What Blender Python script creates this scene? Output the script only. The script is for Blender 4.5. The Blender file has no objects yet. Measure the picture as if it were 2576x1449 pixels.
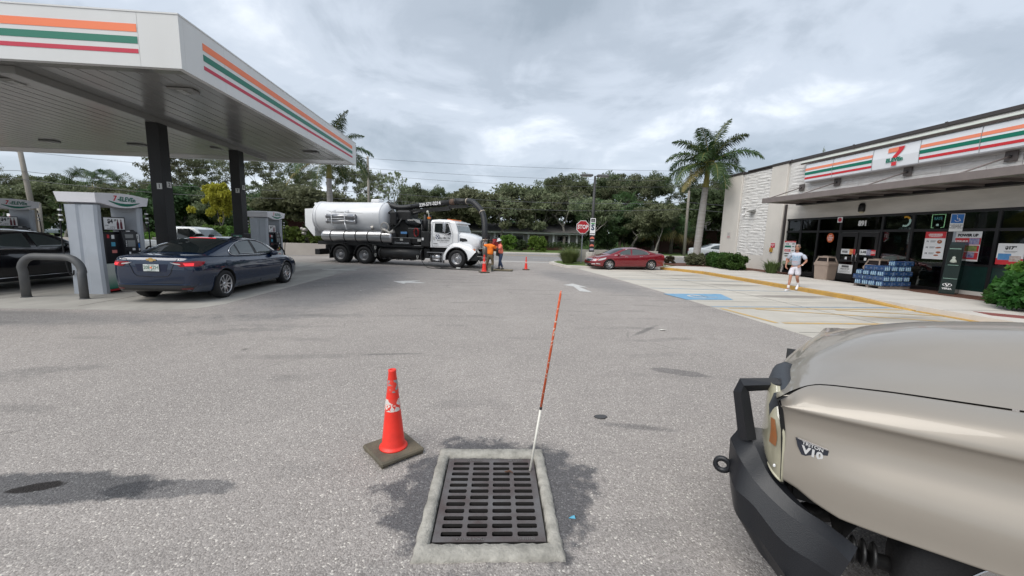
import bpy, bmesh, math, random
from mathutils import Vector, Matrix
from math import radians, sin, cos, pi, sqrt, atan2
import numpy as np
random.seed(7)
S = bpy.context.scene
C = S.collection

# ------------------------------------------------------------------ camera
cam = bpy.data.cameras.new('camera')
camo = bpy.data.objects.new('camera', cam)
C.objects.link(camo)
camo.matrix_world = Matrix(((0.996702, -0.016179, -0.079521, 0.0),
							(-0.076615, 0.135379, -0.987827, 0.0),
							(0.026748, 0.990662, 0.133693, 1.8),
							(0, 0, 0, 1)))
cam.sensor_width = 36.0
cam.lens = 36.0 * 967.0 / 2576.0
cam.clip_start = 0.05
cam.clip_end = 3000
S.camera = camo

# ------------------------------------------------------------------ overcast sky
w = bpy.data.worlds.new('World')
S.world = w
w.use_nodes = True
nt = w.node_tree
nt.nodes.clear()

def N(t, ty, **kw):
	n = t.nodes.new(ty)
	for k, v in kw.items():
		setattr(n, k, v)
	return n

SUN_EL, SUN_AZ = radians(50), radians(230)
out = N(nt, 'ShaderNodeOutputWorld')
tc = N(nt, 'ShaderNodeTexCoord')
sep = N(nt, 'ShaderNodeSeparateXYZ')
nt.links.new(tc.outputs['Generated'], sep.inputs[0])

def wm(op, a, b=None, c=None):
	n = N(nt, 'ShaderNodeMath', operation=op)
	for i, v in enumerate((a, b, c)):
		if v is None:
			continue
		if hasattr(v, 'links'):
			nt.links.new(v, n.inputs[i])
		else:
			n.inputs[i].default_value = v
	return n.outputs[0]

zz = wm('ADD', wm('MAXIMUM', sep.outputs[2], 0.0), 0.22)
cx_ = wm('DIVIDE', sep.outputs[0], zz)
cy_ = wm('DIVIDE', sep.outputs[1], zz)
comb = N(nt, 'ShaderNodeCombineXYZ')
nt.links.new(cx_, comb.inputs[0])
nt.links.new(cy_, comb.inputs[1])

def wnoise(scale, detail, rough, dist, off):
	mp = N(nt, 'ShaderNodeMapping')
	mp.inputs['Location'].default_value = off
	nt.links.new(comb.outputs[0], mp.inputs[0])
	n = N(nt, 'ShaderNodeTexNoise')
	n.inputs['Scale'].default_value = scale
	n.inputs['Detail'].default_value = detail
	n.inputs['Roughness'].default_value = rough
	n.inputs['Distortion'].default_value = dist
	nt.links.new(mp.outputs[0], n.inputs['Vector'])
	return n.outputs['Fac']

n1 = wnoise(0.80, 7, 0.52, 0.35, (3.4, 0.9, 0))
n2 = wnoise(2.3, 8, 0.58, 0.5, (8.1, 2.4, 3))
fac = wm('ADD', wm('MULTIPLY', n1, 0.70), wm('MULTIPLY', n2, 0.30))
# a little brighter towards the low left and where the cloud is thin straight ahead
cr = N(nt, 'ShaderNodeValToRGB')
cr.color_ramp.interpolation = 'EASE'
e = cr.color_ramp.elements
e[0].position, e[0].color = 0.37, (0.190, 0.222, 0.258, 1)
e[1].position, e[1].color = 0.46, (0.255, 0.288, 0.330, 1)
x = e.new(0.535); x.color = (0.335, 0.370, 0.418, 1)
x = e.new(0.64); x.color = (0.525, 0.553, 0.592, 1)
nt.links.new(fac, cr.inputs[0])
hz = wm('POWER', wm('SUBTRACT', 1.0, wm('MAXIMUM', sep.outputs[2], 0.0)), 5.0)
mx = N(nt, 'ShaderNodeMix', data_type='RGBA')
nt.links.new(wm('MULTIPLY', hz, 0.35), mx.inputs[0])
nt.links.new(cr.outputs[0], mx.inputs[6])
mx.inputs[7].default_value = (0.345, 0.383, 0.424, 1)
bg = N(nt, 'ShaderNodeBackground')
bg.inputs[1].default_value = 1.0
nt.links.new(mx.outputs[2], bg.inputs[0])
sky = N(nt, 'ShaderNodeTexSky', sky_type='NISHITA')
sky.sun_disc = False
sky.sun_elevation = SUN_EL
sky.sun_rotation = SUN_AZ
bg2 = N(nt, 'ShaderNodeBackground')
bg2.inputs[1].default_value = 0.08
nt.links.new(sky.outputs[0], bg2.inputs[0])
ms = N(nt, 'ShaderNodeMixShader')
ms.inputs[0].default_value = 0.10
nt.links.new(bg.outputs[0], ms.inputs[1])
nt.links.new(bg2.outputs[0], ms.inputs[2])
nt.links.new(ms.outputs[0], out.inputs[0])

sl = bpy.data.lights.new('sun', 'SUN')
sl.energy = 1.5
sl.angle = radians(50)
sl.color = (1.0, 0.965, 0.91)
so = bpy.data.objects.new('sun', sl)
C.objects.link(so)
sd = Vector((sin(SUN_AZ) * cos(SUN_EL), cos(SUN_AZ) * cos(SUN_EL), sin(SUN_EL)))
so.rotation_euler = sd.to_track_quat('Z', 'Y').to_euler()
S.view_settings.view_transform = 'Standard'
S.view_settings.look = 'None'
S.view_settings.exposure = 1.08
S.view_settings.gamma = 1.0

# ------------------------------------------------------------------ materials
MATS = {}

def pr(nodes):
	return nodes.get('Principled BSDF')

def mat(name, rgb, rough=0.6, metal=0.0, var=0.0, vscale=3.0, bump=0.0, bscale=40.0, coat=0.0, emit=None, estr=1.0,
		rgb2=None, spec=0.5, stretch=None, detail=5, alpha=None):
	"""one procedural material: base colour wandering to rgb2 (or lighter/darker) by noise, plus bump"""
	if name in MATS:
		return MATS[name]
	m = bpy.data.materials.new(name)
	m.use_nodes = True
	t = m.node_tree
	b = pr(t.nodes)
	b.inputs['Base Color'].default_value = (*rgb, 1)
	b.inputs['Roughness'].default_value = rough
	b.inputs['Metallic'].default_value = metal
	b.inputs['Specular IOR Level'].default_value = spec
	if coat:
		b.inputs['Coat Weight'].default_value = coat
		b.inputs['Coat Roughness'].default_value = 0.04
	if emit:
		b.inputs['Emission Color'].default_value = (*emit, 1)
		b.inputs['Emission Strength'].default_value = estr
	tcn = N(t, 'ShaderNodeTexCoord')
	src = tcn.outputs['Object']
	if stretch:
		mp = N(t, 'ShaderNodeMapping')
		mp.inputs['Scale'].default_value = stretch
		t.links.new(src, mp.inputs[0])
		src = mp.outputs[0]
	if var or rgb2:
		n = N(t, 'ShaderNodeTexNoise')
		n.inputs['Scale'].default_value = vscale
		n.inputs['Detail'].default_value = detail
		n.inputs['Roughness'].default_value = 0.6
		t.links.new(src, n.inputs['Vector'])
		r = N(t, 'ShaderNodeValToRGB')
		r.color_ramp.elements[0].position = 0.32
		r.color_ramp.elements[1].position = 0.68
		if rgb2:
			a_, b_ = rgb, rgb2
		else:
			a_ = tuple(c * (1 - var) for c in rgb)
			b_ = tuple(min(1, c * (1 + var)) for c in rgb)
		r.color_ramp.elements[0].color = (*a_, 1)
		r.color_ramp.elements[1].color = (*b_, 1)
		t.links.new(n.outputs['Fac'], r.inputs[0])
		t.links.new(r.outputs[0], b.inputs['Base Color'])
	if bump:
		n = N(t, 'ShaderNodeTexNoise')
		n.inputs['Scale'].default_value = bscale
		n.inputs['Detail'].default_value = 4
		t.links.new(src, n.inputs['Vector'])
		bp = N(t, 'ShaderNodeBump')
		bp.inputs['Strength'].default_value = bump
		bp.inputs['Distance'].default_value = 0.02
		t.links.new(n.outputs['Fac'], bp.inputs['Height'])
		t.links.new(bp.outputs[0], b.inputs['Normal'])
	MATS[name] = m
	return m

def paint(name, rgb, rough=0.35, metal=0.0, var=0.05):
	return mat(name, rgb, rough, metal, var=var, vscale=1.3, coat=0.8)

def leafmat(name, a, b_, trans=0.35):
	"""foliage: colour differs leaf clump by leaf clump, some light through"""
	if name in MATS:
		return MATS[name]
	m = bpy.data.materials.new(name)
	m.use_nodes = True
	t = m.node_tree
	p = pr(t.nodes)
	p.inputs['Roughness'].default_value = 0.55
	p.inputs['Specular IOR Level'].default_value = 0.25
	tcn = N(t, 'ShaderNodeTexCoord')
	n = N(t, 'ShaderNodeTexNoise')
	n.inputs['Scale'].default_value = 0.9
	n.inputs['Detail'].default_value = 6
	n.inputs['Roughness'].default_value = 0.8
	t.links.new(tcn.outputs['Object'], n.inputs['Vector'])
	r = N(t, 'ShaderNodeValToRGB')
	r.color_ramp.elements[0].position = 0.35
	r.color_ramp.elements[1].position = 0.65
	r.color_ramp.elements[0].color = (*a, 1)
	r.color_ramp.elements[1].color = (*b_, 1)
	t.links.new(n.outputs['Fac'], r.inputs[0])
	oi = N(t, 'ShaderNodeObjectInfo')
	hs = N(t, 'ShaderNodeHueSaturation')
	for i_, (lo_, hi_) in ((0, (.475, .525)), (2, (.78, 1.28))):
		mr_ = N(t, 'ShaderNodeMapRange')
		mr_.inputs[3].default_value, mr_.inputs[4].default_value = lo_, hi_
		t.links.new(oi.outputs['Random'], mr_.inputs[0])
		t.links.new(mr_.outputs[0], hs.inputs[i_])
	t.links.new(r.outputs[0], hs.inputs[4])
	t.links.new(hs.outputs[0], p.inputs['Base Color'])
	tr = N(t, 'ShaderNodeBsdfTranslucent')
	t.links.new(hs.outputs[0], tr.inputs['Color'])
	mxs = N(t, 'ShaderNodeMixShader')
	mxs.inputs[0].default_value = trans
	t.links.new(p.outputs[0], mxs.inputs[1])
	t.links.new(tr.outputs[0], mxs.inputs[2])
	t.links.new(mxs.outputs[0], t.nodes['Material Output'].inputs[0])
	MATS[name] = m
	return m

def glassmat(name, tint, gloss=0.09):
	"""tinted pane: see-through darkened by its tint, with a mirror reflection that grows at grazing angles"""
	if name in MATS:
		return MATS[name]
	m = bpy.data.materials.new(name)
	m.use_nodes = True
	t = m.node_tree
	t.nodes.remove(pr(t.nodes))
	tr = N(t, 'ShaderNodeBsdfTransparent')
	tr.inputs[0].default_value = (*tint, 1)
	gl = N(t, 'ShaderNodeBsdfGlossy')
	gl.inputs['Roughness'].default_value = 0.02
	gl.inputs['Color'].default_value = (0.95, 0.97, 1, 1)
	lw = N(t, 'ShaderNodeFresnel')
	lw.inputs[0].default_value = 1.5
	mxs = N(t, 'ShaderNodeMixShader')
	t.links.new(lw.outputs[0], mxs.inputs[0])
	t.links.new(tr.outputs[0], mxs.inputs[1])
	t.links.new(gl.outputs[0], mxs.inputs[2])
	t.links.new(mxs.outputs[0], t.nodes['Material Output'].inputs[0])
	MATS[name] = m
	return m

# ------------------------------------------------------------------ mesh building
class MB:
	"""collects simple shapes and links them as ONE mesh object"""

	def __init__(s):
		s.v, s.f, s.mi, s.sm = [], [], [], []

	def add(s, vs, fs, mi=0, smooth=False):
		o = len(s.v)
		s.v.extend([tuple(p) for p in vs])
		s.f.extend([tuple(i + o for i in f) for f in fs])
		s.mi.extend([mi] * len(fs))
		s.sm.extend([smooth] * len(fs))
		return s

	def box(s, c, d, mi=0, M=None):
		x, y, z = c
		a, b, h = d[0] / 2, d[1] / 2, d[2] / 2
		vs = [Vector((x + i * a, y + j * b, z + k * h)) for k in (-1, 1) for j in (-1, 1) for i in (-1, 1)]
		if M is not None:
			cc = Vector(c)
			vs = [M @ (p - cc) + cc for p in vs]
		return s.add(vs, [(0, 2, 3, 1), (4, 5, 7, 6), (0, 1, 5, 4), (2, 6, 7, 3), (0, 4, 6, 2), (1, 3, 7, 5)], mi)

	def bb(s, x0, x1, y0, y1, z0, z1, mi=0):
		return s.box(((x0 + x1) / 2, (y0 + y1) / 2, (z0 + z1) / 2), (x1 - x0, y1 - y0, z1 - z0), mi)

	def rbox(s, x0, x1, y0, y1, z0, z1, r=0.02, mi=0):
		"""box whose every edge is chamfered"""
		X, Y, Z = (x0, x1), (y0, y1), (z0, z1)
		vs, idx = [], {}
		for i in (0, 1):
			for j in (0, 1):
				for k in (0, 1):
					for a in range(3):
						p = [X[i], Y[j], Z[k]]
						sg = (1 - 2 * i, 1 - 2 * j, 1 - 2 * k)
						for b in range(3):
							if b != a:
								p[b] += sg[b] * r
						idx[(i, j, k, a)] = len(vs)
						vs.append(p)
		fs = []
		for a in range(3):
			for sd_ in (0, 1):
				o1, o2 = [b for b in range(3) if b != a]
				q = []
				for u_, v_ in ((0, 0), (1, 0), (1, 1), (0, 1)):
					k_ = [0, 0, 0]
					k_[a], k_[o1], k_[o2] = sd_, u_, v_
					q.append(idx[(*k_, a)])
				fs.append(tuple(q) if (sd_ == 1) == (a != 1) else tuple(reversed(q)))
		for a in range(3):
			o1, o2 = [b for b in range(3) if b != a]
			for u_ in (0, 1):
				for v_ in (0, 1):
					k0, k1 = [0, 0, 0], [0, 0, 0]
					k0[o1] = k1[o1] = u_
					k0[o2] = k1[o2] = v_
					k1[a] = 1
					fs.append((idx[(*k0, o1)], idx[(*k1, o1)], idx[(*k1, o2)], idx[(*k0, o2)]))
		for i in (0, 1):
			for j in (0, 1):
				for k in (0, 1):
					fs.append((idx[(i, j, k, 0)], idx[(i, j, k, 1)], idx[(i, j, k, 2)]))
		return s.add(vs, fs, mi)

	def tube(s, pts, r, n=8, mi=0, caps=True, smooth=True):
		"""round bar along a path; r a number or one radius per point"""
		pts = [Vector(p) for p in pts]
		rs = r if isinstance(r, (list, tuple)) else [r] * len(pts)
		vs, fs = [], []
		up = Vector((0, 0, 1))
		t0 = (pts[1] - pts[0]).normalized()
		if abs(t0.dot(up)) > 0.9:
			up = Vector((1, 0, 0))
		nrm = t0.cross(up).normalized()
		for i, p in enumerate(pts):
			a = pts[max(0, i - 1)]
			b = pts[min(len(pts) - 1, i + 1)]
			t = (b - a).normalized()
			nrm = (nrm - t * nrm.dot(t)).normalized()
			bn = t.cross(nrm)
			for k in range(n):
				an = 2 * pi * k / n
				vs.append(p + (nrm * cos(an) + bn * sin(an)) * rs[i])
		for i in range(len(pts) - 1):
			for k in range(n):
				k2 = (k + 1) % n
				fs.append((i * n + k, i * n + k2, (i + 1) * n + k2, (i + 1) * n + k))
		s.add(vs, fs, mi, smooth)
		if caps:
			o = len(s.v) - len(vs)
			s.f.append(tuple(o + k for k in reversed(range(n))))
			s.f.append(tuple(o + (len(pts) - 1) * n + k for k in range(n)))
			s.mi += [mi, mi]
			s.sm += [False, False]
		return s

	def cyl(s, a, b, r, n=12, mi=0, r2=None):
		return s.tube([a, b], [r, r if r2 is None else r2], n, mi)

	def lathe(s, prof, n=20, mi=0, M=None, smooth=True, caps=True):
		"""profile of (radius, z) turned round z"""
		vs, fs = [], []
		for r, z in prof:
			for k in range(n):
				a = 2 * pi * k / n
				vs.append(Vector((r * cos(a), r * sin(a), z)))
		if M is not None:
			vs = [M @ p for p in vs]
		for i in range(len(prof) - 1):
			for k in range(n):
				k2 = (k + 1) % n
				fs.append((i * n + k, i * n + k2, (i + 1) * n + k2, (i + 1) * n + k))
		s.add(vs, fs, mi, smooth)
		if caps:
			o = len(s.v) - len(vs)
			s.f.append(tuple(o + k for k in reversed(range(n))))
			s.f.append(tuple(o + (len(prof) - 1) * n + k for k in range(n)))
			s.mi += [mi, mi]
			s.sm += [False, False]
		return s

	def prism(s, poly, a, b, axis='y', mi=0, smooth=False):
		"""polygon in the plane across AXIS, pushed from a to b along it"""
		def P(u_, v_, w_):
			return {'x': (w_, u_, v_), 'y': (u_, w_, v_), 'z': (u_, v_, w_)}[axis]
		n = len(poly)
		vs = [P(u_, v_, a) for u_, v_ in poly] + [P(u_, v_, b) for u_, v_ in poly]
		fs = [(i, (i + 1) % n, (i + 1) % n + n, i + n) for i in range(n)]
		s.add(vs, fs, mi, smooth)
		o = len(s.v) - len(vs)
		s.f += [tuple(o + i for i in reversed(range(n))), tuple(o + n + i for i in range(n))]
		s.mi += [mi, mi]
		s.sm += [False, False]
		return s

	def grid(s, P, mi=0, smooth=True, closed=False, flip=False):
		"""P[i][j] points to a quad sheet; closed joins the last j to the first"""
		ni, nj = len(P), len(P[0])
		vs = [p for row in P for p in row]
		fs = []
		for i in range(ni - 1):
			for j in range(nj if closed else nj - 1):
				j2 = (j + 1) % nj
				q = (i * nj + j, i * nj + j2, (i + 1) * nj + j2, (i + 1) * nj + j)
				fs.append(tuple(reversed(q)) if flip else q)
		return s.add(vs, fs, mi, smooth)

	def build(s, name, mats, parent=None, loc=None, fix=True, shade_angle=None):
		me = bpy.data.meshes.new(name)
		me.from_pydata([tuple(v) for v in s.v], [], s.f)
		if not isinstance(mats, (list, tuple)):
			mats = [mats]
		for m in mats:
			me.materials.append(m)
		if len(mats) > 1:
			me.polygons.foreach_set('material_index', s.mi)
		me.polygons.foreach_set('use_smooth', s.sm)
		me.update()
		if fix:
			bm = bmesh.new()
			bm.from_mesh(me)
			bmesh.ops.recalc_face_normals(bm, faces=bm.faces)
			bm.to_mesh(me)
			bm.free()
		o = bpy.data.objects.new(name, me)
		C.objects.link(o)
		if parent is not None:
			o.parent = parent
		if loc:
			o.location = loc
		return o

def thing(name, label, cat, loc=(0, 0, 0), rz=0.0, group=None):
	o = bpy.data.objects.new(name, None)
	C.objects.link(o)
	o.location = loc
	o.rotation_euler = (0, 0, rz)
	o.empty_display_size = 0.2
	return tag(o, label, cat, group)

def tag(o, label=None, cat=None, group=None, kind=None):
	if label:
		o['label'] = label
	if cat:
		o['category'] = cat
	if group:
		o['group'] = group
	if kind:
		o['kind'] = kind
	return o

def kids(o):
	return [c for c in bpy.data.objects if c.parent is o]

def copytree(o, label=None, loc=None, rz=None, group=None, scale=None):
	r = o.copy()
	C.objects.link(r)
	if label:
		r['label'] = label
	if group:
		r['group'] = group
	if loc is not None:
		r.location = loc
	if rz is not None:
		r.rotation_euler = (0, 0, rz)
	if scale is not None:
		r.scale = scale
	for ch in kids(o):
		c = ch.copy()
		C.objects.link(c)
		c.parent = r
		for g in kids(ch):
			d = g.copy()
			C.objects.link(d)
			d.parent = c
	return r

def text(name, body, size, m, parent=None, M=None, bold=0.0, depth=0.0, align='CENTER', xs=1.0, shear=0.0, kind=None):
	"""flat lettering as a mesh, lying in its own x/y plane before M"""
	cu = bpy.data.curves.new('lettering', 'FONT')
	cu.body = body
	cu.size = size
	cu.align_x = align
	cu.align_y = 'CENTER'
	cu.offset = bold
	cu.extrude = depth
	cu.shear = shear
	cu.resolution_u = 3
	to = bpy.data.objects.new('lettering_source', cu)
	me = bpy.data.meshes.new_from_object(to)
	bpy.data.objects.remove(to)
	me.materials.clear()
	me.materials.append(m)
	T = Matrix.Diagonal((xs, 1, 1, 1))
	if M is not None:
		T = M @ T
	me.transform(T)
	o = bpy.data.objects.new(name, me)
	C.objects.link(o)
	o.parent = parent
	return o

def frame(o, xa, ya):
	"""matrix with origin o, x axis xa, y axis ya"""
	xa = Vector(xa).normalized()
	ya = Vector(ya).normalized()
	za = xa.cross(ya)
	return Matrix(((xa.x, ya.x, za.x, o[0]), (xa.y, ya.y, za.y, o[1]), (xa.z, ya.z, za.z, o[2]), (0, 0, 0, 1)))

def textm(body, size, bold=0.0, align='CENTER', xs=1.0, M=None, shear=0.0):
	"""lettering as vertices and faces for MB"""
	cu = bpy.data.curves.new('lettering', 'FONT')
	cu.body, cu.size, cu.align_x, cu.align_y = body, size, align, 'CENTER'
	cu.offset, cu.resolution_u, cu.shear = bold, 2, shear
	to = bpy.data.objects.new('lettering_source', cu)
	me = bpy.data.meshes.new_from_object(to)
	vs = [Vector((v.co.x * xs, v.co.y, v.co.z)) for v in me.vertices]
	fs = [tuple(p.vertices) for p in me.polygons]
	bpy.data.objects.remove(to)
	bpy.data.meshes.remove(me)
	if M is not None:
		vs = [M @ p for p in vs]
	return vs, fs

def spline(pts, n):
	"""Catmull-Rom through points (any dimension), n samples per span"""
	P = [np.array(p, float) for p in pts]
	P = [2 * P[0] - P[1]] + P + [2 * P[-1] - P[-2]]
	o = []
	for i in range(1, len(P) - 2):
		for k in range(n):
			t = k / n
			a, b, c, d = P[i - 1:i + 3]
			o.append(0.5 * ((2 * b) + (c - a) * t + (2 * a - 5 * b + 4 * c - d) * t * t + (3 * b - a - 3 * c + d) * t ** 3))
	o.append(P[-2])
	return o

def interp(x, tab):
	"""smooth-ish piecewise interpolation in a table of (x, value)"""
	if x <= tab[0][0]:
		return tab[0][1]
	for (a, va), (b, vb) in zip(tab, tab[1:]):
		if x <= b:
			return va + (vb - va) * (x - a) / (b - a)
	return tab[-1][1]

# shared plain materials
WHITE = mat('white_painted_metal', (0.72, 0.72, 0.71), 0.4, var=0.04, vscale=0.8)
BLACKM = mat('black_painted_metal', (0.011, 0.011, 0.012), 0.4, var=0.2)
RUBBER = mat('black_rubber', (0.010, 0.010, 0.011), 0.75, var=0.25, vscale=6)
CHROME = mat('chrome', (0.75, 0.75, 0.77), 0.15, 1.0)
STEEL = mat('bright_steel', (0.55, 0.55, 0.56), 0.33, 1.0, var=0.08)
DARKGLASS = mat('dark_car_glass', (0.012, 0.016, 0.017), 0.04, spec=0.8)
INK = mat('black_print', (0.02, 0.02, 0.022), 0.5)
PW = mat('white_print', (0.78, 0.78, 0.78), 0.5)
PRED = mat('red_print', (0.60, 0.03, 0.04), 0.5)
PGREEN = mat('green_print', (0.0, 0.16, 0.10), 0.45)
PORANGE = mat('orange_print', (0.85, 0.20, 0.075), 0.45)
PCRIM = mat('crimson_print', (0.50, 0.016, 0.05), 0.45)
PBLUE = mat('blue_print', (0.02, 0.16, 0.5), 0.5)

# ================================================================== THE SETTING: ground
def gmat(name, base, layers, specks=None, rough=0.85, bump=0.4, blot=0.12, streak=None, cracks=False):
	"""ground material in world metres. layers: (cx, cy, rx, ry, angle, colour, strength, edge wobble)"""
	m = bpy.data.materials.new(name)
	m.use_nodes = True
	t = m.node_tree
	p = pr(t.nodes)
	p.inputs['Roughness'].default_value = rough
	p.inputs['Specular IOR Level'].default_value = 0.3
	L = t.links.new
	tcn = N(t, 'ShaderNodeTexCoord')
	src = tcn.outputs['Object']

	def noise_(scale, detail=5, rg=0.6, st=None, dist=0.0):
		s_ = src
		if st:
			mp = N(t, 'ShaderNodeMapping')
			mp.inputs['Scale'].default_value = st
			L(src, mp.inputs[0])
			s_ = mp.outputs[0]
		n = N(t, 'ShaderNodeTexNoise')
		n.inputs['Scale'].default_value = scale
		n.inputs['Detail'].default_value = detail
		n.inputs['Roughness'].default_value = rg
		n.inputs['Distortion'].default_value = dist
		L(s_, n.inputs['Vector'])
		return n.outputs['Fac']

	def mth(op, a, b=None, c=None, clamp=False):
		n = N(t, 'ShaderNodeMath', operation=op, use_clamp=clamp)
		for i, v in enumerate((a, b, c)):
			if v is None:
				continue
			if hasattr(v, 'links'):
				L(v, n.inputs[i])
			else:
				n.inputs[i].default_value = v
		return n.outputs[0]

	def mixc(f, a, b, mode='MIX'):
		n = N(t, 'ShaderNodeMix', data_type='RGBA', blend_type=mode)
		for sock, v in ((n.inputs[0], f), (n.inputs[6], a), (n.inputs[7], b)):
			if hasattr(v, 'links'):
				L(v, sock)
			elif isinstance(v, tuple):
				sock.default_value = (*v, 1)
			else:
				sock.default_value = v
		return n.outputs[2]

	def rng(v, a, b, lo=0.0, hi=1.0):
		n = N(t, 'ShaderNodeMapRange', interpolation_type='SMOOTHSTEP')
		L(v, n.inputs[0])
		for i, q in enumerate((a, b, lo, hi)):
			n.inputs[i + 1].default_value = q
		return n.outputs[0]

	big = noise_(0.35, 6, 0.65)
	mid = noise_(2.2, 6, 0.7)
	col = mixc(rng(big, 0.3, 0.7), tuple(c * (1 - blot) for c in base), tuple(c * (1 + blot) for c in base))
	col = mixc(mth('MULTIPLY', rng(mid, 0.35, 0.75), 0.6), col, tuple(c * (1 - blot * 1.4) for c in base))
	if streak:
		stn = noise_(1.0, 6, 0.7, streak[0], 0.4)
		col = mixc(mth('MULTIPLY', rng(stn, 0.46, 0.74), streak[2]), col, streak[1])
	hgt = mid
	if specks:
		vo = N(t, 'ShaderNodeTexVoronoi')
		vo.inputs['Scale'].default_value = specks[0]
		L(src, vo.inputs['Vector'])
		sp = N(t, 'ShaderNodeSeparateColor')
		L(vo.outputs['Color'], sp.inputs[0])
		rm = N(t, 'ShaderNodeValToRGB')
		e_ = rm.color_ramp.elements
		e_[0].position, e_[0].color = 0.0, (*specks[1], 1)
		e_[1].position, e_[1].color = 1.0, (*specks[3], 1)
		x_ = e_.new(0.55)
		x_.color = (*specks[2], 1)
		x_ = e_.new(0.93)
		x_.color = (*[c * 1.25 for c in specks[2]], 1)
		L(sp.outputs[0], rm.inputs[0])
		nf = noise_(specks[0] * 0.9, 2, 0.5)
		col = mixc(0.55, col, rm.outputs[0])
		col = mixc(mth('MULTIPLY', rng(nf, 0.52, 0.75), 0.45), col, specks[1])
		hgt = mth('ADD', mth('MULTIPLY', sp.outputs[1], 0.6), mth('MULTIPLY', vo.outputs['Distance'], -1.2))
	if cracks:
		vc = N(t, 'ShaderNodeTexVoronoi', feature='DISTANCE_TO_EDGE')
		vc.inputs['Scale'].default_value = .33
		wv = N(t, 'ShaderNodeMix', data_type='VECTOR')
		nz = N(t, 'ShaderNodeTexNoise')
		nz.inputs['Scale'].default_value = 1.6
		nz.inputs['Detail'].default_value = 6
		L(src, nz.inputs['Vector'])
		wv.inputs[0].default_value = .22
		L(src, wv.inputs[4])
		L(nz.outputs['Color'], wv.inputs[5])
		L(wv.outputs[1], vc.inputs['Vector'])
		ck = rng(vc.outputs['Distance'], .0055, .0015)
		col = mixc(mth('MULTIPLY', mth('MULTIPLY', ck, rng(noise_(.5, 3), .54, .64)), .28), col, (.06, .058, .056))
		vd = N(t, 'ShaderNodeTexVoronoi')
		vd.inputs['Scale'].default_value = 1.15
		L(wv.outputs[1], vd.inputs['Vector'])
		sd_ = N(t, 'ShaderNodeSeparateColor')
		L(vd.outputs['Color'], sd_.inputs[0])
		col = mixc(mth('MULTIPLY', mth('MULTIPLY', rng(vd.outputs['Distance'], .075, .03), rng(sd_.outputs[0], .62, .70)), .5), col, (.10, .092, .086))
		arc = N(t, 'ShaderNodeTexWave', wave_type='RINGS')
		arc.inputs['Scale'].default_value = .35
		arc.inputs['Distortion'].default_value = 3.0
		arc.inputs['Detail'].default_value = 2
		mpa = N(t, 'ShaderNodeMapping')
		mpa.inputs['Location'].default_value = (-7, -16, 0)
		L(src, mpa.inputs[0])
		L(mpa.outputs[0], arc.inputs['Vector'])
		col = mixc(mth('MULTIPLY', mth('MULTIPLY', rng(arc.outputs['Fac'], .80, .98), rng(noise_(.45, 4), .48, .62)), .30), col, (.13, .125, .12))
	wob = noise_(3.2, 5, 0.7)
	wob2 = noise_(0.9, 4, 0.6)
	sx = N(t, 'ShaderNodeSeparateXYZ')
	L(src, sx.inputs[0])
	rghs = []
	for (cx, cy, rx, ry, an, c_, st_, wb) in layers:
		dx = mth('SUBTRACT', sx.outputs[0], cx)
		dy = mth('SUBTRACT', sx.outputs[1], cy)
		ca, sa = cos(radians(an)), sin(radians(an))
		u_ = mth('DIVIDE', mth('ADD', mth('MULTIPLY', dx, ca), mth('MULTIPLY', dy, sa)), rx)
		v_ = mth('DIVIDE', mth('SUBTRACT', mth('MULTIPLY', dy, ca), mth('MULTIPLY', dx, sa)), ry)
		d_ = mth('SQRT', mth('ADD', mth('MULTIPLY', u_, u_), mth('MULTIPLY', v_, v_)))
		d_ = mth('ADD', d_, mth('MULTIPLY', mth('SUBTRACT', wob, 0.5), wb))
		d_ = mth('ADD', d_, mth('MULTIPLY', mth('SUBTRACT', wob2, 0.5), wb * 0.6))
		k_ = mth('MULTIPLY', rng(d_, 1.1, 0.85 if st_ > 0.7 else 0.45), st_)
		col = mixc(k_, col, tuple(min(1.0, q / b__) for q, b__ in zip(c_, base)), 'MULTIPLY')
		if st_ > 0.7:
			rghs.append(k_)
	L(col, p.inputs['Base Color'])
	if rghs:
		L(mth('SUBTRACT', rough, mth('MULTIPLY', rghs[0], 0.25)), p.inputs['Roughness'])
	bp = N(t, 'ShaderNodeBump')
	bp.inputs['Strength'].default_value = bump
	bp.inputs['Distance'].default_value = 0.006
	L(hgt, bp.inputs['Height'])
	L(bp.outputs[0], p.inputs['Normal'])
	return m

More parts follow.
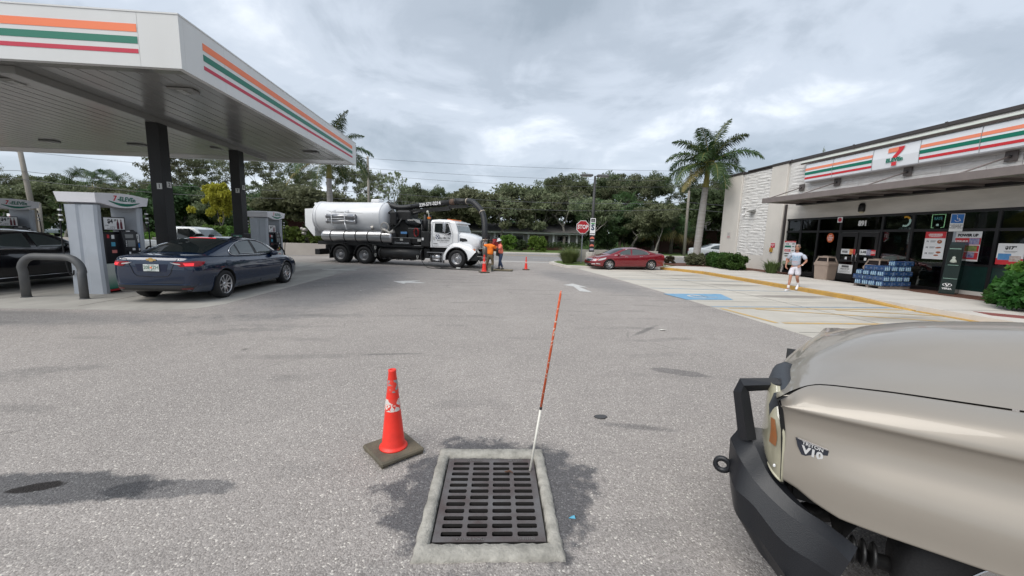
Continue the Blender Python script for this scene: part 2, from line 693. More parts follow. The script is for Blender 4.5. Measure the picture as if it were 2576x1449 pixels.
DK = (0.045, 0.045, 0.047)
ASPH = gmat('worn_asphalt', (0.365, 0.330, 0.302), [
	(0.12, 2.56, 0.71, 0.66, 0, (0.085, 0.083, 0.088), 0.85, 1.5),
	(-3.0, 2.66, 0.78, 0.19, 0, (0.10, 0.098, 0.10), 0.9, 1.1),
	(-2.15, 2.63, 0.42, 0.10, 0, (0.14, 0.135, 0.135), 0.75, 1.6),
	(-3.03, 2.68, 0.155, 0.055, 12, (0.045, 0.034, 0.028), 0.95, 1.7),
	(2.75, 4.90, 0.42, 0.13, -22, (0.19, 0.175, 0.168), 0.75, 1.1),
	(-4.2, 7.1, 1.0, 0.30, 14, (0.20, 0.19, 0.18), 0.4, 3.2),
	(-3.9, 8.3, 1.5, 0.35, 6, (0.22, 0.21, 0.20), 0.35, 3.4),
	(1.55, 3.4, 0.45, 0.08, -12, (0.16, 0.15, 0.145), 0.6, 1.2),
	(-5.4, 5.0, 0.7, 0.2, 14, (0.18, 0.17, 0.16), 0.45, 2.4),
	(-4.6, 13.2, 2.2, 6.2, 0, (0.16, 0.16, 0.163), 0.68, 0.5),
	(-10.5, 7.9, 5.5, 0.95, 0, (0.17, 0.168, 0.168), 0.6, 0.8),
	(4.4, 16.5, 1.6, 5.5, 12, (0.20, 0.195, 0.195), 0.5, 0.6),
	(0.6, 1.2, 2.2, 0.7, -10, (0.13, 0.128, 0.126), 0.5, 1.2),
	(-0.8, 20.6, 2.2, 0.9, -12, (0.12, 0.118, 0.116), 0.5, 1.2),
	(3.3, 7.3, 0.75, 0.07, 45, (0.12, 0.115, 0.11), 0.6, 1.4),
	(-1.3, 5.7, 0.5, 0.05, 5, (0.13, 0.12, 0.115), 0.5, 1.3),
], specks=(104.0, (0.135, 0.122, 0.115), (0.33, 0.305, 0.288), (0.92, 0.87, 0.78)), bump=0.6, blot=0.17, cracks=True)
CONC = gmat('stained_concrete', (0.50, 0.47, 0.415), [
	(10.4, 19.2, 1.5, 0.32, 0, (0.19, 0.165, 0.15), 0.6, 0.7),
	(9.9, 17.6, 1.6, 0.28, 3, (0.20, 0.18, 0.16), 0.6, 0.7),
	(10.6, 15.3, 1.5, 0.35, 0, (0.18, 0.16, 0.145), 0.65, 0.7),
	(10.6, 12.2, 1.7, 0.45, 0, (0.19, 0.165, 0.15), 0.65, 0.8),
	(9.6, 20.9, 1.3, 0.25, 0, (0.2, 0.18, 0.16), 0.55, 0.7),
	(10.5, 8.6, 1.6, 0.5, 0, (0.22, 0.2, 0.18), 0.5, 0.8),
], rough=0.8, bump=0.15, blot=0.10, streak=((0.22, 1.6, 1), (0.28, 0.25, 0.215), 0.65))
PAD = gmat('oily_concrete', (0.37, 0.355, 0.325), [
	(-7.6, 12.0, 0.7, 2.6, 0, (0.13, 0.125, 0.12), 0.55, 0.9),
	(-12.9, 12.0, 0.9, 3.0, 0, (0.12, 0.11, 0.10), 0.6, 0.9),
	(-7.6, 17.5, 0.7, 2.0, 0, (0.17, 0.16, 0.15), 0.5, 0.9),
], rough=0.75, bump=0.12, blot=0.16, streak=((0.9, 0.35, 1), (0.17, 0.16, 0.15), 0.6))
WALK = gmat('sidewalk_concrete', (0.57, 0.535, 0.49), [], rough=0.8, bump=0.12, blot=0.08,
			streak=((0.35, 0.9, 1), (0.36, 0.34, 0.31), 0.5))
ROADM = gmat('road_asphalt', (0.27, 0.26, 0.255), [], specks=(30.0, (0.14, 0.135, 0.13), (0.24, 0.23, 0.225), (0.4, 0.38, 0.36)),
			 bump=0.3, blot=0.08, streak=((0.05, 1.2, 1), (0.17, 0.165, 0.16), 0.5))
GRASSM = gmat('lawn', (0.10, 0.15, 0.04), [], rough=0.95, bump=0.5, blot=0.35,
			  streak=((0.7, 0.7, 1), (0.16, 0.15, 0.06), 0.6))
DIRT = gmat('far_ground', (0.075, 0.08, 0.04), [], rough=0.95, bump=0.3, blot=0.3)
MULCH = gmat('red_mulch', (0.13, 0.06, 0.04), [], specks=(45.0, (0.05, 0.025, 0.018), (0.14, 0.065, 0.045), (0.26, 0.13, 0.09)),
			 rough=0.95, bump=1.0, blot=0.25)
PWHITE = mat('road_paint_white', (0.62, 0.62, 0.60), 0.6, rgb2=(0.42, 0.41, 0.40), vscale=9, detail=8)
PYEL = mat('road_paint_yellow', (0.62, 0.38, 0.10), 0.6, rgb2=(0.42, 0.33, 0.19), vscale=5, detail=8)
PYEL2 = mat('kerb_paint_yellow', (0.50, 0.29, 0.055), 0.6, rgb2=(0.38, 0.23, 0.07), vscale=4, detail=9)
PBL = mat('road_paint_blue', (0.20, 0.30, 0.42), 0.6, rgb2=(0.36, 0.38, 0.38), vscale=5, detail=8)
PBLB = mat('accessible_bay_blue', (0.10, 0.28, 0.47), 0.6, rgb2=(0.24, 0.38, 0.50), vscale=6, detail=8)

GX, GY, GA = 0.088, 2.475, radians(-2.2)   # drain centre and turn
HOLE = [Matrix.Rotation(GA, 2) @ Vector((x, y)) + Vector((GX, GY)) for x, y in ((-.355, -.435), (.355, -.435), (.355, .435), (-.355, .435))]

def holed(name, x0, x1, y0, y1, z, m, kind='structure'):
	"""a flat sheet with the drain opening cut out of it"""
	mb = MB()
	o = [(x0, y0, z), (x1, y0, z), (x1, y1, z), (x0, y1, z)]
	h = [(p.x, p.y, z) for p in HOLE]
	mb.add(o + h, [(0, 1, 5, 4), (1, 2, 6, 5), (2, 3, 7, 6), (3, 0, 4, 7)])
	return tag(mb.build(name, m, fix=False), kind=kind)

def sheet(name, poly, z, m, kind='structure', parent=None, label=None):
	mb = MB()
	mb.add([(x, y, z) for x, y in poly], [tuple(range(len(poly)))])
	o = mb.build(name, m, parent, fix=False)
	if kind:
		tag(o, kind=kind)
	if label:
		o['label'] = label
	return o

holed('ground', -1500, 1500, -600, 2500, -0.05, DIRT)
tag(MB().bb(-400, 400, 28.35, 40.4, -0.08, -0.004).build('road', ROADM), kind='structure')
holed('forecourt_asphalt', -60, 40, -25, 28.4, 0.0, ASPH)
# concrete apron under the fuel pumps, and the parking bays before the shop
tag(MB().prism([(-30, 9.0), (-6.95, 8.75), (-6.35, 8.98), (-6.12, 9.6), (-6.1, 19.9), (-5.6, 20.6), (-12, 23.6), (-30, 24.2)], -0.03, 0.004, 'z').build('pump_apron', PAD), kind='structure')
tag(MB().prism([(6.45, -12), (6.42, 6.7), (6.33, 12.9), (6.12, 17.0), (5.62, 22.2), (6.6, 22.9), (12.15, 24.3), (12.2, -12)], -0.03, 0.005, 'z').build('parking_bay', CONC), kind='structure')

def strip(name, x0, y0, x1, y1, wd, z, m, label=None):
	d = Vector((x1 - x0, y1 - y0)).normalized()
	n = Vector((-d.y, d.x)) * wd / 2
	return sheet(name, [(x0 - n.x, y0 - n.y), (x1 - n.x, y1 - n.y), (x1 + n.x, y1 + n.y), (x0 + n.x, y0 + n.y)], z, m, label=label)

# expansion joints in the concrete
JM = mat('joint_dark', (0.10, 0.09, 0.08), 0.9)
for y in (3.5, 7.2, 11.0, 14.8, 18.6, 22.0):
	strip('pavement_joint', 6.5, y, 12.1, y, 0.02, 0.0075, JM)
strip('pavement_joint', 9.3, -10, 9.2, 23.3, 0.02, 0.008, JM)
for y in (12.7, 16.4, 20.0):
	strip('pavement_joint', -26, y, -6.15, y, 0.02, 0.0065, JM)
for x in (-8.9, -12.0, -15.4):
	strip('pavement_joint', x, 9.1, x, 21.0, 0.02, 0.0070, JM)
# painted lines of the bays
strip('bay_line', 6.35, 13.88, 11.95, 13.45, 0.10, 0.010, PBL)
strip('bay_line', 6.38, 10.05, 12.0, 10.28, 0.13, 0.010, PBL)
strip('hatch_line', 6.50, 9.80, 6.70, 8.05, 0.12, 0.0105, PYEL)
strip('hatch_line', 6.75, 9.86, 12.0, 9.93, 0.10, 0.0100, PYEL)
strip('hatch_line', 7.45, 9.75, 12.05, 8.15, 0.10, 0.0110, PYEL)
strip('hatch_line', 6.85, 8.05, 12.1, 8.0, 0.12, 0.0100, PYEL)
strip('hatch_line', 9.8, 9.75, 12.1, 9.1, 0.10, 0.0115, PYEL)
strip('bay_line', 6.6, 5.2, 12.0, 5.1, 0.10, 0.010, PYEL)
strip('bay_line', 6.2, 16.9, 12.0, 16.7, 0.09, 0.010, PBL)
# blue square with the wheelchair symbol
sheet('accessible_bay_panel', [(6.12, 12.42), (8.25, 12.55), (7.86, 11.30), (6.30, 11.20)], 0.012, PBLB)
sy = MB()
ring = []
for r_ in (0.34, 0.24):
	ring.append([(7.02 + 0.9 * r_ * cos(a), 11.86 + r_ * 1.05 * sin(a), 0.016) for a in np.linspace(radians(40), radians(300), 14)])
sy.grid([[ring[0][i], ring[1][i]] for i in range(14)], smooth=False)
for a_, b_, wd in (((6.95, 11.98), (7.32, 11.9), .08), ((7.28, 12.05), (7.28, 11.75), .07), ((7.28, 11.78), (7.62, 11.74), .08), ((6.86, 12.12), (7.3, 12.02), .06)):
	d = (Vector(b_) - Vector(a_)).normalized()
	n = Vector((-d.y, d.x)) * wd / 2
	A_, B_ = Vector(a_), Vector(b_)
	sy.add([(*(A_ - n), .017), (*(B_ - n), .017), (*(B_ + n), .017), (*(A_ + n), .017)], [(0, 1, 2, 3)])
tag(sy.build('accessible_symbol', PWHITE, fix=False), kind='structure')
# arrows on the asphalt
sheet('painted_arrow', [(-3.30, 14.62), (-2.78, 13.95), (-2.74, 14.20), (-2.05, 14.27), (-2.30, 14.52), (-2.60, 14.50), (-2.36, 15.05)], 0.004, PWHITE)
sheet('painted_arrow', [(3.15, 14.42), (3.60, 14.86), (3.9, 13.75), (3.62, 13.95), (3.72, 12.55), (3.35, 12.75), (3.42, 13.98)], 0.004, PWHITE)
sheet('painted_arrow', [(-7.5, 18.6), (-5.9, 18.5), (-5.9, 18.75), (-7.4, 18.85)], 0.0115, PWHITE)
# road markings
strip('road_marking', -6.0, 28.75, 5.0, 27.0, 0.34, 0.004, PWHITE)
strip('road_marking', -100, 36.9, 100, 36.3, 0.22, 0.004, PYEL)
strip('road_marking', -100, 37.3, 100, 36.7, 0.12, 0.004, PYEL)
strip('road_marking', 4.2, 31.6, 9.3, 31.4, 0.14, 0.004, PWHITE)
strip('road_marking', -7.0, 31.9, -2.0, 31.7, 0.14, 0.004, PWHITE)
strip('road_marking', 18, 31.2, 23, 31.0, 0.14, 0.004, PWHITE)
# far kerb, verge and lawn
tag(MB().rbox(-200, 200, 40.4, 40.65, -0.05, 0.14, 0.02).build('road_kerb', WALK), kind='structure')
lawn = MB()
rows = [(40.66, 0.12), (43, 0.15), (46, 0.1), (50, 0.02), (60, 0), (140, 0)]
lawn.grid([[(x, y, z + 0.03 * sin(x * 0.3 + y)) for x in np.linspace(-200, 200, 60)] for y, z in rows], flip=True)
tag(lawn.build('lawn', GRASSM, fix=False), kind='structure')
# near verge between the road and the shop side
tag(MB().prism([(11.6, 24.4), (11.6, 27.7), (60, 27.2), (60, 22), (17.0, 22.0), (13.0, 23.0)], -0.02, 0.10, 'z').build('verge', GRASSM), kind='structure')

# sidewalk slabs and yellow kerb before the shop
KX = 12.15
sw = MB()
wk = [(KX, 9.9), (KX, 20.6), (11.5, 22.0), (10.9, 22.9), (12.6, 24.2), (19.5, 24.0), (19.5, -12), (14.2, -12), (13.4, 7.2), (12.6, 9.0)]
ys = [21.0, 19.0, 17.0, 15.0, 13.0, 11.0]
tag(MB().prism([(KX + .15, 10.1), (KX + .15, 20.55), (11.62, 22.05), (11.05, 22.85), (12.6, 24.2), (16.2, 24.2), (16.2, -12), (12.35, -12)], -0.03, 0.15, 'z').build('sidewalk', WALK), kind='structure')
for y in (7.4, 9.2, 11, 12.8, 14.6, 16.4, 18.2, 20.0):
	strip('pavement_joint', KX + .18, y, 16.2, y, 0.018, 0.153, JM)
kerb = bpy.data.objects.new('yellow_kerb', None)
C.objects.link(kerb)
tag(kerb, 'worn yellow painted kerb along the shop sidewalk', 'kerb')
kp = [(KX, 9.8)] + [(KX, y) for y in (11.55, 13.3, 15.05, 16.8, 18.55, 20.3)] + [(11.55, 21.95), (10.95, 22.85)]
for i in range(len(kp) - 1):
	(x0, y0), (x1, y1) = kp[i], kp[i + 1]
	d = Vector((x1 - x0, y1 - y0)).normalized() * 0.008
	n = Vector((d.y, -d.x)).normalized() * 0.15
	x0, y0, x1, y1 = x0 + d.x, y0 + d.y, x1 - d.x, y1 - d.y
	h0 = 0.02 if i == 0 else 0.15
	mb = MB()
	b4 = [(x0, y0), (x1, y1), (x1 + n.x, y1 + n.y), (x0 + n.x, y0 + n.y)]
	tp = [(x0 + n.x * .12, y0 + n.y * .12, h0 + .003), (x1 + n.x * .12, y1 + n.y * .12, .155), (x1 + n.x, y1 + n.y, .155), (x0 + n.x, y0 + n.y, h0 + .005)]
	md = [(x0, y0, h0 - .018), (x1, y1, .137)]
	v = [(a, b, -0.03) for a, b in b4] + tp + md
	mb.add(v, [(0, 1, 9, 8), (8, 9, 5, 4), (4, 5, 6, 7), (1, 2, 6, 5, 9), (2, 3, 7, 6), (3, 0, 8, 4, 7)])
	mb.build('kerb_block', PYEL2, kerb)
tag(MB().prism([(12.1, -12), (12.1, 9.7), (12.34, 9.7), (12.34, -12)], -0.03, 0.02, 'z').build('kerb_ramp', PYEL2), kind='structure')
# brick-red tactile strip on the ramp
MAROON = mat('tactile_red', (0.22, 0.07, 0.06), 0.8, var=0.12, vscale=14)
tag(MB().prism([(13.0, 9.05), (14.1, 8.1), (14.0, 7.2), (12.75, 8.5)], 0.145, 0.156, 'z').build('tactile_strip', MAROON), kind='structure')
# mulch beds beside the shop wall
tag(MB().prism([(15.6, 21.6), (15.0, 24.0), (12.9, 24.5), (12.7, 27.4), (20, 27.6), (20, 25.5), (17.35, 25.5), (17.35, 21.6)], 0.0, 0.165, 'z').build('mulch_bed', MULCH), kind='structure')
tag(MB().prism([(16.05, -6), (16.05, 13.0), (16.35, 13.6), (17.28, 13.6), (17.28, -6)], 0.0, 0.168, 'z').build('mulch_bed', MULCH), kind='structure')
tag(MB().prism([(16.05, 20.2), (16.05, 21.55), (17.28, 21.55), (17.28, 20.2)], 0.0, 0.168, 'z').build('mulch_bed', MULCH), kind='structure')
# small island with ornamental grass by the exit
tag(MB().prism([(5.0, 23.0), (5.3, 22.6), (6.5, 22.6), (12.4, 24.4), (12.4, 26.2), (5.2, 27.2), (4.6, 26.0)], -0.02, 0.13, 'z').build('island_kerb', WALK), kind='structure')
tag(MB().prism([(5.2, 23.3), (6.5, 22.9), (12.2, 24.6), (12.2, 26.0), (5.4, 26.9), (4.9, 25.9)], 0.05, 0.16, 'z').build('island_grass', GRASSM), kind='structure')

# ------------------------------------------------------------------ storm drain
IRON = mat('cast_iron', (0.085, 0.062, 0.058), 0.5, 0.3, rgb2=(0.15, 0.145, 0.145), vscale=4, bump=0.25, bscale=120)
COLLAR = mat('chipped_collar_concrete', (0.42, 0.40, 0.355), 0.9, rgb2=(0.22, 0.21, 0.185), vscale=11, bump=.5, bscale=60, detail=9)
PIT = mat('pit_black', (0.006, 0.006, 0.006), 0.6)  # near-black, shared by the drain pit walls and the bin mouth
dr = thing('storm_drain', 'square iron storm drain grate in a chipped concrete collar', 'drain', (GX, GY, 0), GA)
co = MB()
random.seed(5)
nn = 26
def ringpts(hx, hy, z, jit):
	P = []
	for k in range(4 * nn):
		s_, i_ = divmod(k, nn)
		f = i_ / nn * 2 - 1
		x, y = [(f, -1), (1, f), (-f, 1), (-1, -f)][s_]
		j = jit * (random.random() - .5)
		P.append((x * hx + (j if abs(x) == 1 else j * .2), y * hy + (j if abs(y) == 1 else j * .2), z + jit * .2 * (random.random() - .5)))
	return P
co.grid([ringpts(.432, .565, -0.05, 0.0), ringpts(.430, .563, 0.010, 0.010), ringpts(.418, .55, 0.022, 0.010), ringpts(.385, .50, 0.026, 0.008), ringpts(.362, .457, 0.022, 0.012), ringpts(.352, .444, 0.004, 0.012), ringpts(.352, .440, -0.12, 0.0)], closed=True)
co.build('collar', COLLAR, dr)
pit = MB()
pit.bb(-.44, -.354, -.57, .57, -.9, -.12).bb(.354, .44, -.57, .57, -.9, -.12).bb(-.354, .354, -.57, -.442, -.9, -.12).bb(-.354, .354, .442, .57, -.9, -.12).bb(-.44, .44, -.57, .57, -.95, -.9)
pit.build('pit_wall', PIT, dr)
W_, H_ = 0.338, 0.424
xs_ = [-W_]
for k in range(4):
	cxk = (-1.5 + k) * 0.155
	xs_ += [cxk - 0.063, cxk + 0.063]
xs_ += [W_]
ys_ = [-H_]
for k in range(12):
	cyk = (-5.5 + k) * 0.066
	ys_ += [cyk - 0.0185, cyk + 0.0185]
ys_ += [H_]
gr = MB()
solid = lambda i, j: 0 <= i < len(xs_) - 1 and 0 <= j < len(ys_) - 1 and not (i % 2 == 1 and j % 2 == 1)
zt, zb = 0.006, -0.016
for i in range(len(xs_) - 1):
	for j in range(len(ys_) - 1):
		if not solid(i, j):
			# rounded slot ends: corner fillets
			x0, x1, y0, y1 = xs_[i], xs_[i + 1], ys_[j], ys_[j + 1]
			q = 0.007
			for (a, b, sx_, sy_) in ((x0, y0, 1, 1), (x1, y0, -1, 1), (x1, y1, -1, -1), (x0, y1, 1, -1)):
				gr.add([(a, b, zt), (a + sx_ * q, b, zt), (a, b + sy_ * q, zt), (a + sx_ * q, b, zb), (a, b + sy_ * q, zb)], [(0, 1, 2)])
			continue
		x0, x1, y0, y1 = xs_[i], xs_[i + 1], ys_[j], ys_[j + 1]
		gr.add([(x0, y0, zt), (x1, y0, zt), (x1, y1, zt), (x0, y1, zt)], [(0, 1, 2, 3)])
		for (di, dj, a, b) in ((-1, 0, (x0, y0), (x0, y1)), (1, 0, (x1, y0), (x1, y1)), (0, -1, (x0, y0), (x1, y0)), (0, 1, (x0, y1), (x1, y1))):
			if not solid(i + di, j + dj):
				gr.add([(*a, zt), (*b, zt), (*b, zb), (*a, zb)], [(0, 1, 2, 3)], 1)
gr.build('grate', [IRON, mat('slot_shade_iron', (.018, .016, .015), .8)], dr, fix=False)  # slot walls painted near-black to deepen the shade inside the slots
IRON2 = mat('cast_iron_letter', (0.17, 0.16, 0.155), 0.5, 0.3)
for body, y, x in (('U.S.F. 5385', .404, .19), ('MADE IN U.S.A.', -.404, -.12), ('061616 G', -.404, .22), ('GRATE CO.', .404, -.14)):
	text('cast_lettering', body, 0.026, IRON2, dr, Matrix.Translation((x, y, 0.0085)) @ Matrix.Rotation(pi, 4, 'Z'), bold=0.0006, depth=0.001)
# twig, chips and scraps lying about
TW = mat('dry_leaf', (0.10, 0.05, 0.03), 0.8)
mb = MB()
mb.tube([(0.20, 2.72, .014), (.245, 2.715, .022), (.262, 2.70, .012)], .004, 4)
mb.add([(.20, 2.715, .012), (.235, 2.735, .018), (.262, 2.712, .014), (.232, 2.70, .02)], [(0, 1, 2, 3)])
tag(mb.build('dead_leaf', TW), 'dry brown leaf lying on the drain grate', 'leaf')
BLW = mat('blue_wrapper', (0.05, 0.30, 0.45), 0.4)
mb = MB()
mb.add([(.585, 2.225, .004), (.625, 2.23, .02), (.65, 2.25, .008), (.61, 2.245, .004), (.63, 2.215, .006)], [(0, 1, 3), (1, 2, 3), (0, 4, 1)])
tag(mb.build('wrapper', BLW), 'crumpled blue scrap of wrapper on the asphalt near the drain', 'litter')
mb = MB().prism([(1.23 + .065 * cos(a) * (1 + .1 * sin(3 * a)), 3.61 + .042 * sin(a)) for a in np.linspace(0, 2 * pi, 12)[:-1]], 0.0, 0.012, 'z')
tag(mb.build('asphalt_patch', mat('dark_patch_asphalt', (0.06, 0.06, 0.062), 0.7, bump=.4)), 'small dark oval patch on the asphalt', 'asphalt patch')  # dark patch of asphalt, built as a low oval prism
PAPER = mat('paper_scrap', (0.7, 0.68, 0.62), 0.8)
for k, (x, y, s_) in enumerate(((3.65, 7.3, .09), (-3.7, 12.0, .05), (-5.2, 13.2, .05), (2.25, 12.4, .05), (9.4, 7.7, .06))):
	mb = MB().add([(x - s_, y, .008), (x, y - s_ * .4, .02), (x + s_, y, .009), (x, y + s_ * .5, .016)], [(0, 1, 2, 3)])
	tag(mb.build('litter', PAPER), ('flat pale paper scrap on the asphalt, in front of the parking bays', 'tiny white scrap on the asphalt nearest the white arrow by the pumps',
		'tiny white scrap on the asphalt beside the dark sedan', 'tiny white scrap on the asphalt beyond the marker stick', 'tiny white scrap on the concrete bays before the beige hood')[k], 'litter')
# hump of soil/foam debris near worker cone: tyre skids are in the material

# ------------------------------------------------------------------ traffic cones
CONE = mat('cone_red', (0.80, 0.035, 0.02), 0.45, var=0.10, vscale=8, emit=(0.8, 0.03, 0.015), estr=0.0)
CBASE = mat('cone_base', (0.075, 0.068, 0.052), 0.85, rgb2=(0.15, 0.125, 0.085), vscale=6, bump=.3, bscale=60)

def bandmat(name, c1, c2, c3, sc):
	if name in MATS:
		return MATS[name]
	m = bpy.data.materials.new(name)
	m.use_nodes = True
	t = m.node_tree
	p = pr(t.nodes)
	p.inputs['Roughness'].default_value = 0.45
	tcn = N(t, 'ShaderNodeTexCoord')
	n = N(t, 'ShaderNodeTexNoise')
	n.inputs['Scale'].default_value = sc
	n.inputs['Detail'].default_value = 3
	n.inputs['Distortion'].default_value = 1.0
	t.links.new(tcn.outputs['Object'], n.inputs['Vector'])
	r = N(t, 'ShaderNodeValToRGB')
	r.color_ramp.interpolation = 'CONSTANT'
	e_ = r.color_ramp.elements
	e_[0].position, e_[0].color = 0, (*c1, 1)
	e_[1].position, e_[1].color = 0.50, (*c2, 1)
	x_ = e_.new(0.58)
	x_.color = (*c3, 1)
	t.links.new(n.outputs['Fac'], r.inputs[0])
	t.links.new(r.outputs[0], p.inputs['Base Color'])
	MATS[name] = m
	return m

BANDW = bandmat('peeling_white_band', (0.72, 0.06, 0.04), (0.72, 0.66, 0.60), (0.62, 0.60, 0.57), 26)
BANDG = bandmat('peeling_grey_band', (0.76, 0.05, 0.03), (0.27, 0.26, 0.26), (0.30, 0.29, 0.285), 20)
cn = thing('traffic_cone', 'tall red cone with peeling bands on a square black base beside the drain', 'traffic cone', (-0.705, 3.045, 0), radians(38))
b_ = MB()
b_.rbox(-.185, .185, -.185, .185, 0.012, 0.052, .012)
for sx_ in (-1, 1):
	for sy_ in (-1, 1):
		b_.bb(sx_ * .15 - .025, sx_ * .15 + .025, sy_ * .15 - .025, sy_ * .15 + .025, 0, .012)
b_.build('base', CBASE, cn)
cr_ = lambda z: 0.094 + (0.028 - 0.094) * (z - .055) / (0.71 - .055)
MB().lathe([(.115, .052), (.112, .062), (.098, .068)] + [(cr_(z), z) for z in (.08, .3, .5, .69)] + [(.031, .695), (.031, .71), (.022, .712), (.020, .6)], 28).build('body', CONE, cn)
MB().lathe([(cr_(z) + .0015, z) for z in (.375, .42, .475)], 28, caps=False).build('reflective_band', BANDW, cn)['label'] = 'wide white band peeling to red'
MB().lathe([(cr_(z) + .0015, z) for z in (.53, .57, .63)], 28, caps=False).build('reflective_band', BANDG, cn)['label'] = 'narrow grey band mostly worn off'
c2 = copytree(cn, 'small red traffic cone beside the vacuum pipe and the crouched-over worker', (0.12, 18.72, 0), 0.3, 'cones around the open manhole', (1.22,) * 3)
c2['label'] = 'red traffic cone standing against the vacuum pipe at the truck nose'
c3 = copytree(cn, 'lone red traffic cone on open asphalt before the road', (2.4, 20.72, 0), 0.1, 'cones around the open manhole', (0.92, 0.92, 1.0))
# ------------------------------------------------------------------ marker stick in the grate
a0, a1 = Vector((0.392, 2.74, -0.05)), None
top = Vector((0.585, 2.76, 1.415))
jn = a0.lerp(top, 0.375)
ms_ = thing('marker_stick', 'thin white stick with an orange upper half stuck in the drain grate', 'marker stick', (0, 0, 0))
STW = mat('stick_white', (0.68, 0.66, 0.60), 0.5, var=0.08, vscale=12)
STO = bandmat('stick_orange_worn', (0.70, 0.12, 0.04), (0.70, 0.12, 0.04), (0.72, 0.62, 0.52), 30)
MB().tube([a0, jn], [.0095, .009], 8).build('lower_rod', STW, ms_)
MB().tube([jn, a0.lerp(top, .39)], .0105, 8).build('tape_joint', BLACKM, ms_)
MB().tube([a0.lerp(top, .39), a0.lerp(top, .97), a0.lerp(top, .985), top], [.0095, .0085, .0075, .002], 8).build('upper_rod', STO, ms_)

# ================================================================== FUEL CANOPY
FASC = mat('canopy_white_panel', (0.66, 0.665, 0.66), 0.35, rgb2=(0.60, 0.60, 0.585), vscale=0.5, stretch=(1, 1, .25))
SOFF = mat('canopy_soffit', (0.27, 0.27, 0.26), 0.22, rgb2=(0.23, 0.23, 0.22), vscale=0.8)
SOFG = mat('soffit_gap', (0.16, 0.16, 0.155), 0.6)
COLM = mat('black_column', (0.009, 0.009, 0.0095), 0.55, bump=0.25, bscale=200)
can = thing('fuel_canopy', 'large flat white fuel canopy with orange green and red stripes on black columns', 'canopy', (0, 0, 0))
X1, X0, Y0, Y1, ZB, ZT = -6.25, -27.5, 9.0, 20.15, 5.05, 6.08
# front fascia in panels
xs = [X0, -24.2, -20.8, -17.4, -14.0, -10.6, -7.04, X1]
for a, b in zip(xs, xs[1:]):
	MB().bb(a + .003, b - (.003 if b != X1 else 0), Y0, Y0 + .12, ZB, ZT).build('fascia_panel', FASC, can)
ys_c = [Y0 + .12, 10.4, 12.6, 14.8, 17.0, 19.0, Y1]
for a, b in zip(ys_c, ys_c[1:]):
	MB().bb(X1 - .12, X1, a + .002, b - .002, ZB, ZT).build('fascia_panel', FASC, can)
for a, b in zip(xs, xs[1:]):
	MB().bb(a + .003, b - .003 - (.12 if b == X1 else 0), Y1 - .12, Y1, ZB, ZT).build('fascia_panel', FASC, can)
MB().bb(X0, X0 + .12, Y0 + .13, Y1 - .13, ZB, ZT).build('fascia_panel', FASC, can)
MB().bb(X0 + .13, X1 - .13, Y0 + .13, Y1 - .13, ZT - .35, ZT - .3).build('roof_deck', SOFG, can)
tr_ = MB()
tr_.bb(X0 - .01, X1 + .012, Y0 - .012, Y0 + .13, ZT + .001, ZT + .03).bb(X1 - .13, X1 + .012, Y0 + .131, Y1 + .01, ZT + .001, ZT + .03).bb(X0, X1 - .131, Y1 - .13, Y1 + .01, ZT + .001, ZT + .03)
tr_.build('roof_edge_trim', FASC, can)
# stripes
for nm, m_, za, zb_ in (('stripe', PORANGE, .615, .76), ('stripe', PGREEN, .40, .53), ('stripe', PCRIM, .22, .30)):
	k = (ZT - ZB)
	s1 = MB().bb(X0 + .3, -7.06, Y0 - .006, Y0 - .001, ZB + za * k / 1.0 + .02, ZB + zb_ * k + .02).build(nm, m_, can)
	s2 = MB().bb(X1 + .001, X1 + .006, 9.67, 19.6, ZB + za * k + .02, ZB + zb_ * k + .02).build(nm, m_, can)
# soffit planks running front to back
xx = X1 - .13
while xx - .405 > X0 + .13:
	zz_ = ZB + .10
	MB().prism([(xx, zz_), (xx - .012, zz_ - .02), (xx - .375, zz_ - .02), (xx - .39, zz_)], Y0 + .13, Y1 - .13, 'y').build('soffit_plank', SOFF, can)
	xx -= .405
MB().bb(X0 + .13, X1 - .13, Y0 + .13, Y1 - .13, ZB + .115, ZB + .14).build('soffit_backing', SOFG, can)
# drip ledge all round the soffit
lg = MB()
lg.prism([(Y0 + .121, ZB), (Y0 + .121, ZB + .075), (Y0 + .55, ZB + .075), (Y0 + .2, ZB + .02)], X0 + .13, X1 - .13, 'x')
lg.prism([(Y1 - .121, ZB), (Y1 - .121, ZB + .075), (Y1 - .75, ZB + .075), (Y1 - .2, ZB + .02)], X0 + .13, X1 - .13, 'x')
lg.build('soffit_edge', SOFF, can)
# dropped duct along the column row
MB().rbox(-10.42, -10.02, Y0 + .56, Y1 - .8, ZB - .10, ZB + .078, .015).build('soffit_duct', SOFF, can)
LENS = mat('light_lens', (0.35, 0.35, 0.33), 0.3, var=.1)
for x in (-7.3, -11.0, -14.2, -17.5, -21.0, -24.4):
	for y in (10.5, 17.6):
		fx = MB().rbox(x - .30, x + .30, y - .17, y + .17, ZB + .02, ZB + .078, .03).build('light_fixture', mat('fixture_grey', (0.22, 0.22, 0.21), .4), can)
		MB().bb(x - .08, x + .08, y - .14, y + .14, ZB + .005, ZB + .019).build('light_lens', LENS, fx)
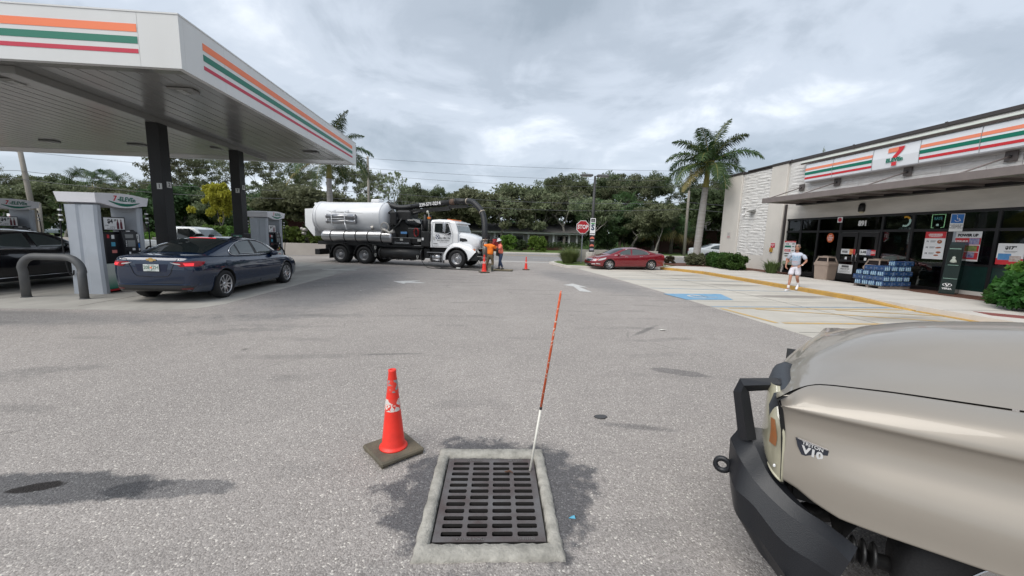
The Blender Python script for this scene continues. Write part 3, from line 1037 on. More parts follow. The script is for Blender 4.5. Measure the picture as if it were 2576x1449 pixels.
# columns with their pump number plates
for x, y in ((-10.3, 13.1), (-10.3, 17.0), (-24.4, 13.1), (-24.4, 17.0)):
	cl = MB().rbox(x, x + .37, y, y + .37, 0.0, ZB - .101 if x > -12 else ZB + .02, .012).build('column', COLM, can)
	MB().rbox(x - .03, x + .40, y - .03, y + .40, 0.0, .12, .01).build('column_base', COLM, cl)
PLT = mat('number_plate_white', (0.6, 0.6, 0.58), .5)
for n_, (x, y, z, fr) in {'1': (-10.3 + .26, 13.1 - .004, 3.05, 'f'), '2': (-10.3 + .374, 13.1 + .22, 3.12, 's'), '7': (-10.3 + .26, 17.0 - .004, 3.35, 'f'), '8': (-10.3 + .374, 17.0 + .22, 3.5, 's')}.items():
	if fr == 'f':
		pl = MB().bb(x - .075, x + .075, y - .006, y, z - .09, z + .09).build('number_sign', PLT, can)
		text('digit', n_, .17, INK, pl, frame((x, y - .009, z), (1, 0, 0), (0, 0, 1)), bold=.004)
	else:
		pl = MB().bb(x, x + .006, y - .09, y + .09, z - .09, z + .09).build('number_sign', PLT, can)
		text('digit', n_, .17, INK, pl, frame((x + .009, y, z), (0, 1, 0), (0, 0, 1)), bold=.004)

# ================================================================== FUEL PUMPS
PG = mat('pump_silver_grey', (0.46, 0.49, 0.535), 0.4, 0.15, rgb2=(0.40, 0.43, 0.47), vscale=1.5, bump=.05)
PHD = mat('pump_header_white', (0.86, 0.85, 0.88), 0.35, rgb2=(0.80, 0.79, 0.82), vscale=2)
PBK = mat('pump_black', (0.010, 0.010, 0.013), 0.4)
SCR = mat('pump_screen', (0.22, 0.23, 0.23), 0.15)
PNK = mat('sticker_pink', (0.62, 0.20, 0.18), .5)
CYN = mat('sticker_blue', (0.08, 0.35, 0.50), .5)

def gradmat():
	m = bpy.data.materials.new('pump_skirt_print')
	m.use_nodes = True
	t = m.node_tree
	p = pr(t.nodes)
	p.inputs['Roughness'].default_value = .35
	tcn = N(t, 'ShaderNodeTexCoord')
	sx = N(t, 'ShaderNodeSeparateXYZ')
	t.links.new(tcn.outputs['Object'], sx.inputs[0])
	r = N(t, 'ShaderNodeValToRGB')
	e_ = r.color_ramp.elements
	e_[0].position, e_[0].color = 0.10, (0.0, 0.22, 0.14, 1)
	e_[1].position, e_[1].color = 0.50, (0.58, 0.62, 0.58, 1)
	t.links.new(sx.outputs[2], r.inputs[0])
	t.links.new(r.outputs[0], p.inputs['Base Color'])
	return m

SKIRT = gradmat()

def seven(mb, M, s=1.0, ior=0, ired=1, igr=2):
	"""the striped numeral with the word across it, about 1 high, centred"""
	def P(pts, k, dz):
		vs = [M @ Vector((x * s, y * s, dz)) for x, y in pts]
		mb.add(vs, [tuple(range(len(vs)))], k)
	P([(-.42, .50), (.46, .50), (.33, .24), (-.42, .24)], ior, .002)
	P([(.18, .50), (.52, .50), (.44, .30), (.30, .12), (.17, -.02), (.14, -.10), (-.14, -.10), (-.08, .02), (.05, .16), (.15, .28), (.18, .36)], ired, .004)
	P([(-.14, -.34), (.14, -.34), (.14, -.56), (-.14, -.56)], ired, .002)
	vs, fs = textm('ELEVEn', .30 * s, bold=.016 * s, xs=1.05, M=M @ Matrix.Translation((0, -.22 * s, .004)))
	mb.add(vs, fs, igr)

def make_pump(label, side=True):
	"""dispenser, long side along y; local origin at the middle of its foot"""
	t = thing('fuel_pump', label, 'fuel pump', group='fuel dispensers under the canopy')
	L2 = .70
	for k, sg in enumerate((-1, 1)):
		pm = MB()
		prof = [(-.385, 0), (.385, 0), (.37, .7), (.375, 1.5), (.36, 2.30), (-.36, 2.30), (-.375, 1.5), (-.37, .7)]
		y0_, y1_ = (-L2, -L2 + .17) if sg < 0 else (L2 - .17, L2)
		# pillar with two shallow flutes on its outer face
		out = y0_ if sg < 0 else y1_
		rows_ = []
		for z, hw in ((0.0, .385), (.5, .372), (1.1, .362), (1.8, .362), (2.30, .375)):
			sec = [(-hw, y0_ + .02), (-hw + .02, y0_), (-.10, y0_), (-.055, y0_ + (.035 if sg < 0 else 0)), (.02, y0_ + (.035 if sg < 0 else 0)), (.06, y0_), (hw - .05, y0_), (hw, y0_ + .05),
				   (hw, y1_ - .03), (hw - .03, y1_), (-hw + .03, y1_), (-hw, y1_ - .03)]
			rows_.append([(a, b, z) for a, b in sec])
		pm.grid(rows_, smooth=False, closed=True)
		n_ = len(rows_[0])
		o_ = len(pm.v) - n_ * len(rows_)
		pm.f.append(tuple(o_ + (len(rows_) - 1) * n_ + i for i in range(n_)))
		pm.mi.append(0)
		pm.sm.append(False)
		pm.build('pillar', PG, t)
	# header: box at the ends, bowed down in the middle of the long sides
	hd = MB()
	for sx_ in (-1, 1):
		pass
	n_ = 14
	topl, botl = [], []
	for i in range(n_ + 1):
		f = i / n_
		y = -L2 - .06 + f * (2 * L2 + .12)
		bow = sin(pi * min(1, max(0, (f - .08) / .84)))
		topl.append((y, 2.60 + .05 * bow))
		botl.append((y, 2.36 - .09 * bow))
	poly = topl + botl[::-1]
	rows_ = []
	m_ = len(poly)
	for x, sh, dz in ((-.47, 1.03, .0), (-.44, .985, -.0), (.44, .985, .0), (.47, 1.03, 0)):
		rows_.append([(x, y * (1.0 if abs(x) > .45 else 1.0), z if z > 2.5 else z + (.0 if abs(x) > .45 else .0)) for y, z in poly])
	hd.grid([[(x * (1.05 if z > 2.5 else .99), y * (1.04 if z > 2.5 else .985), z) for y, z in poly] for x in (-.455, .455)], smooth=False, closed=True)
	for s_, sg in ((0, -1), (1, 1)):
		for i in range(n_):
			a, b = i, i + 1
			c, d = m_ - 1 - i, m_ - 2 - i
			o_ = s_ * m_
			hd.f.append((o_ + a, o_ + b, o_ + d, o_ + c))
			hd.mi.append(0)
			hd.sm.append(False)
	h = hd.build('header', PHD, t)
	# printed swoosh and name on both long faces
	for sg in (-1, 1):
		sw_ = MB()
		ysw = np.linspace(-.42, .50, 13)
		up_ = [(y, 2.44 - .055 * sin(pi * (y + .42) / .92)) for y in ysw]
		lo_ = [(y, 2.425 - .115 * sin(pi * (y + .42) / .92)) for y in ysw]
		tx = lambda z: sg * (.455 * (.99 + .06 * (z - 2.3) / .33) + .006)
		sw_.grid([[(tx(z), y * sg, z) for y, z in up_], [(tx(z), y * sg, z) for y, z in lo_]], smooth=False)
		sw_.build('header_swoosh', PGREEN, h, fix=False)
		Mx = frame((sg * .476, .04 * sg, 2.505), (0, sg, 0), (0, 0, 1))
		mb = MB()
		mb.add(*textm('7', .19, bold=.006, shear=.2, M=Mx @ Matrix.Translation((-.30, 0, 0))), 1)
		mb.add(*textm('-ELEVEn', .165, bold=.005, shear=.2, xs=.95, M=Mx @ Matrix.Translation((.05, -.005, 0))), 0)
		mb.build('header_name', [PGREEN, PRED], h, fix=False)
	for sg in (-1, 1):
		MB().rbox(-.30, .30, -.50, .50, 2.30, 2.34, .01).build('lamp_tray', PG, t) if sg < 0 else None
	# cabinet
	MB().rbox(-.30, .30, -.53, .53, 0.02, 1.62, .01).build('cabinet', PBK, t)
	for sg in (-1, 1):
		if sg < 0 and not side:
			continue
		Mf = lambda y, z, off=.0: frame((sg * (.30 + off), y * sg, z), (0, sg, 0), (0, 0, 1))

		def plate(name, y0, y1, z0, z1, t0, t1, m_, par=t, r=None):
			a, b = sg * (.30 + t0), sg * (.30 + t1)
			ya, yb = sorted((y0 * sg, y1 * sg))
			mb = MB()
			if r:
				mb.rbox(min(a, b), max(a, b), ya, yb, z0, z1, r)
			else:
				mb.bb(min(a, b), max(a, b), ya, yb, z0, z1)
			return mb.build(name, m_, par)
		sk = plate('skirt_panel', -.53, .53, .10, .78, .0, .05, SKIRT, r=.008)
		sk.data.materials[0] = SKIRT
		plate('red_sill', -.53, .53, .05, .095, .0, .055, PRED)
		lg_ = plate('skirt_logo', -.06, .46, .18, .70, .051, .055, PW, sk)
		plate('skirt_logo_rim', -.10, -.065, .16, .72, .051, .056, PGREEN, sk)
		mb = MB()
		seven(mb, Mf(.20, .45, .056), .42)
		mb.build('numeral_logo', [PORANGE, PRED, PGREEN], sk, fix=False)
		plate('control_panel', -.53, .53, .82, 1.56, .0, .06, PBK, r=.012)
		dm = MB()
		dm.prism([(sg * .36, .84), (sg * .46, .90), (sg * .455, 1.30), (sg * .41, 1.64), (sg * .36, 1.68)], *sorted((-.10 * sg, .34 * sg)), 'y')
		dc = dm.build('display_housing', PBK, t)
		plate('display_screen', 0.0, .24, 1.22, 1.40, .157, .163, SCR, dc)
		plate('upper_display', -.02, .22, 1.46, 1.56, .125, .14, SCR, dc)
		plate('card_reader', -.02, .08, 1.02, 1.10, .15, .18, PBK, dc)
		plate('label_plate', .14, .22, 1.12, 1.18, .158, .166, PW, dc)
		plate('label_plate', .0, .05, 1.00, 1.08, .182, .186, PW, dc)
		plate('brand_badge', .05, .16, 1.635, 1.66, .10, .12, PW, dc)
		for kk in range(4):
			plate('screen_button', -.045, -.02, 1.23 + kk * .045, 1.255 + kk * .045, .157, .165, PW, dc)
		plate('card_slot_sign', -.36, -.22, 1.06, 1.14, .061, .065, PNK)
		plate('round_sticker', -.36, -.25, 1.24, 1.35, .061, .065, CYN)
		plate('service_sticker', -.34, -.26, 1.44, 1.54, .061, .065, PW)
		plate('emblem_sticker', -.46, -.40, 1.46, 1.55, .061, .065, PRED)
		sg_ = plate('pump_number_sign', .40, .49, 1.33, 1.56, .061, .066, PW)
		text('digit', '1', .12, INK, sg_, Mf(.445, 1.47, .068), bold=.004)
		plate('blue_label', .39, .50, 1.18, 1.30, .061, .066, PBLUE)
		plate('white_label', .39, .50, 1.10, 1.16, .061, .066, PW)
		# nozzle grades
		for (y0, y1, m_) in ((-.05, .10, PNK), (.10, .23, PGREEN), (.23, .40, PCRIM)):
			plate('grade_panel', y0, y1, .82 if m_ is PNK else .90, .98, .150 if m_ is PNK else .12, .157, m_, dc)
		nz = MB()
		nz.tube([(sg * .50, .02 * sg, .98), (sg * .52, .02 * sg, .90), (sg * .47, .03 * sg, .86)], [.022, .026, .018], 8)
		nz.build('nozzle', mat('nozzle_yellow', (.5, .36, .05), .5), t)
		# poster on top of the cabinet
		po = plate('pump_poster', -.50, .14, 1.66, 2.02, -.0, .03, BLACKM)
		plate('poster_sheet', -.47, .11, 1.685, 1.995, .031, .034, PW, po)
		mb = MB()
		mb.add(*textm('$4', .15, bold=.006, M=Mf(-.30, 1.90, .037)))
		mb.add(*textm('.39', .07, bold=.003, M=Mf(-.16, 1.93, .037)))
		mb.add(*textm('2 FOR', .035, bold=.001, M=Mf(-.40, 1.79, .037)))
		mb.add(*textm('1L BOTTLE', .03, bold=.001, M=Mf(-.24, 1.75, .037)))
		for yy in (-.40, -.34, -.28, -.22):
			mb.bb(*sorted((sg * (.30 + .035), sg * (.30 + .037))), *sorted((yy * sg, (yy + .045) * sg)), 1.71, 1.72)
		mb.build('poster_lettering', INK, po, fix=False)
		bt = MB()
		for yy in (-.085, .015):
			o2 = Matrix.Translation((sg * .337, yy * sg, 1.70)) @ Matrix.Diagonal((.12, 1, 1, 1))
			bt.lathe([(.03, 0), (.036, .02), (.034, .09), (.036, .13), (.03, .17), (.013, .21), (.013, .25), (.003, .26)], 12, M=o2)
		bt.build('poster_bottle', mat('soda_red', (0.12, 0.012, 0.025), .4), po)
		# hoses hung at both ends
		hs = MB()
		for yy, dd in ((.74, 1),):
			hs.tube(spline([(sg * .40, yy * sg, 2.28), (sg * .44, (yy) * sg, 1.9), (sg * .43, (yy + dd * .03) * sg, 1.3), (sg * .39, (yy + dd * .05) * sg, .9), (sg * .36, (yy + dd * .02) * sg, .55), (sg * .30, yy * sg, .5), (sg * .27, yy * sg, .62)], 5), .016, 6)
		hs.build('hose', RUBBER, t)
		cl_ = MB()
		for yy in (.745,):
			for z_ in (2.15, 2.02, 1.90):
				cl_.rbox(sg * .42 - .03, sg * .42 + .03, yy * sg - .03, yy * sg + .03, z_ - .022, z_ + .022, .006)
		cl_.build('hose_clip', PW, t)
	return t

pump = make_pump('nearest grey fuel pump, behind the dark blue sedan trunk')
pump.location = (-10.22, 11.47, 0.004)
p2 = copytree(pump, 'grey fuel pump beside the second black column, at the blue sedan hood', (-10.22, 19.35, 0.004))
p3 = copytree(pump, 'fuel pump behind the roof of the black car at the left', (-17.35, 15.55, 0.004))
p2['group'] = p3['group'] = 'fuel dispensers under the canopy'
# hose from pump 2 curling down by the sedan
hz_ = MB().tube(spline([(-9.75, 18.75, 1.05), (-9.45, 18.4, 1.15), (-9.0, 17.9, 1.15), (-8.6, 17.5, .9), (-8.5, 17.4, .5), (-8.75, 17.6, .12)], 6), .03, 8).build('fuel_hose', RUBBER)
tag(hz_, 'black fuel hose drooping from the second pump over the sedan hood', 'hose')
# island trash and squeegee box by column two
tb = thing('island_bin', 'black windshield-service bin with a small green notice beside the second column', 'bin', (-9.55, 16.2, 0))
MB().rbox(-.22, .22, -.2, .2, 0, 1.30, .02).build('body', BLACKM, tb)
MB().rbox(-.25, .25, -.23, .23, 1.30, 1.62, .02).build('hood', BLACKM, tb)
nb = MB().bb(-.17, .17, -.236, -.231, 1.36, 1.56).build('notice', mat('notice_green', (.05, .16, .12), .5), tb)
text('notice_lettering', 'SEE\nINSIDE', .07, PW, nb, frame((0, -.238, 1.46), (1, 0, 0), (0, 0, 1)), bold=.002)
tb2 = thing('island_bin', 'plain black bin right behind the first black column', 'bin', (-9.75, 14.2, 0))
MB().rbox(-.2, .2, -.2, .2, 0, 1.25, .03).build('body', BLACKM, tb2)
MB().lathe([(.22, 1.25), (.22, 1.35), (.18, 1.5), (.08, 1.6)], 16).build('hood', BLACKM, tb2)

# hoop bollard
bo = thing('hoop_bollard', 'dark grey steel hoop bollard at the end of the pump island', 'bollard', (0, 0, 0))
BOL = mat('bollard_grey', (0.075, 0.078, 0.082), 0.55, rgb2=(0.10, 0.10, 0.10), vscale=3, bump=.2, bscale=90)
pts = [(-11.07, 10.16, -.02), (-11.07, 10.16, .62)]
for a in np.linspace(pi, pi / 2, 7)[1:]:
	pts.append((-10.72 + .35 * cos(a), 10.13, .65 + .36 * sin(a)))
for a in np.linspace(pi / 2, 0, 7):
	pts.append((-10.0 + .35 * cos(a), 10.06, .65 + .36 * sin(a)))
pts += [(-9.65, 10.04, .62), (-9.65, 10.04, -.02)]
MB().tube(pts, .083, 16).build('hoop', BOL, bo)
MB().lathe([(.10, 0), (.10, .012), (.085, .02)], 16, M=Matrix.Translation((-9.65, 10.04, .003))).lathe([(.10, 0), (.10, .012), (.085, .02)], 16, M=Matrix.Translation((-11.07, 10.16, .003))).build('collar', BOL, bo)

# ================================================================== THE SHOP
STUC = mat('beige_stucco', (0.62, 0.585, 0.54), 0.9, rgb2=(0.56, 0.53, 0.49), vscale=1.2, bump=.25, bscale=90)
STUC2 = mat('streaked_stucco', (0.64, 0.61, 0.57), 0.9, rgb2=(0.42, 0.40, 0.37), vscale=.7, bump=.2, bscale=60, stretch=(1, .5, 2.6), detail=8)
STONE = mat('white_ledge_stone', (0.76, 0.745, 0.725), 0.9, rgb2=(0.62, 0.60, 0.58), vscale=5, bump=.8, bscale=30)
MORT = mat('stone_backing', (0.5, 0.49, 0.47), .95)
DBRN = mat('dark_brown_cap', (0.045, 0.038, 0.037), .5)
TAUP = mat('taupe_metal', (0.175, 0.148, 0.14), .45, var=.08)
FRM = mat('black_window_frame', (0.009, 0.008, 0.009), .4)
GRNP = mat('dark_green_panel', (0.010, 0.030, 0.026), .25, var=.2)
GLS = glassmat('shop_glass', (0.42, 0.47, 0.46))
XF = 17.3
sh = thing('convenience_store', 'low white stone and stucco convenience store with a taupe awning', 'store', (0, 0, 0))
sh['label'] = 'low white stone convenience store with taupe awning and dark glass front'
# walls
MB().bb(XF, XF + .3, 21.2, 26.8, 0, 6.25).build('wall', MORT, sh)
MB().bb(XF, XF + .3, -8, 21.2, 3.18, 4.16).build('header_wall', STUC2, sh)
MB().bb(XF, XF + .3, -8, 21.2, 4.16, 6.30).build('upper_wall', MORT, sh)
MB().bb(XF, 32, 26.5, 26.8, 0, 6.25).build('side_wall', STUC, sh)
MB().rbox(XF - .12, XF + .3, 25.06, 26.82, 0, 6.27, .02).build('pilaster', STUC, sh)
MB().rbox(XF - .12, XF + .3, 21.20, 22.42, 0, 6.30, .02).build('pilaster', STUC, sh)
MB().bb(XF - .04, XF, 22.42, 25.06, 0, 1.02).build('base_course', STUC, sh)
MB().bb(XF + .02, XF + .34, 20.95, 21.2, 0.0, 3.18).build('jamb', STUC, sh)
MB().bb(XF - .09, XF + .0, 21.02, 21.12, .15, 4.0).build('drain_pipe', DBRN, sh)
# parapet cap, stepping up over the shopfront
MB().rbox(XF - .16, XF + .4, 24.95, 26.9, 6.27, 6.42, .015).build('parapet_cap', DBRN, sh)
MB().rbox(XF - .07, XF + .4, 22.43, 24.94, 6.25, 6.38, .015).build('parapet_cap', DBRN, sh)
MB().rbox(XF - .16, XF + .4, 21.1, 22.42, 6.30, 6.44, .015).build('parapet_cap', DBRN, sh)
for y in np.arange(-8, 21.09, 3.63):
	MB().rbox(XF - .07, XF + .4, y + .004, y + 3.62, 6.30, 6.45, .015).build('parapet_cap', DBRN, sh)
	MB().rbox(XF - .085, XF - .071, y - .05, y + .05, 6.29, 6.47, .003).build('cap_joint', DBRN, sh)
MB().bb(XF + .4, 32, -8, 26.5, 5.9, 6.0).build('roof_deck', MORT, sh)
# ledge stones: shared rough blocks laid in courses
random.seed(11)
SV = []
for k in range(7):
	mb = MB()
	P = []
	for j in range(4):
		row = []
		for i in range(4):
			y, z = i / 3, j / 3
			edge = i in (0, 3) or j in (0, 3)
			row.append((-(0.016 if edge else .022 + .022 * random.random()), min(1, max(0, y + (0 if i in (0, 3) else .12 * (random.random() - .5)))), z + (0 if j in (0, 3) else .15 * (random.random() - .5))))
		P.append(row)
	mb.grid(P, smooth=False)
	ring_ = [(0, 0), (1, 0), (1, 1), (0, 1)]
	mb.add([(-.02, a, b) for a, b in ring_] + [(0.02, a, b) for a, b in ring_], [(0, 1, 5, 4), (1, 2, 6, 5), (2, 3, 7, 6), (3, 0, 4, 7)])
	o = mb.build('stone', STONE)
	SV.append(o.data)
	bpy.data.objects.remove(o)

def stones(y0, y1, z0, z1, ch, lmin, lmax, skip=None):
	z = z0
	n = 0
	while z < z1 - .03:
		h_ = min(ch * random.uniform(.8, 1.2), z1 - z)
		y = y1
		while y > y0 + .02:
			l_ = random.uniform(lmin, lmax)
			if y - l_ < y0 + .25:
				l_ = y - y0
			if not (skip and skip(y - l_ / 2, z + h_ / 2)):
				o = bpy.data.objects.new('stone', random.choice(SV))
				C.objects.link(o)
				o.parent = sh
				o.location = (XF - .001 - random.uniform(0, .012), y - l_ + .004, z + .004)
				o.scale = (random.uniform(.6, 1.15), l_ - .008, h_ - .008)
				n += 1
			y -= l_
		z += h_
	return n

n1_ = stones(22.44, 25.04, 1.02, 6.24, .185, .55, 1.5)
n2_ = stones(11.5, 21.08, 4.95, 6.28, .2, .8, 1.9, skip=lambda y, z: (9.9 < y < 19.4 and 5.12 < z < 5.85))
n3_ = stones(11.5, 21.08, 4.22, 4.95, .19, .7, 1.7)
print('stones', n1_, n2_, n3_)
# the far end of the wall, joined
mb = MB()
for z in np.arange(4.22, 6.2, .26):
	y = 11.48
	while y > -7:
		l_ = random.uniform(.7, 1.6)
		mb.rbox(XF - random.uniform(.04, .08), XF - .001, y - l_ + .004, y - .004, z + .004, z + .252, .015)
		y -= l_
tag(mb.build('stone_courses', STONE, sh), kind='stuff')
# awning
aw = MB().bb(15.05, XF, -6, 20.0, 3.98, 4.05).build('awning_deck', TAUP, sh)
MB().rbox(14.98, 15.05, -6, 20.05, 3.90, 4.16, .01).build('awning_fascia', TAUP, sh)
MB().prism([(15.06, 4.05), (XF, 4.05), (XF, 4.16), (15.06, 4.14)], 20.001, 20.06, 'y').build('awning_end', TAUP, sh)
MB().bb(15.2, 15.26, -6, 19.9, 3.90, 3.978).build('awning_gutter', mat('galvanised', (.35, .36, .3), .4, .6), sh)
MB().bb(16.9, XF - .001, -6, 20.0, 3.86, 3.978).build('awning_ledger', FRM, sh)
for y in np.arange(-5.5, 19.9, 1.1):
	MB().bb(15.27, 16.89, y - .03, y + .03, 3.90, 3.978).build('awning_rib', TAUP, sh)
for y in (20.1, 18.0, 14.85, 11.75, 8.6):
	pt_ = MB().rbox(XF - .12, XF - .07, y - .16, y + .16, 4.66, 5.0, .01).build('rod_plate', mat('rod_plate_brown', (.10, .085, .08), .5), sh)
	MB().cyl((XF - .13, y, 4.82), (15.35, y + .02, 4.17), .028, 8).build('tie_rod', TAUP, pt_)
	MB().lathe([(.05, 0), (.05, .03), (.02, .04)], 8, M=Matrix.Translation((XF - .12, y, 4.82)) @ Matrix.Rotation(-pi / 2, 4, 'Y')).build('rod_boss', FRM, pt_)
# shopfront: mullions and panes. Bays between these y
ZH, ZTR, ZSILL = 3.18, 2.46, 1.22
ml = [21.05, 19.97, 18.87, 17.62, 15.65, 14.46, 13.1, 11.84, 10.55, 9.3, 8.0, 6.7, 5.4, 4.1, 2.8, 1.5, .2, -1.7]
for y in ml:
	MB().bb(XF + .04, XF + .14, y - .05, y + (.05 if y != 13.1 else .12), .16, ZH - .1).build('mullion', FRM, sh)
for a, b in zip(ml, ml[1:]):
	MB().bb(XF + .05, XF + .13, b + .05, a - .05, ZTR - .05, ZTR + .05).build('transom', FRM, sh)
MB().bb(XF + .03, XF + .15, -1.75, 21.0, ZH - .1, ZH - .003).build('head_rail', FRM, sh)
for i, (a, b) in enumerate(zip(ml, ml[1:])):
	y0, y1 = b + .05, a - .05
	MB().bb(XF + .085, XF + .095, y0, y1, ZTR + .05, ZH - .1).build('window_pane', GLS, sh)
	if (a, b) == (17.62, 15.65):
		continue
	if y1 < 14.3:
		MB().bb(XF + .06, XF + .12, y0, y1, .3, ZSILL - .04).build('spandrel_panel', GRNP, sh)
		MB().bb(XF + .05, XF + .13, y0, y1, ZSILL - .04, ZSILL + .04).build('sill_rail', FRM, sh)
		MB().bb(XF + .085, XF + .095, y0, y1, ZSILL + .04, ZTR - .05).build('window_pane', GLS, sh)
		MB().bb(XF + .02, XF + .15, y0, y1, .15, .3).build('footing', STUC, sh)
	else:
		MB().bb(XF + .085, XF + .095, y0, y1, .28, ZTR - .05).build('window_pane', GLS, sh)
		MB().bb(XF + .05, XF + .13, y0, y1, .15, .28).build('sill_rail', FRM, sh)
# double door
for y0, y1, hy in ((16.65, 17.55, 16.72), (15.71, 16.61, 16.54)):
	d_ = MB()
	d_.bb(XF + .02, XF + .07, y0, y0 + .13, .17, ZTR - .06).bb(XF + .02, XF + .07, y1 - .13, y1, .17, ZTR - .06)
	d_.bb(XF + .02, XF + .07, y0 + .13, y1 - .13, 2.20, ZTR - .06).bb(XF + .02, XF + .07, y0 + .13, y1 - .13, .17, .42)
	d_.bb(XF + .02, XF + .07, y0 + .13, y1 - .13, 1.02, 1.12)
	dd = d_.build('door', FRM, sh)
	MB().bb(XF + .04, XF + .05, y0 + .13, y1 - .13, 1.12, 2.20).build('door_pane', GLS, dd)
	MB().bb(XF + .04, XF + .05, y0 + .13, y1 - .13, .42, 1.02).build('door_pane', GLS, dd)
	MB().tube([(XF + .02, hy, 1.05), (XF - .06, hy, 1.05), (XF - .06, hy, 1.42), (XF + .02, hy, 1.42)], .014, 8).build('handle', STEEL, dd)
	MB().bb(XF + .012, XF + .019, (y0 + y1) / 2 - .05, (y0 + y1) / 2 + .05, 1.13, 1.25).build('door_decal', PW, dd)
# dim interior
INT = mat('shop_interior', (0.10, 0.10, 0.10), .7)
MB().bb(XF + 6, XF + 6.1, -6, 21, 0.1, 3.6).build('back_wall', mat('shop_back_wall', (0.12, 0.11, 0.10), .8, rgb2=(.05, .06, .07), vscale=1.5), sh)
MB().bb(XF + .2, XF + 6, -6, 21, 0.1, 0.15).build('shop_floor', INT, sh)
MB().bb(XF + .35, XF + 6, -6, 21, 3.6, 3.65).build('shop_ceiling', INT, sh)
LTUBE = mat('lit_tube', (1, 1, .95), .5, emit=(1, .97, .88), estr=2.2)
for y in (17.5, 14.0, 10.5, 7.0, 3.5):
	for x in (19.0, 21.2):
		MB().bb(x, x + .12, y - 1.3, y + 1.0, 3.54, 3.585).build('ceiling_tube', LTUBE, sh)
for k, (x, y, h_, c_) in enumerate(((19.2, 19.6, 1.5, (.12, .03, .03)), (19.6, 13.6, 1.5, (.08, .14, .13)), (20.5, 11.5, 1.6, (.14, .10, .04)), (19.8, 9.6, 1.4, (.10, .02, .02)), (21.0, 15.5, 1.9, (.02, .05, .12)), (19.5, 7.2, 1.5, (.12, .12, .04)), (19.4, 4.4, 1.5, (.05, .1, .04)))):
	f_ = MB()
	f_.bb(x, x + .5, y - .8, y + .8, .15, h_)
	for z_ in (.55, .95, 1.3):
		f_.bb(x - .12, x, y - .78, y + .78, z_, z_ + .03)
	s__ = f_.build('shelf_unit', mat('shelf_colour_%s' % 'abcdefg'[k], c_, .6, rgb2=(c_[2] * 2, c_[0] * 1.5, c_[1] * 2), vscale=7), sh)
# fittings on the wall
wl = MB().lathe([(.0, .20), (.10, .19), (.14, .10), (.15, -.02), (.15, -.17), (.10, -.2)], 16, M=Matrix.Translation((XF - .02, 16.62, 3.52)) @ Matrix.Diagonal((.8, 1, 1, 1))).build('wall_lamp', FRM, sh)
MB().lathe([(.0, -.26), (.09, -.24), (.13, -.17)], 16, M=Matrix.Translation((XF - .02, 16.62, 3.52)) @ Matrix.Diagonal((.8, 1, 1, 1))).build('lamp_glass', mat('lamp_glass', (.45, .4, .28), .3), wl)
MB().prism([(XF - .42, 3.75), (XF - .04, 3.70), (XF - .04, 3.90), (XF - .1, 3.90)], 23.55, 23.95, 'y').build('wedge_lamp', mat('lamp_grey', (.18, .18, .17), .5), sh)
for z_, y_ in ((4.07, 24.6), (3.61, 24.53)):
	cm = MB().lathe([(.05, 0), (.05, .06), (.04, .09)], 12, M=Matrix.Translation((XF - .06, y_, z_)) @ Matrix.Rotation(-pi / 2, 4, 'Y')).build('security_camera', WHITE, sh)
	MB().lathe([(.0, .07), (.04, .06), (.062, 0), (.04, -.05), (.0, -.06)], 12, M=Matrix.Translation((XF - .2, y_, z_ - .03))).build('camera_dome', WHITE, cm)

def board(name, label, cat, y0, y1, z0, z1, m_=PW, x=XF + .03, th=.01, ts=1.0):
	"""a flat printed board facing -x; returns (thing, maker for printed shapes in 0..1 board coordinates)"""
	t = thing(name, label, cat, (x, (y0 + y1) / 2, z0))
	W, H = y1 - y0, z1 - z0
	b = MB().bb(-th, 0, -W / 2, W / 2, 0, H).build('sheet', m_, t)
	lay = [0]

	def P(u0, u1, v0, v1, mm, nm='print_block'):
		# u runs left to right as seen from outside, i.e. towards -y
		lay[0] += 1
		e_ = th + .0015 + .0004 * lay[0]
		return MB().bb(-e_, -e_ + .0012, W / 2 - u1 * W, W / 2 - u0 * W, v0 * H, v1 * H).build(nm, mm, b)

	def T(s, u, v, size, mm, bold=.0, xs=1.0, shear=0):
		lay[0] += 1
		e_ = th + .0035 + .0004 * lay[0]
		return text('lettering', s, size * ts, mm, b, frame((-e_, W / 2 - u * W, v * H), (0, -1, 0), (0, 0, 1)), bold=bold, xs=xs, shear=shear)
	return t, P, T

# address and window signs
ad = thing('address_number', 'white street number 891 above the double doors', 'sign', (XF + .02, 16.52, 2.80))
text('digits', '891', .32, PW, ad, frame((0, 0, 0), (0, -1, 0), (0, 0, 1)), bold=.012, depth=.01, xs=.85)
t, P, T = board('sticker_sign', 'small white notice with a crimson seal left of the door header', 'notice', 17.54, 17.80, 2.88, 3.14, x=XF + .02)
mb = MB().prism([(.10 * cos(a), .13 + .10 * sin(a)) for a in np.linspace(0, 2 * pi, 9)[:-1]], -.016, -.0135, 'x')
mb.build('seal', PCRIM, t)
T('3', .5, .5, .12, PW, .004)
t = thing('round_sign', 'round orange sign with white writing left of the doors', 'sign', (XF + .035, 18.08, 2.14))
MB().prism([(.19 * cos(a), .23 * sin(a)) for a in np.linspace(0, 2 * pi, 25)[:-1]], -.012, 0, 'x').build('disc', mat('sign_orange', (.66, .14, .03), .5), t)
MB().prism([(.165 * cos(a), .20 * sin(a)) for a in np.linspace(0, 2 * pi, 25)[:-1]], -.0135, -.0121, 'x').build('rim_print', mat('sign_orange_dark', (.55, .09, .02), .5), t)
text('lettering', 'EAT\nCHEAP\nEATS', .10, PW, t, frame((-.015, 0, 0), (0, -1, 0), (0, 0, 1)), bold=.003)
t, P, T = board('poster', 'upper price poster with a red heading behind the walking man', 'poster', 20.16, 20.94, 1.27, 1.95, ts=.85)
P(0, 1, .88, 1, PRED); T('EVERY DAY VALUE', .5, .94, .075, PW, .001)
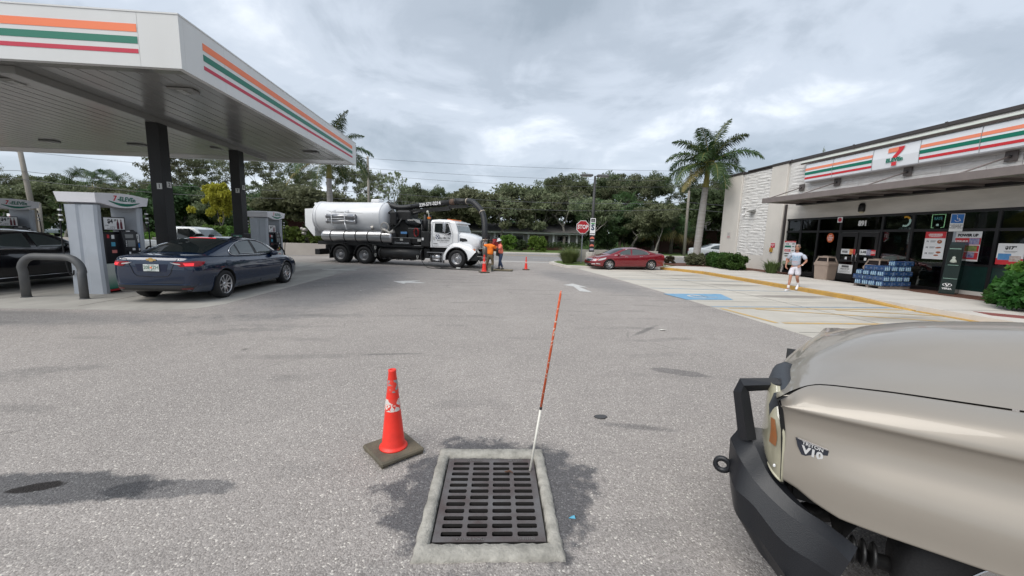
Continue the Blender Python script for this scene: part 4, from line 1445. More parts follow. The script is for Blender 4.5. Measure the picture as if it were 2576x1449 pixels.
T('today', .25, .76, .13, INK, .003, shear=.2); P(.04, .6, .46, .62, PGREEN); P(.04, .6, .12, .32, PRED)
T('8.89', .8, .76, .1, INK, .003); T('8.89', .8, .54, .1, INK, .003); T('8.89', .8, .22, .1, INK, .003); T('SUPREME', .3, .22, .1, PW, .002)
t, P, T = board('poster', 'lower food poster with green and red pictures behind the walking man', 'poster', 20.16, 20.94, .62, 1.21, ts=.85)
P(.0, 1, .0, .35, mat('photo_green', (.06, .12, .05), .5, rgb2=(.5, .5, .4), vscale=14)); P(.3, .7, .25, .6, PORANGE); P(.6, 1, .1, .55, mat('photo_plate', (.5, .5, .48), .5, rgb2=(.12, .1, .08), vscale=12)); T('8.50', .78, .88, .12, INK, .003); P(.1, .5, .75, .92, mat('photo_grey', (.25, .25, .22), .5))
t, P, T = board('door_poster', 'FREE promotion strip on the left door', 'poster', 16.67, 17.38, 1.38, 1.62, x=XF + .018, ts=.8)
P(.6, 1, 0, 1, PRED); P(.6, .85, 0, 1, mat('promo_orange', (.75, .33, .12), .5)); T('FREE', .28, .42, .17, INK, .005); T('BUY ONE GET ONE', .3, .8, .06, INK); T('BIG BITE\nDEAL', .82, .5, .08, PRED, .002)
t, P, T = board('door_poster', '3 for $8 promotion strip on the right door', 'poster', 15.74, 16.46, 1.38, 1.62, x=XF + .018, ts=.8)
P(.45, 1, 0, 1, mat('promo_cans', (.45, .45, .5), .5, rgb2=(.08, .08, .25), vscale=9)); P(.72, 1, 0, 1, PRED); T('3', .1, .5, .2, INK, .006); T('FOR', .2, .42, .06, INK, .002); T('$8', .32, .5, .19, INK, .006); T('ENERGY\nDRINKS', .86, .5, .07, PW, .002)
t, P, T = board('door_poster', 'white SAVE notice on the lower left door', 'poster', 16.70, 17.42, .46, .88, x=XF + .018, ts=.85)
T('SAVE 3.20 OFF', .5, .52, .085, INK, .0025); T('OPEN 24 HOURS', .5, .36, .05, INK); P(.25, .75, .68, .92, mat('promo_dark', (.12, .12, .12), .5)); P(.12, .88, .22, .235, INK); P(.12, .88, .15, .165, INK)
t, P, T = board('window_notice', 'pale notice sheet inside the window right of the doors', 'notice', 15.02, 15.30, 1.96, 2.26, m_=mat('notice_pale', (.22, .30, .28), .6), x=XF + .3)
t, P, T = board('window_notice', 'tiny yellow label low in the window above the water cases', 'notice', 14.85, 15.0, 1.66, 1.76, m_=mat('notice_yellow', (.55, .40, .15), .6), x=XF + .3)
P(.0, 1, .45, .55, INK)
# lit drink sign inside the window
t = thing('window_light_sign', 'lit letter C over CELSIUS inside the window right of the doors', 'sign', (XF + .2, 14.88, 2.84))
t.scale = (1, .72, .72)
NW = mat('lit_white', (.8, .85, .82), .5, emit=(.75, .85, .80), estr=.65)
NO = mat('lit_orange', (.8, .35, .05), .5, emit=(.9, .38, .05), estr=.6)
mb = MB()
for a, b, k in ((65, 150, 1), (150, 300, 0)):
	A = np.linspace(radians(a), radians(b), 12)
	mb.grid([[(0, .19 * -cos(q), .21 * sin(q)) for q in A], [(0, .30 * -cos(q) * (1), .31 * sin(q)) for q in A]], mi=k, smooth=False)
mb.v = [(x, -y, z) if False else (x, -y, z) for x, y, z in mb.v]
mb.build('letter_c', [NW, NO], t, fix=False)
for v in t.children:
	pass
text('brand_lettering', 'CELSIUS', .17, mat('dim_letter', (.35, .38, .38), .5, emit=(.3, .34, .34), estr=.35), t, frame((0, 0, -.42), (0, -1, 0), (0, 0, 1)), bold=.004)
t = thing('neon_sign', 'green outlined lottery sign in the upper window', 'sign', (XF + .2, 13.72, 2.82))
t.scale = (1, .66, .9)
NG = mat('lit_green', (.5, .8, .5), .5, emit=(.55, .9, .5), estr=.8)
MB().tube([(0, .30, -.28), (0, .33, .27), (0, -.33, .27), (0, -.33, -.26)], .012, 6).tube([(0, -.33, -.26), (0, -.18, -.29)], .012, 6).tube([(0, .30, -.28), (0, .18, -.30)], .012, 6).build('neon_tube', NG, t)
text('lettering', 'RAYS', .17, mat('lit_teal', (.1, .3, .35), .5, emit=(.15, .4, .45), estr=.5), t, frame((-.01, 0, .10), (0, -1, 0), (0, 0, 1)), bold=.006)
MB().prism([(.07 * cos(a), -.17 + .05 * sin(a)) for a in np.linspace(0, 2 * pi, 10)[:-1]], -.01, 0, 'x').build('lit_ball', NW, t)
# big posters
t, P, T = board('poster', 'white CRAVEABLES poster with $1, $3 and $5 snacks', 'poster', 13.24, 13.92, 1.36, 2.40, ts=.62)
P(0, 1, .76, 1, PRED); P(.2, .82, .80, .94, mat('promo_pink', (.75, .25, .25), .5)); T('CRAVEABLES', .5, .885, .13, PW, .003); T('FOR LESS MONEY', .52, .82, .06, PW, .001)
BRN = mat('food_brown', (.42, .15, .05), .5, rgb2=(.30, .06, .03), vscale=20)
for v_, s_ in ((.64, '$1'), (.42, '$3'), (.2, '$5')):
	T(s_, .17, v_, .13, INK, .003)
	P(.30, .56, v_ + .015, v_ + .03, INK); P(.30, .52, v_ - .02, v_ - .008, INK)
mb = MB()
A = np.linspace(0, 2 * pi, 17)
mb.grid([[(-.02, -.17 + .08 * cos(q), .66 + .07 * sin(q)) for q in A], [(-.02, -.17 + .025 * cos(q), .68 + .015 * sin(q)) for q in A]], smooth=False)
for (cy__, cz__, rr, hh, an) in ((-.16, .44, .10, .028, .35), (-.18, .26, .08, .04, .1), (-.12, .15, .08, .028, .1)):
	mb.add([(-.02, cy__ + rr * cos(q) , cz__ + hh * sin(q) - an * .3 * rr * cos(q)) for q in A[:-1]], [tuple(range(16))])
mb.build('snack_picture', BRN, t)
t, P, T = board('poster', 'POWER UP poster with red price band and drink cans', 'poster', 12.20, 12.97, 1.35, 2.40, ts=.56)
P(0, 1, .56, .78, PRED); P(.30, .98, .06, .56, PRED); T('POWER UP', .5, .87, .22, INK, .008, xs=.95); T('3 FOR $3.33', .3, .67, .13, PW, .004)
CAN = mat('can_picture', (.5, .5, .58), .5, rgb2=(.08, .05, .3), vscale=10)
P(.58, .95, .57, .77, CAN); P(.5, .9, .34, .52, mat('can_picture_dark', (.12, .14, .08), .5, rgb2=(.3, .4, .1), vscale=9)); P(.45, .85, .12, .30, CAN); P(0, 1, 0, .06, PW); P(.0, 1, .53, .56, PW); P(.3, 1, .30, .325, PW)
t, P, T = board('poster', 'white $17.99 poster with a blue box picture and red foot', 'poster', 11.06, 11.72, 1.30, 2.00, ts=.52)
P(0, 1, 0, .3, PRED); P(.06, .55, .22, .52, mat('box_picture_blue', (.07, .22, .5), .5, rgb2=(.12, .35, .6), vscale=6)); P(.5, .92, .16, .42, mat('box_picture_white', (.6, .58, .55), .5, rgb2=(.4, .25, .2), vscale=12)); T('$17', .45, .79, .26, INK, .010); T('99', .66, .84, .12, INK, .004); P(.25, .75, .62, .635, INK); P(.3, .7, .57, .58, INK)
t, P, T = board('notice_sign', 'small white no-parking notice on the corner pilaster', 'notice', 25.7, 26.06, 2.05, 2.47, m_=mat('old_notice', (.48, .45, .43), .6), x=XF - .125)
P(.1, .9, .12, .40, mat('old_pink', (.45, .28, .28), .6)); P(.4, .6, .6, .8, mat('old_grey', (.3, .3, .3), .6));
t, P, T = board('notice_sign', 'crimson fuel shut-off notice above the yellow box', 'notice', 21.50, 21.82, 1.54, 1.80, m_=PCRIM, x=XF - .125)
T('EMERGENCY\nFUEL SHUT\nOFF', .5, .5, .055, PW, .001)
t = thing('call_box', 'yellow fuel shut-off box on the stucco pilaster', 'box', (XF - .12, 21.71, 1.27))
MB().rbox(-.10, 0, -.09, .09, 0, .26, .015).build('case', mat('box_yellow', (.42, .25, .04), .5, var=.2), t)
MB().lathe([(.03, 0), (.03, .03)], 10, M=Matrix.Translation((-.1, 0, .13)) @ Matrix.Rotation(-pi / 2, 4, 'Y')).build('button', PRED, t)

# ------------------------------------------------------------------ fascia sign over the awning
sg = thing('fascia_sign', 'long lit-box sign with orange green red stripes and the 7 emblem', 'sign', (0, 0, 0))
SGW = mat('sign_face_white', (0.72, 0.74, 0.77), 0.35, var=.02)
SGR = mat('sign_rim', (.5, .5, .5), .4)
SOR = mat('sign_orange_stripe', (0.78, 0.235, 0.13), .4)
MB().prism([(16.93, 5.02), (16.93, 5.93), (17.25, 5.99), (17.25, 5.0)], 7.0, 19.62, 'y').build('cabinet', SGR, sg)
MB().prism([(16.86, 5.95), (17.2, 6.05), (17.22, 6.18), (16.8, 6.01)], 7.0, 19.9, 'y').build('hood_cover', TAUP, sg)
MB().prism([(16.79, 6.02), (17.22, 6.185), (17.22, 6.215), (16.79, 6.04)], 7.0, 20.0, 'y').build('hood_edge', mat('pale_edge', (.55, .58, .52), .4), sg)
pan = [(19.62, 18.02), (18.02, 16.08), (16.08, 14.25), (14.25, 12.40), (12.40, 10.5), (10.5, 8.6), (8.6, 7.0)]
for i, (a, b) in enumerate(pan):
	Z0, Z1, X_ = 5.03, 5.925, 16.92
	rows_ = []
	for z_, dx in ((Z0, .012), (Z0 + .03, -.02), ((Z0 + Z1) / 2, -.05), (Z1 - .03, -.02), (Z1, .012)):
		rows_.append([(X_ + dx, b + .012, z_), (X_ + dx, a - .012, z_)])
	pn = MB().grid(rows_, smooth=False).build('sign_panel', SGW, sg, fix=False)
	if i == 2:
		mb = MB()
		seven(mb, frame((X_ - .062, (a + b) / 2 - .02, (Z0 + Z1) / 2 + .01), (0, -1, 0), (0, 0, 1)), .68)
		mb.build('numeral_emblem', [SOR, PRED, PGREEN], pn, fix=False)
	else:
		for z0, z1, m_ in ((.63, .765, SOR), (.39, .545, PGREEN), (.15, .26, PRED)):
			zz0, zz1 = Z0 + z0 * (Z1 - Z0), Z0 + z1 * (Z1 - Z0)
			fx_ = lambda z: X_ - .023 - .032 * (1 - abs((z - (Z0 + Z1) / 2) / .45)) - .004
			aa, bb_ = (a - .012, b + (.012 if i != 1 else .012))
			MB().add([(fx_(zz0), aa, zz0), (fx_(zz0), bb_, zz0), (fx_(zz1), bb_, zz1), (fx_(zz1), aa, zz1)], [(0, 1, 2, 3)]).build('stripe', m_, pn, fix=False)

# ------------------------------------------------------------------ bins
TAN = mat('tan_plastic', (0.30, 0.235, 0.19), .6, rgb2=(.26, .20, .165), vscale=3)

def make_bin(label, loc, rz):
	t = thing('litter_bin', label, 'litter bin', loc, rz, 'tan litter bins by the shop doors')
	w_ = .33
	P = []
	for z, s_ in ((0, .88), (.05, .90), (.66, 1.0), (.68, 1.07), (.78, 1.07), (.80, .98)):
		r_ = .05
		a = w_ * s_
		P.append([(a, -a + r_, z), (a, a - r_, z), (a - r_, a, z), (-a + r_, a, z), (-a, a - r_, z), (-a, -a + r_, z), (-a + r_, -a, z), (a - r_, -a, z)])
	mb = MB().grid(P, smooth=False, closed=True)
	mb.f.append(tuple(range(40, 48)))
	mb.mi.append(0); mb.sm.append(False)
	mb.build('body', TAN, t)
	MB().bb(-.25, .25, -.25, .25, .80, .805).build('mouth', PIT, t)
	top_ = MB()
	for sx_ in (-1, 1):
		for sy_ in (-1, 1):
			top_.tube([(sx_ * .29, sy_ * .29, .80), (sx_ * .215, sy_ * .215, 1.06)], .032, 4, smooth=False)
	P = [[(a * w2, b * w2, z) for a, b in ((1, -.85), (1, .85), (.85, 1), (-.85, 1), (-1, .85), (-1, -.85), (-.85, -1), (.85, -1))] for z, w2 in ((1.03, .25), (1.06, .255), (1.09, .24))]
	top_.grid(P, smooth=False, closed=True)
	o_ = len(top_.v)
	top_.f.append(tuple(range(o_ - 8, o_)))
	top_.mi.append(0); top_.sm.append(False)
	top_.bb(-.12, .12, -.12, .12, 1.09, 1.12)
	for sx_, sy_ in ((1, 0), (-1, 0), (0, 1), (0, -1)):
		top_.box((sx_ * .285, sy_ * .285, .83), (.05 if sx_ else .56, .05 if sy_ else .56, .07))
	top_.build('lid', TAN, t)
	inn = MB().bb(-.2, .2, -.2, .2, .81, 1.03).build('inner_dark', mat('bin_dark', (.02, .012, .012), .8), t)
	return t

bin1 = make_bin('tan litter bin left of the shop doors, behind the walking man', (16.35, 17.1, .15), radians(8))
bin2 = copytree(bin1, 'tan litter bin half hidden behind the water cases', (16.75, 15.05, .15), radians(3))

# ------------------------------------------------------------------ bottled water on pallets
WB = mat('water_wrap_blue', (0.012, 0.034, 0.10), .2, rgb2=(.025, .07, .17), vscale=9, spec=.8)
WL = mat('water_bottle_clear', (0.36, 0.50, 0.58), .15, rgb2=(.14, .26, .38), vscale=22, bump=.8, bscale=60)
WLOG = mat('water_logo_pale', (0.07, 0.10, 0.17), .4)
WOOD = mat('pallet_wood', (0.16, 0.135, 0.12), .9, var=.25, vscale=5)

def case_mesh(ax):
	"""shrink-wrapped case of bottles; the bare bottle ends show on the faces across ax"""
	t = thing('water_case', 'x', 'water case')
	L_, W__, H__ = (.40, .27, .235)
	m = MB()
	m.rbox(-L_ / 2, L_ / 2, -W__ / 2, W__ / 2, 0.003, H__, .03)
	m.build('wrap', WB, t)
	bt = MB()
	for sg_ in (-1, 1):
		for k in range(3):
			y = (k - 1) * .075
			bt.lathe([(.033, .0), (.035, .05), (.031, .09), (.035, .13), (.033, .16), (.014, .195), (.014, .215)], 8, M=Matrix.Translation((sg_ * (L_ / 2 - .018), y, .008)))
	tag(bt.build('bottle_ends', WL, t), kind='stuff')
	lo = MB()
	for sg_ in (-1, 1):
		for x in (-.10, .10):
			A_ = np.linspace(0, 2 * pi, 9)[:-1]
			lo.add([(x + .045 * cos(a), sg_ * (W__ / 2 + .0015), .12 + .045 * sin(a)) for a in A_], [tuple(range(8))])
	tag(lo.build('wrap_logo', WLOG, t), kind='stuff')
	return t

def make_pallet(label, loc, rz):
	t = thing('pallet', label, 'pallet', loc, rz)
	for y in (-.5, 0, .5):
		MB().bb(-.6, .6, y - .05, y + .05, .0, .09).build('runner', WOOD, t)
	for x in np.linspace(-.55, .55, 7):
		MB().bb(x - .06, x + .06, -.56, .56, .091, .11).build('plank', WOOD, t)
	return t

pal = make_pallet('weathered wooden pallet under the stacked water cases', (15.95, 14.1, .155), 0)
proto_case = case_mesh(0)
first = True
random.seed(3)
names_l = ['bottom', 'second', 'third', 'fourth', 'top']
cases = []
for lay, (ya, yb) in enumerate(((13.5, 14.7), (13.5, 14.7), (13.5, 14.7), (13.5, 14.3), (13.5, 13.9))):
	z = .155 + .112 + lay * .196
	turn = lay % 2
	dy = .285 if not turn else .415
	dx = .415 if not turn else .285
	y = ya + dy / 2
	j = 0
	while y < yb - .02:
		nx = 3 if not turn else 4
		for i in range(nx):
			x = 15.33 + dx / 2 + i * dx
			if lay == 4 and i == 0:
				continue
			# only cases on the faces that can be seen are stacked as separate things
			if i > 0 and j > 0 and y + dy < yb and lay < 4:
				continue
			cases.append((x, y, z, turn, lay, i, j, y + dy >= yb))
		y += dy
		j += 1
for (x, y, z, turn, lay, i, j, last) in cases:
	lab = 'blue water case, %s layer, %s row, %s from the green panel end' % (names_l[lay], ['front', 'second', 'third', 'back'][i], ['first', 'second', 'third', 'fourth', 'fifth', 'sixth', 'seventh', 'eighth', 'ninth'][j])
	if first:
		c_ = proto_case
		first = False
	else:
		c_ = copytree(proto_case)
	c_['label'] = lab
	c_['group'] = 'bottled water cases stacked on the pallets'
	c_.scale = (1, 1, .81)
	c_.location = (x + random.uniform(-.008, .008), y + random.uniform(-.008, .008), z)
	c_.rotation_euler = (0, 0, (pi / 2 if turn else 0) + random.uniform(-.02, .02))

# ------------------------------------------------------------------ accessible parking sign and air machine
sp = thing('parking_sign', 'blue wheelchair parking sign on a grey post behind the display cabinet', 'sign', (17.02, 12.76, .15))
BTR = mat('galvanised_post', (0.26, 0.275, 0.30), .45, .5, var=.1)
pz = MB()
pz.prism([(-.035, -.02), (.035, -.02), (.035, .0), (.015, .0), (.015, .02), (-.015, .02), (-.015, 0), (-.035, 0)], 0, 2.30, 'z')
po_ = pz.build('post', BTR, sp)
pn = MB().rbox(-.155, .155, -.035, -.022, 2.20, 2.82, .004).build('sign_plate', PW, sp)
MB().bb(-.14, .14, -.038, -.0355, 2.49, 2.80).build('blue_field', PBLUE, pn)
mb = MB()
A = np.linspace(radians(-170), radians(60), 12)
mb.grid([[(.0 + .065 * cos(q), -.040, 2.605 + .065 * sin(q)) for q in A], [(.0 + .05 * cos(q), -.040, 2.605 + .05 * sin(q)) for q in A]], smooth=False)
mb.tube([(-.01, -.040, 2.71), (.0, -.040, 2.63), (.05, -.040, 2.63), (.075, -.040, 2.565)], .010, 5)
mb.lathe([(0, -.018), (.018, 0), (0, .018)], 8, M=Matrix.Translation((-.012, -.040, 2.745)))
mb.build('wheelchair_symbol', PW, pn)
text('sign_lettering', 'PARKING BY\nDISABLED\nPERMIT ONLY', .05, INK, pn, frame((0, -.0375, 2.37), (1, 0, 0), (0, 0, 1)), bold=.001)
sp.rotation_euler = (0, 0, radians(-50))
sp.scale = (1.05, 1.05, 1.02)
ar = thing('vape_display_case', 'tall dark green leaning display cabinet with a white logo', 'display cabinet', (16.78, 12.42, .165), radians(-68))
DG = mat('cabinet_dark', (.010, .022, .020), .15)
P = []
for z, s_, off in ((0, 1.0, -.12), (.9, .95, 0), (1.0, .95, 0), (1.75, .9, .10), (1.85, .8, .11)):
	P.append([(off * .3 + .20 * s_, -.2 * s_, z), (off * .3 + .20 * s_, .2 * s_, z), (off * .3 - .20 * s_, .2 * s_, z), (off * .3 - .20 * s_, -.2 * s_, z)])
mb = MB().grid(P, smooth=False, closed=True)
mb.f.append((16, 17, 18, 19)); mb.mi.append(0); mb.sm.append(False)
mb.build('body', DG, ar)
MB().bb(-.15, .17, -.215, -.20, 1.05, 1.68).build('window', mat('cabinet_window', (.012, .02, .018), .08), ar)
MB().bb(-.13, .15, -.222, -.216, 1.60, 1.625).bb(-.11, .15, -.222, -.216, 1.03, 1.045).bb(-.17, .17, -.205, -.2, .55, .565).build('trim_strip', mat('trim_pale', (.25, .4, .33), .3), ar)
MB().lathe([(0, 0), (.09, .02), (.07, .09), (.035, .14), (.045, .2), (0, .23)], 12, M=Matrix.Translation((.01, -.225, 1.12)) @ Matrix.Diagonal((1, .2, 1, 1))).build('product_picture', mat('product_pale', (.45, .48, .42), .4), ar)
mb = MB()
A = np.linspace(0, 2 * pi, 21)
mb.grid([[(-.04 + .12 * cos(q), -.212, .33 + .06 * sin(q)) for q in A], [(-.04 + .10 * cos(q), -.212, .33 + .052 * sin(q)) for q in A]], smooth=False)
mb.add([(-.11, -.213, .37), (-.07, -.213, .37), (-.04, -.213, .31), (-.01, -.213, .37), (.03, -.213, .37), (-.04, -.213, .27)], [(0, 1, 2, 5), (2, 3, 4, 5)])
mb.build('oval_logo', PW, ar, fix=False)
text('brand_lettering', 'VERSA', .085, PW, ar, frame((-.04, -.213, .19), (1, 0, 0), (0, 0, 1)), bold=.003)

# ================================================================== CARS
RIM = mat('alloy_wheel', (0.55, 0.55, 0.56), 0.25, 0.9, var=.05)
RIMD = mat('wheel_dark', (0.03, 0.03, 0.032), 0.5)
TYRE = mat('tyre_rubber', (0.010, 0.010, 0.011), 0.8, bump=.2, bscale=80)
UNDER = mat('underbody_black', (0.010, 0.010, 0.010), .8)
TRIMC = mat('chrome_trim', (0.62, 0.63, 0.65), .18, 1.0)
BPL = mat('black_plastic', (0.011, 0.011, 0.012), .5)
REDL = mat('tail_light_red', (0.20, 0.004, 0.010), .1, emit=(1, .02, .04), estr=.015)
REDLIT = mat('tail_light_lit', (0.8, 0.02, 0.03), .2, emit=(1, .05, .06), estr=.3)
CLEARL = mat('lamp_clear', (0.50, 0.48, 0.48), .12, spec=.8)
AMBER = mat('lamp_amber', (0.70, 0.17, 0.02), .25)

def make_wheel(r, wd, parent, x, y, side, spokes=10, rimr=.70, style='twin', name='wheel', rim_m=None, tyre=None):
	"""wheel standing at x,y on the ground, its outer face towards side*y"""
	w_ = bpy.data.objects.new(name, None)
	C.objects.link(w_)
	w_.parent = parent
	w_.location = (x, y, r)
	M = Matrix.Rotation(-side * pi / 2, 4, 'X')
	h = wd / 2
	MB().lathe([(r * rimr, -h), (r * .80, -h * 1.0), (r * .96, -h * .92), (r, -h * .6), (r, h * .6), (r * .96, h * .92), (r * .82, h * 1.02), (r * rimr, h * .94), (r * (rimr - .015), h * .8)], 36, M=M, caps=False).build('tyre', tyre or TYRE, w_)
	R_ = r * rimr
	mb = MB()
	mb.lathe([(R_ - .004, h * .92), (R_ * .965, h * .96), (R_ * .93, h * .85), (R_ * .91, h * .3)], 36, M=M, caps=False, mi=0)
	if style in ('twin', 'star'):
		n = spokes
		for k in range(n):
			a = 2 * pi * k / n
			dl = (.17 if k % 2 else -.17) * (10 / n) if style == 'twin' else 0
			wi, wo = (.17, .085) if style == 'twin' else (.2, .13)
			wi, wo = wi * 10 / n * .9, wo * (10 / n) * 1.1
			pts = []
			for rr, ww, hh in ((.16, wi, .62), (.55, wi * .5, .80), (.95, wo, .86)):
				aa = a + dl * (rr - .16) * .5
				pts.append((Vector((rr * R_ * cos(aa) - ww * R_ * sin(aa), rr * R_ * sin(aa) + ww * R_ * cos(aa), hh * h)),
							Vector((rr * R_ * cos(aa) + ww * R_ * sin(aa), rr * R_ * sin(aa) - ww * R_ * cos(aa), hh * h))))
			P = []
			for (p, q) in pts:
				P.append([M @ (p - Vector((0, 0, h * .35))), M @ p, M @ q, M @ (q - Vector((0, 0, h * .35)))])
			mb.grid(P, smooth=False, mi=0)
		mb.lathe([(R_ * .20, h * .3), (R_ * .20, h * .66), (R_ * .12, h * .72), (0.001, h * .74)], 16, M=M, caps=False, mi=0)
		mb.lathe([(R_ * .92, h * .22), (0.001, h * .2)], 24, M=M, caps=False, mi=1)
	elif style == 'truck':
		mb.lathe([(R_ * .93, h * .6), (R_ * .85, h * .15), (R_ * .52, h * .05), (R_ * .50, h * .35), (R_ * .36, h * .38), (R_ * .33, h * .75), (R_ * .2, h * .8), (0.001, h * .8)], 28, M=M, caps=False, mi=0)
		for k in range(10):
			a = 2 * pi * k / 10
			mb.lathe([(.018, 0), (.018, .03), (.008, .045)], 6, M=M @ Matrix.Translation((R_ * .43 * cos(a), R_ * .43 * sin(a), h * .35)), mi=0)
			a += pi / 10
			mb.lathe([(R_ * .065, 0), (R_ * .065, .002)], 10, M=M @ Matrix.Translation((R_ * .68 * cos(a), R_ * .68 * sin(a), h * .14)), mi=1)
	mb.build('rim', [rim_m or RIM, RIMD], w_, fix=True)
	return w_

def boolean_cut(o, cutters):
	for cobj in cutters:
		md = o.modifiers.new('cut', 'BOOLEAN')
		md.object = cobj
		md.operation = 'DIFFERENCE'
		md.solver = 'EXACT'
	dg = bpy.context.evaluated_depsgraph_get()
	me = bpy.data.meshes.new_from_object(o.evaluated_get(dg))
	o.modifiers.clear()
	o.data = me
	for cobj in cutters:
		bpy.data.objects.remove(cobj)

def smoothtab(tab, n=6):
	"""table -> dense table through a spline"""
	return [tuple(p) for p in spline(tab, n)]

class Car:
	"""car body from side-view tables, x forward from the rear bumper (0) to the nose (L), y to the left, z up"""

	def __init__(s, name, label, cat, P, body, group=None):
		s.P = P
		s.t = thing(name, label, cat, group=group)
		s.body_m = body
		s.W = P['W'] / 2
		s.deck = smoothtab(P['deck'])      # top surface of the lower body along x
		s.belt = smoothtab(P['belt'])
		s.roof = smoothtab(P['roof'])
		s.low = P['low']
		s.plan = smoothtab(P['plan'])      # half width factor along x
		s.make_lower()
		s.make_cabin()
		s.make_wheels()

	def hw(s, x):
		return s.W * interp(x, s.plan)

	def side(s, x, z):
		"""half width of the lower body at height z"""
		hw = s.hw(x)
		zb, zt = interp(x, s.low), interp(x, s.belt)
		f = max(0, min(1, (z - zb) / (zt - zb)))
		return hw * interp(f, [(0, .90), (.12, .955), (.35, .985), (.55, 1.0), (.75, .995), (.9, .965), (1.0, .925)])

	def make_lower(s):
		P = s.P
		L = P['L']
		xs = [0, .02, .06, .12, .2] + list(np.linspace(.3, L - .3, 44)) + [L - .2, L - .12, L - .06, L - .02, L]
		rows = []
		for x in xs:
			zb, zs, zt = interp(x, s.low), interp(x, s.belt), interp(x, s.deck)
			e = 1.0
			for d_ in (x, L - x):
				if d_ < .25:
					e = min(e, sqrt(max(0.0, 1 - (1 - d_ / .25) ** 2)) * .12 + .88)
			sec = [(0, zb), (.6, zb)]
			half = [(0.0, zb), (s.hw(x) * .80 * e, zb)]
			for f in (0, .06, .16, .3, .42, .5, .58, .7, .82, .92, .97, 1.0):
				z = zb + f * (zs - zb)
				half.append((s.side(x, z) * e, z))
			zt2 = max(zt, zs + .012)
			half += [(s.hw(x) * .86 * e, zs + (zt2 - zs) * .45 + .004), (s.hw(x) * .70 * e, zs + (zt2 - zs) * .80 + .006), (s.hw(x) * .4 * e, zt2 - .004), (0.0, zt2)]
			full = [(x, y, z) for y, z in half] + [(x, -y, z) for y, z in reversed(half[1:-1])]
			rows.append(full)
		mb = MB().grid(rows, closed=True)
		n = len(rows[0])
		mb.f += [tuple(range(n)), tuple((len(rows) - 1) * n + i for i in reversed(range(n)))]
		mb.mi += [0, 0]
		mb.sm += [True, True]
		o = mb.build('body', [s.body_m, UNDER], s.t)
		cuts = []
		for wx in P['wheels']:
			for sd in (-1, 1):
				c = MB()
				r = P['wr'] * P.get('arch', 1.13)
				c.cyl((wx, sd * (s.W * .62), P['wr'] * 1.02), (wx, sd * (s.W * 1.3), P['wr'] * 1.02), r, 40)
				cuts.append(c.build('cut', UNDER))
		bpy.context.view_layer.update()
		boolean_cut(o, cuts)
		# colour the inside of the arches black
		me = o.data
		if len(me.materials) < 2:
			me.materials.append(UNDER)
		for p in me.polygons:
			cpt = p.center
			for wx in P['wheels']:
				rr = sqrt((cpt.x - wx) ** 2 + (cpt.z - P['wr'] * 1.02) ** 2)
				if rr < P['wr'] * P.get('arch', 1.13) * 1.001 and abs(cpt.y) < s.side(cpt.x, cpt.z) - .006 and abs(cpt.y) > s.W * .55:
					if abs(p.normal.y) < .5 or abs(cpt.y) < s.W * .68:
						p.material_index = 1
						p.use_smooth = False
		s.body = o

	def cab_side(s, x, z):
		"""half width of the cabin at height z"""
		zb = interp(x, s.belt) - .01
		f = max(0, (z - zb) / (s.P['H'] - zb))
		return s.W * (.915 - .0 * f) * (1 - s.P.get('tumble', .26) * f ** 1.25) * s.cabplan(x)

	def cabplan(s, x):
		a, b = s.P['roof'][0][0], s.P['roof'][-1][0]
		f = (x - a) / (b - a)
		return 1 - .10 * abs(2 * f - 1) ** 3

	def rooftop(s, x, y):
		zr = interp(x, s.roof)
		zb = interp(x, s.belt) - .01
		w_ = s.cab_side(x, zr - .02)
		k = min(1, abs(y) / max(.01, w_))
		crown = .035 * min(1, (zr - zb) / .3) + .03
		return zr - crown * k ** 2.6

	def make_cabin(s):
		P = s.P
		a, b = P['roof'][0][0], P['roof'][-1][0]
		rows = []
		for x in np.linspace(a, b, 46):
			zb = interp(x, s.belt) - .06
			zr = max(interp(x, s.roof), zb + .03)
			half = []
			zc = s.rooftop(x, s.cab_side(x, zr - .02))
			for f in (0, .35, .7, .92):
				z = zb + f * (zc - .03 - zb)
				half.append((s.cab_side(x, z), z))
			wt = s.cab_side(x, zc)
			for k in (.985, .93, .8, .55, .28, 0):
				half.append((wt * k, s.rooftop(x, wt * k)))
			full = [(x, y, z) for y, z in half] + [(x, -y, z) for y, z in reversed(half[:-1])]
			rows.append(full)
		mb = MB().grid(rows)
		n = len(rows[0])
		mb.f += [tuple(range(n)), tuple((len(rows) - 1) * n + i for i in reversed(range(n)))]
		mb.mi += [0, 0]
		mb.sm += [False, False]
		mb.build('roof', s.body_m, s.t)

		def glass(x0, x1, k0, k1, name, m=DARKGLASS, off=.006):
			xs_ = np.linspace(x0, x1, 16)
			Pn = []
			for i, x in enumerate(xs_):
				f = i / 15
				kk = k0 + (k1 - k0) * f
				row = []
				for j in range(13):
					u_ = (j / 12 * 2 - 1) * kk
					wt = s.cab_side(x, s.rooftop(x, s.cab_side(x, interp(x, s.roof) - .02)))
					y = u_ * wt
					row.append((x + (off if x > (a + b) / 2 else -off) * .6, y, s.rooftop(x, y) + off))
				Pn.append(row)
			return MB().grid(Pn).build(name, m, s.t)
		if 'rearglass' in P:
			s.rg = glass(*P['rearglass'], 'rear_window')
		s.ws = glass(*P['frontglass'], 'windscreen')
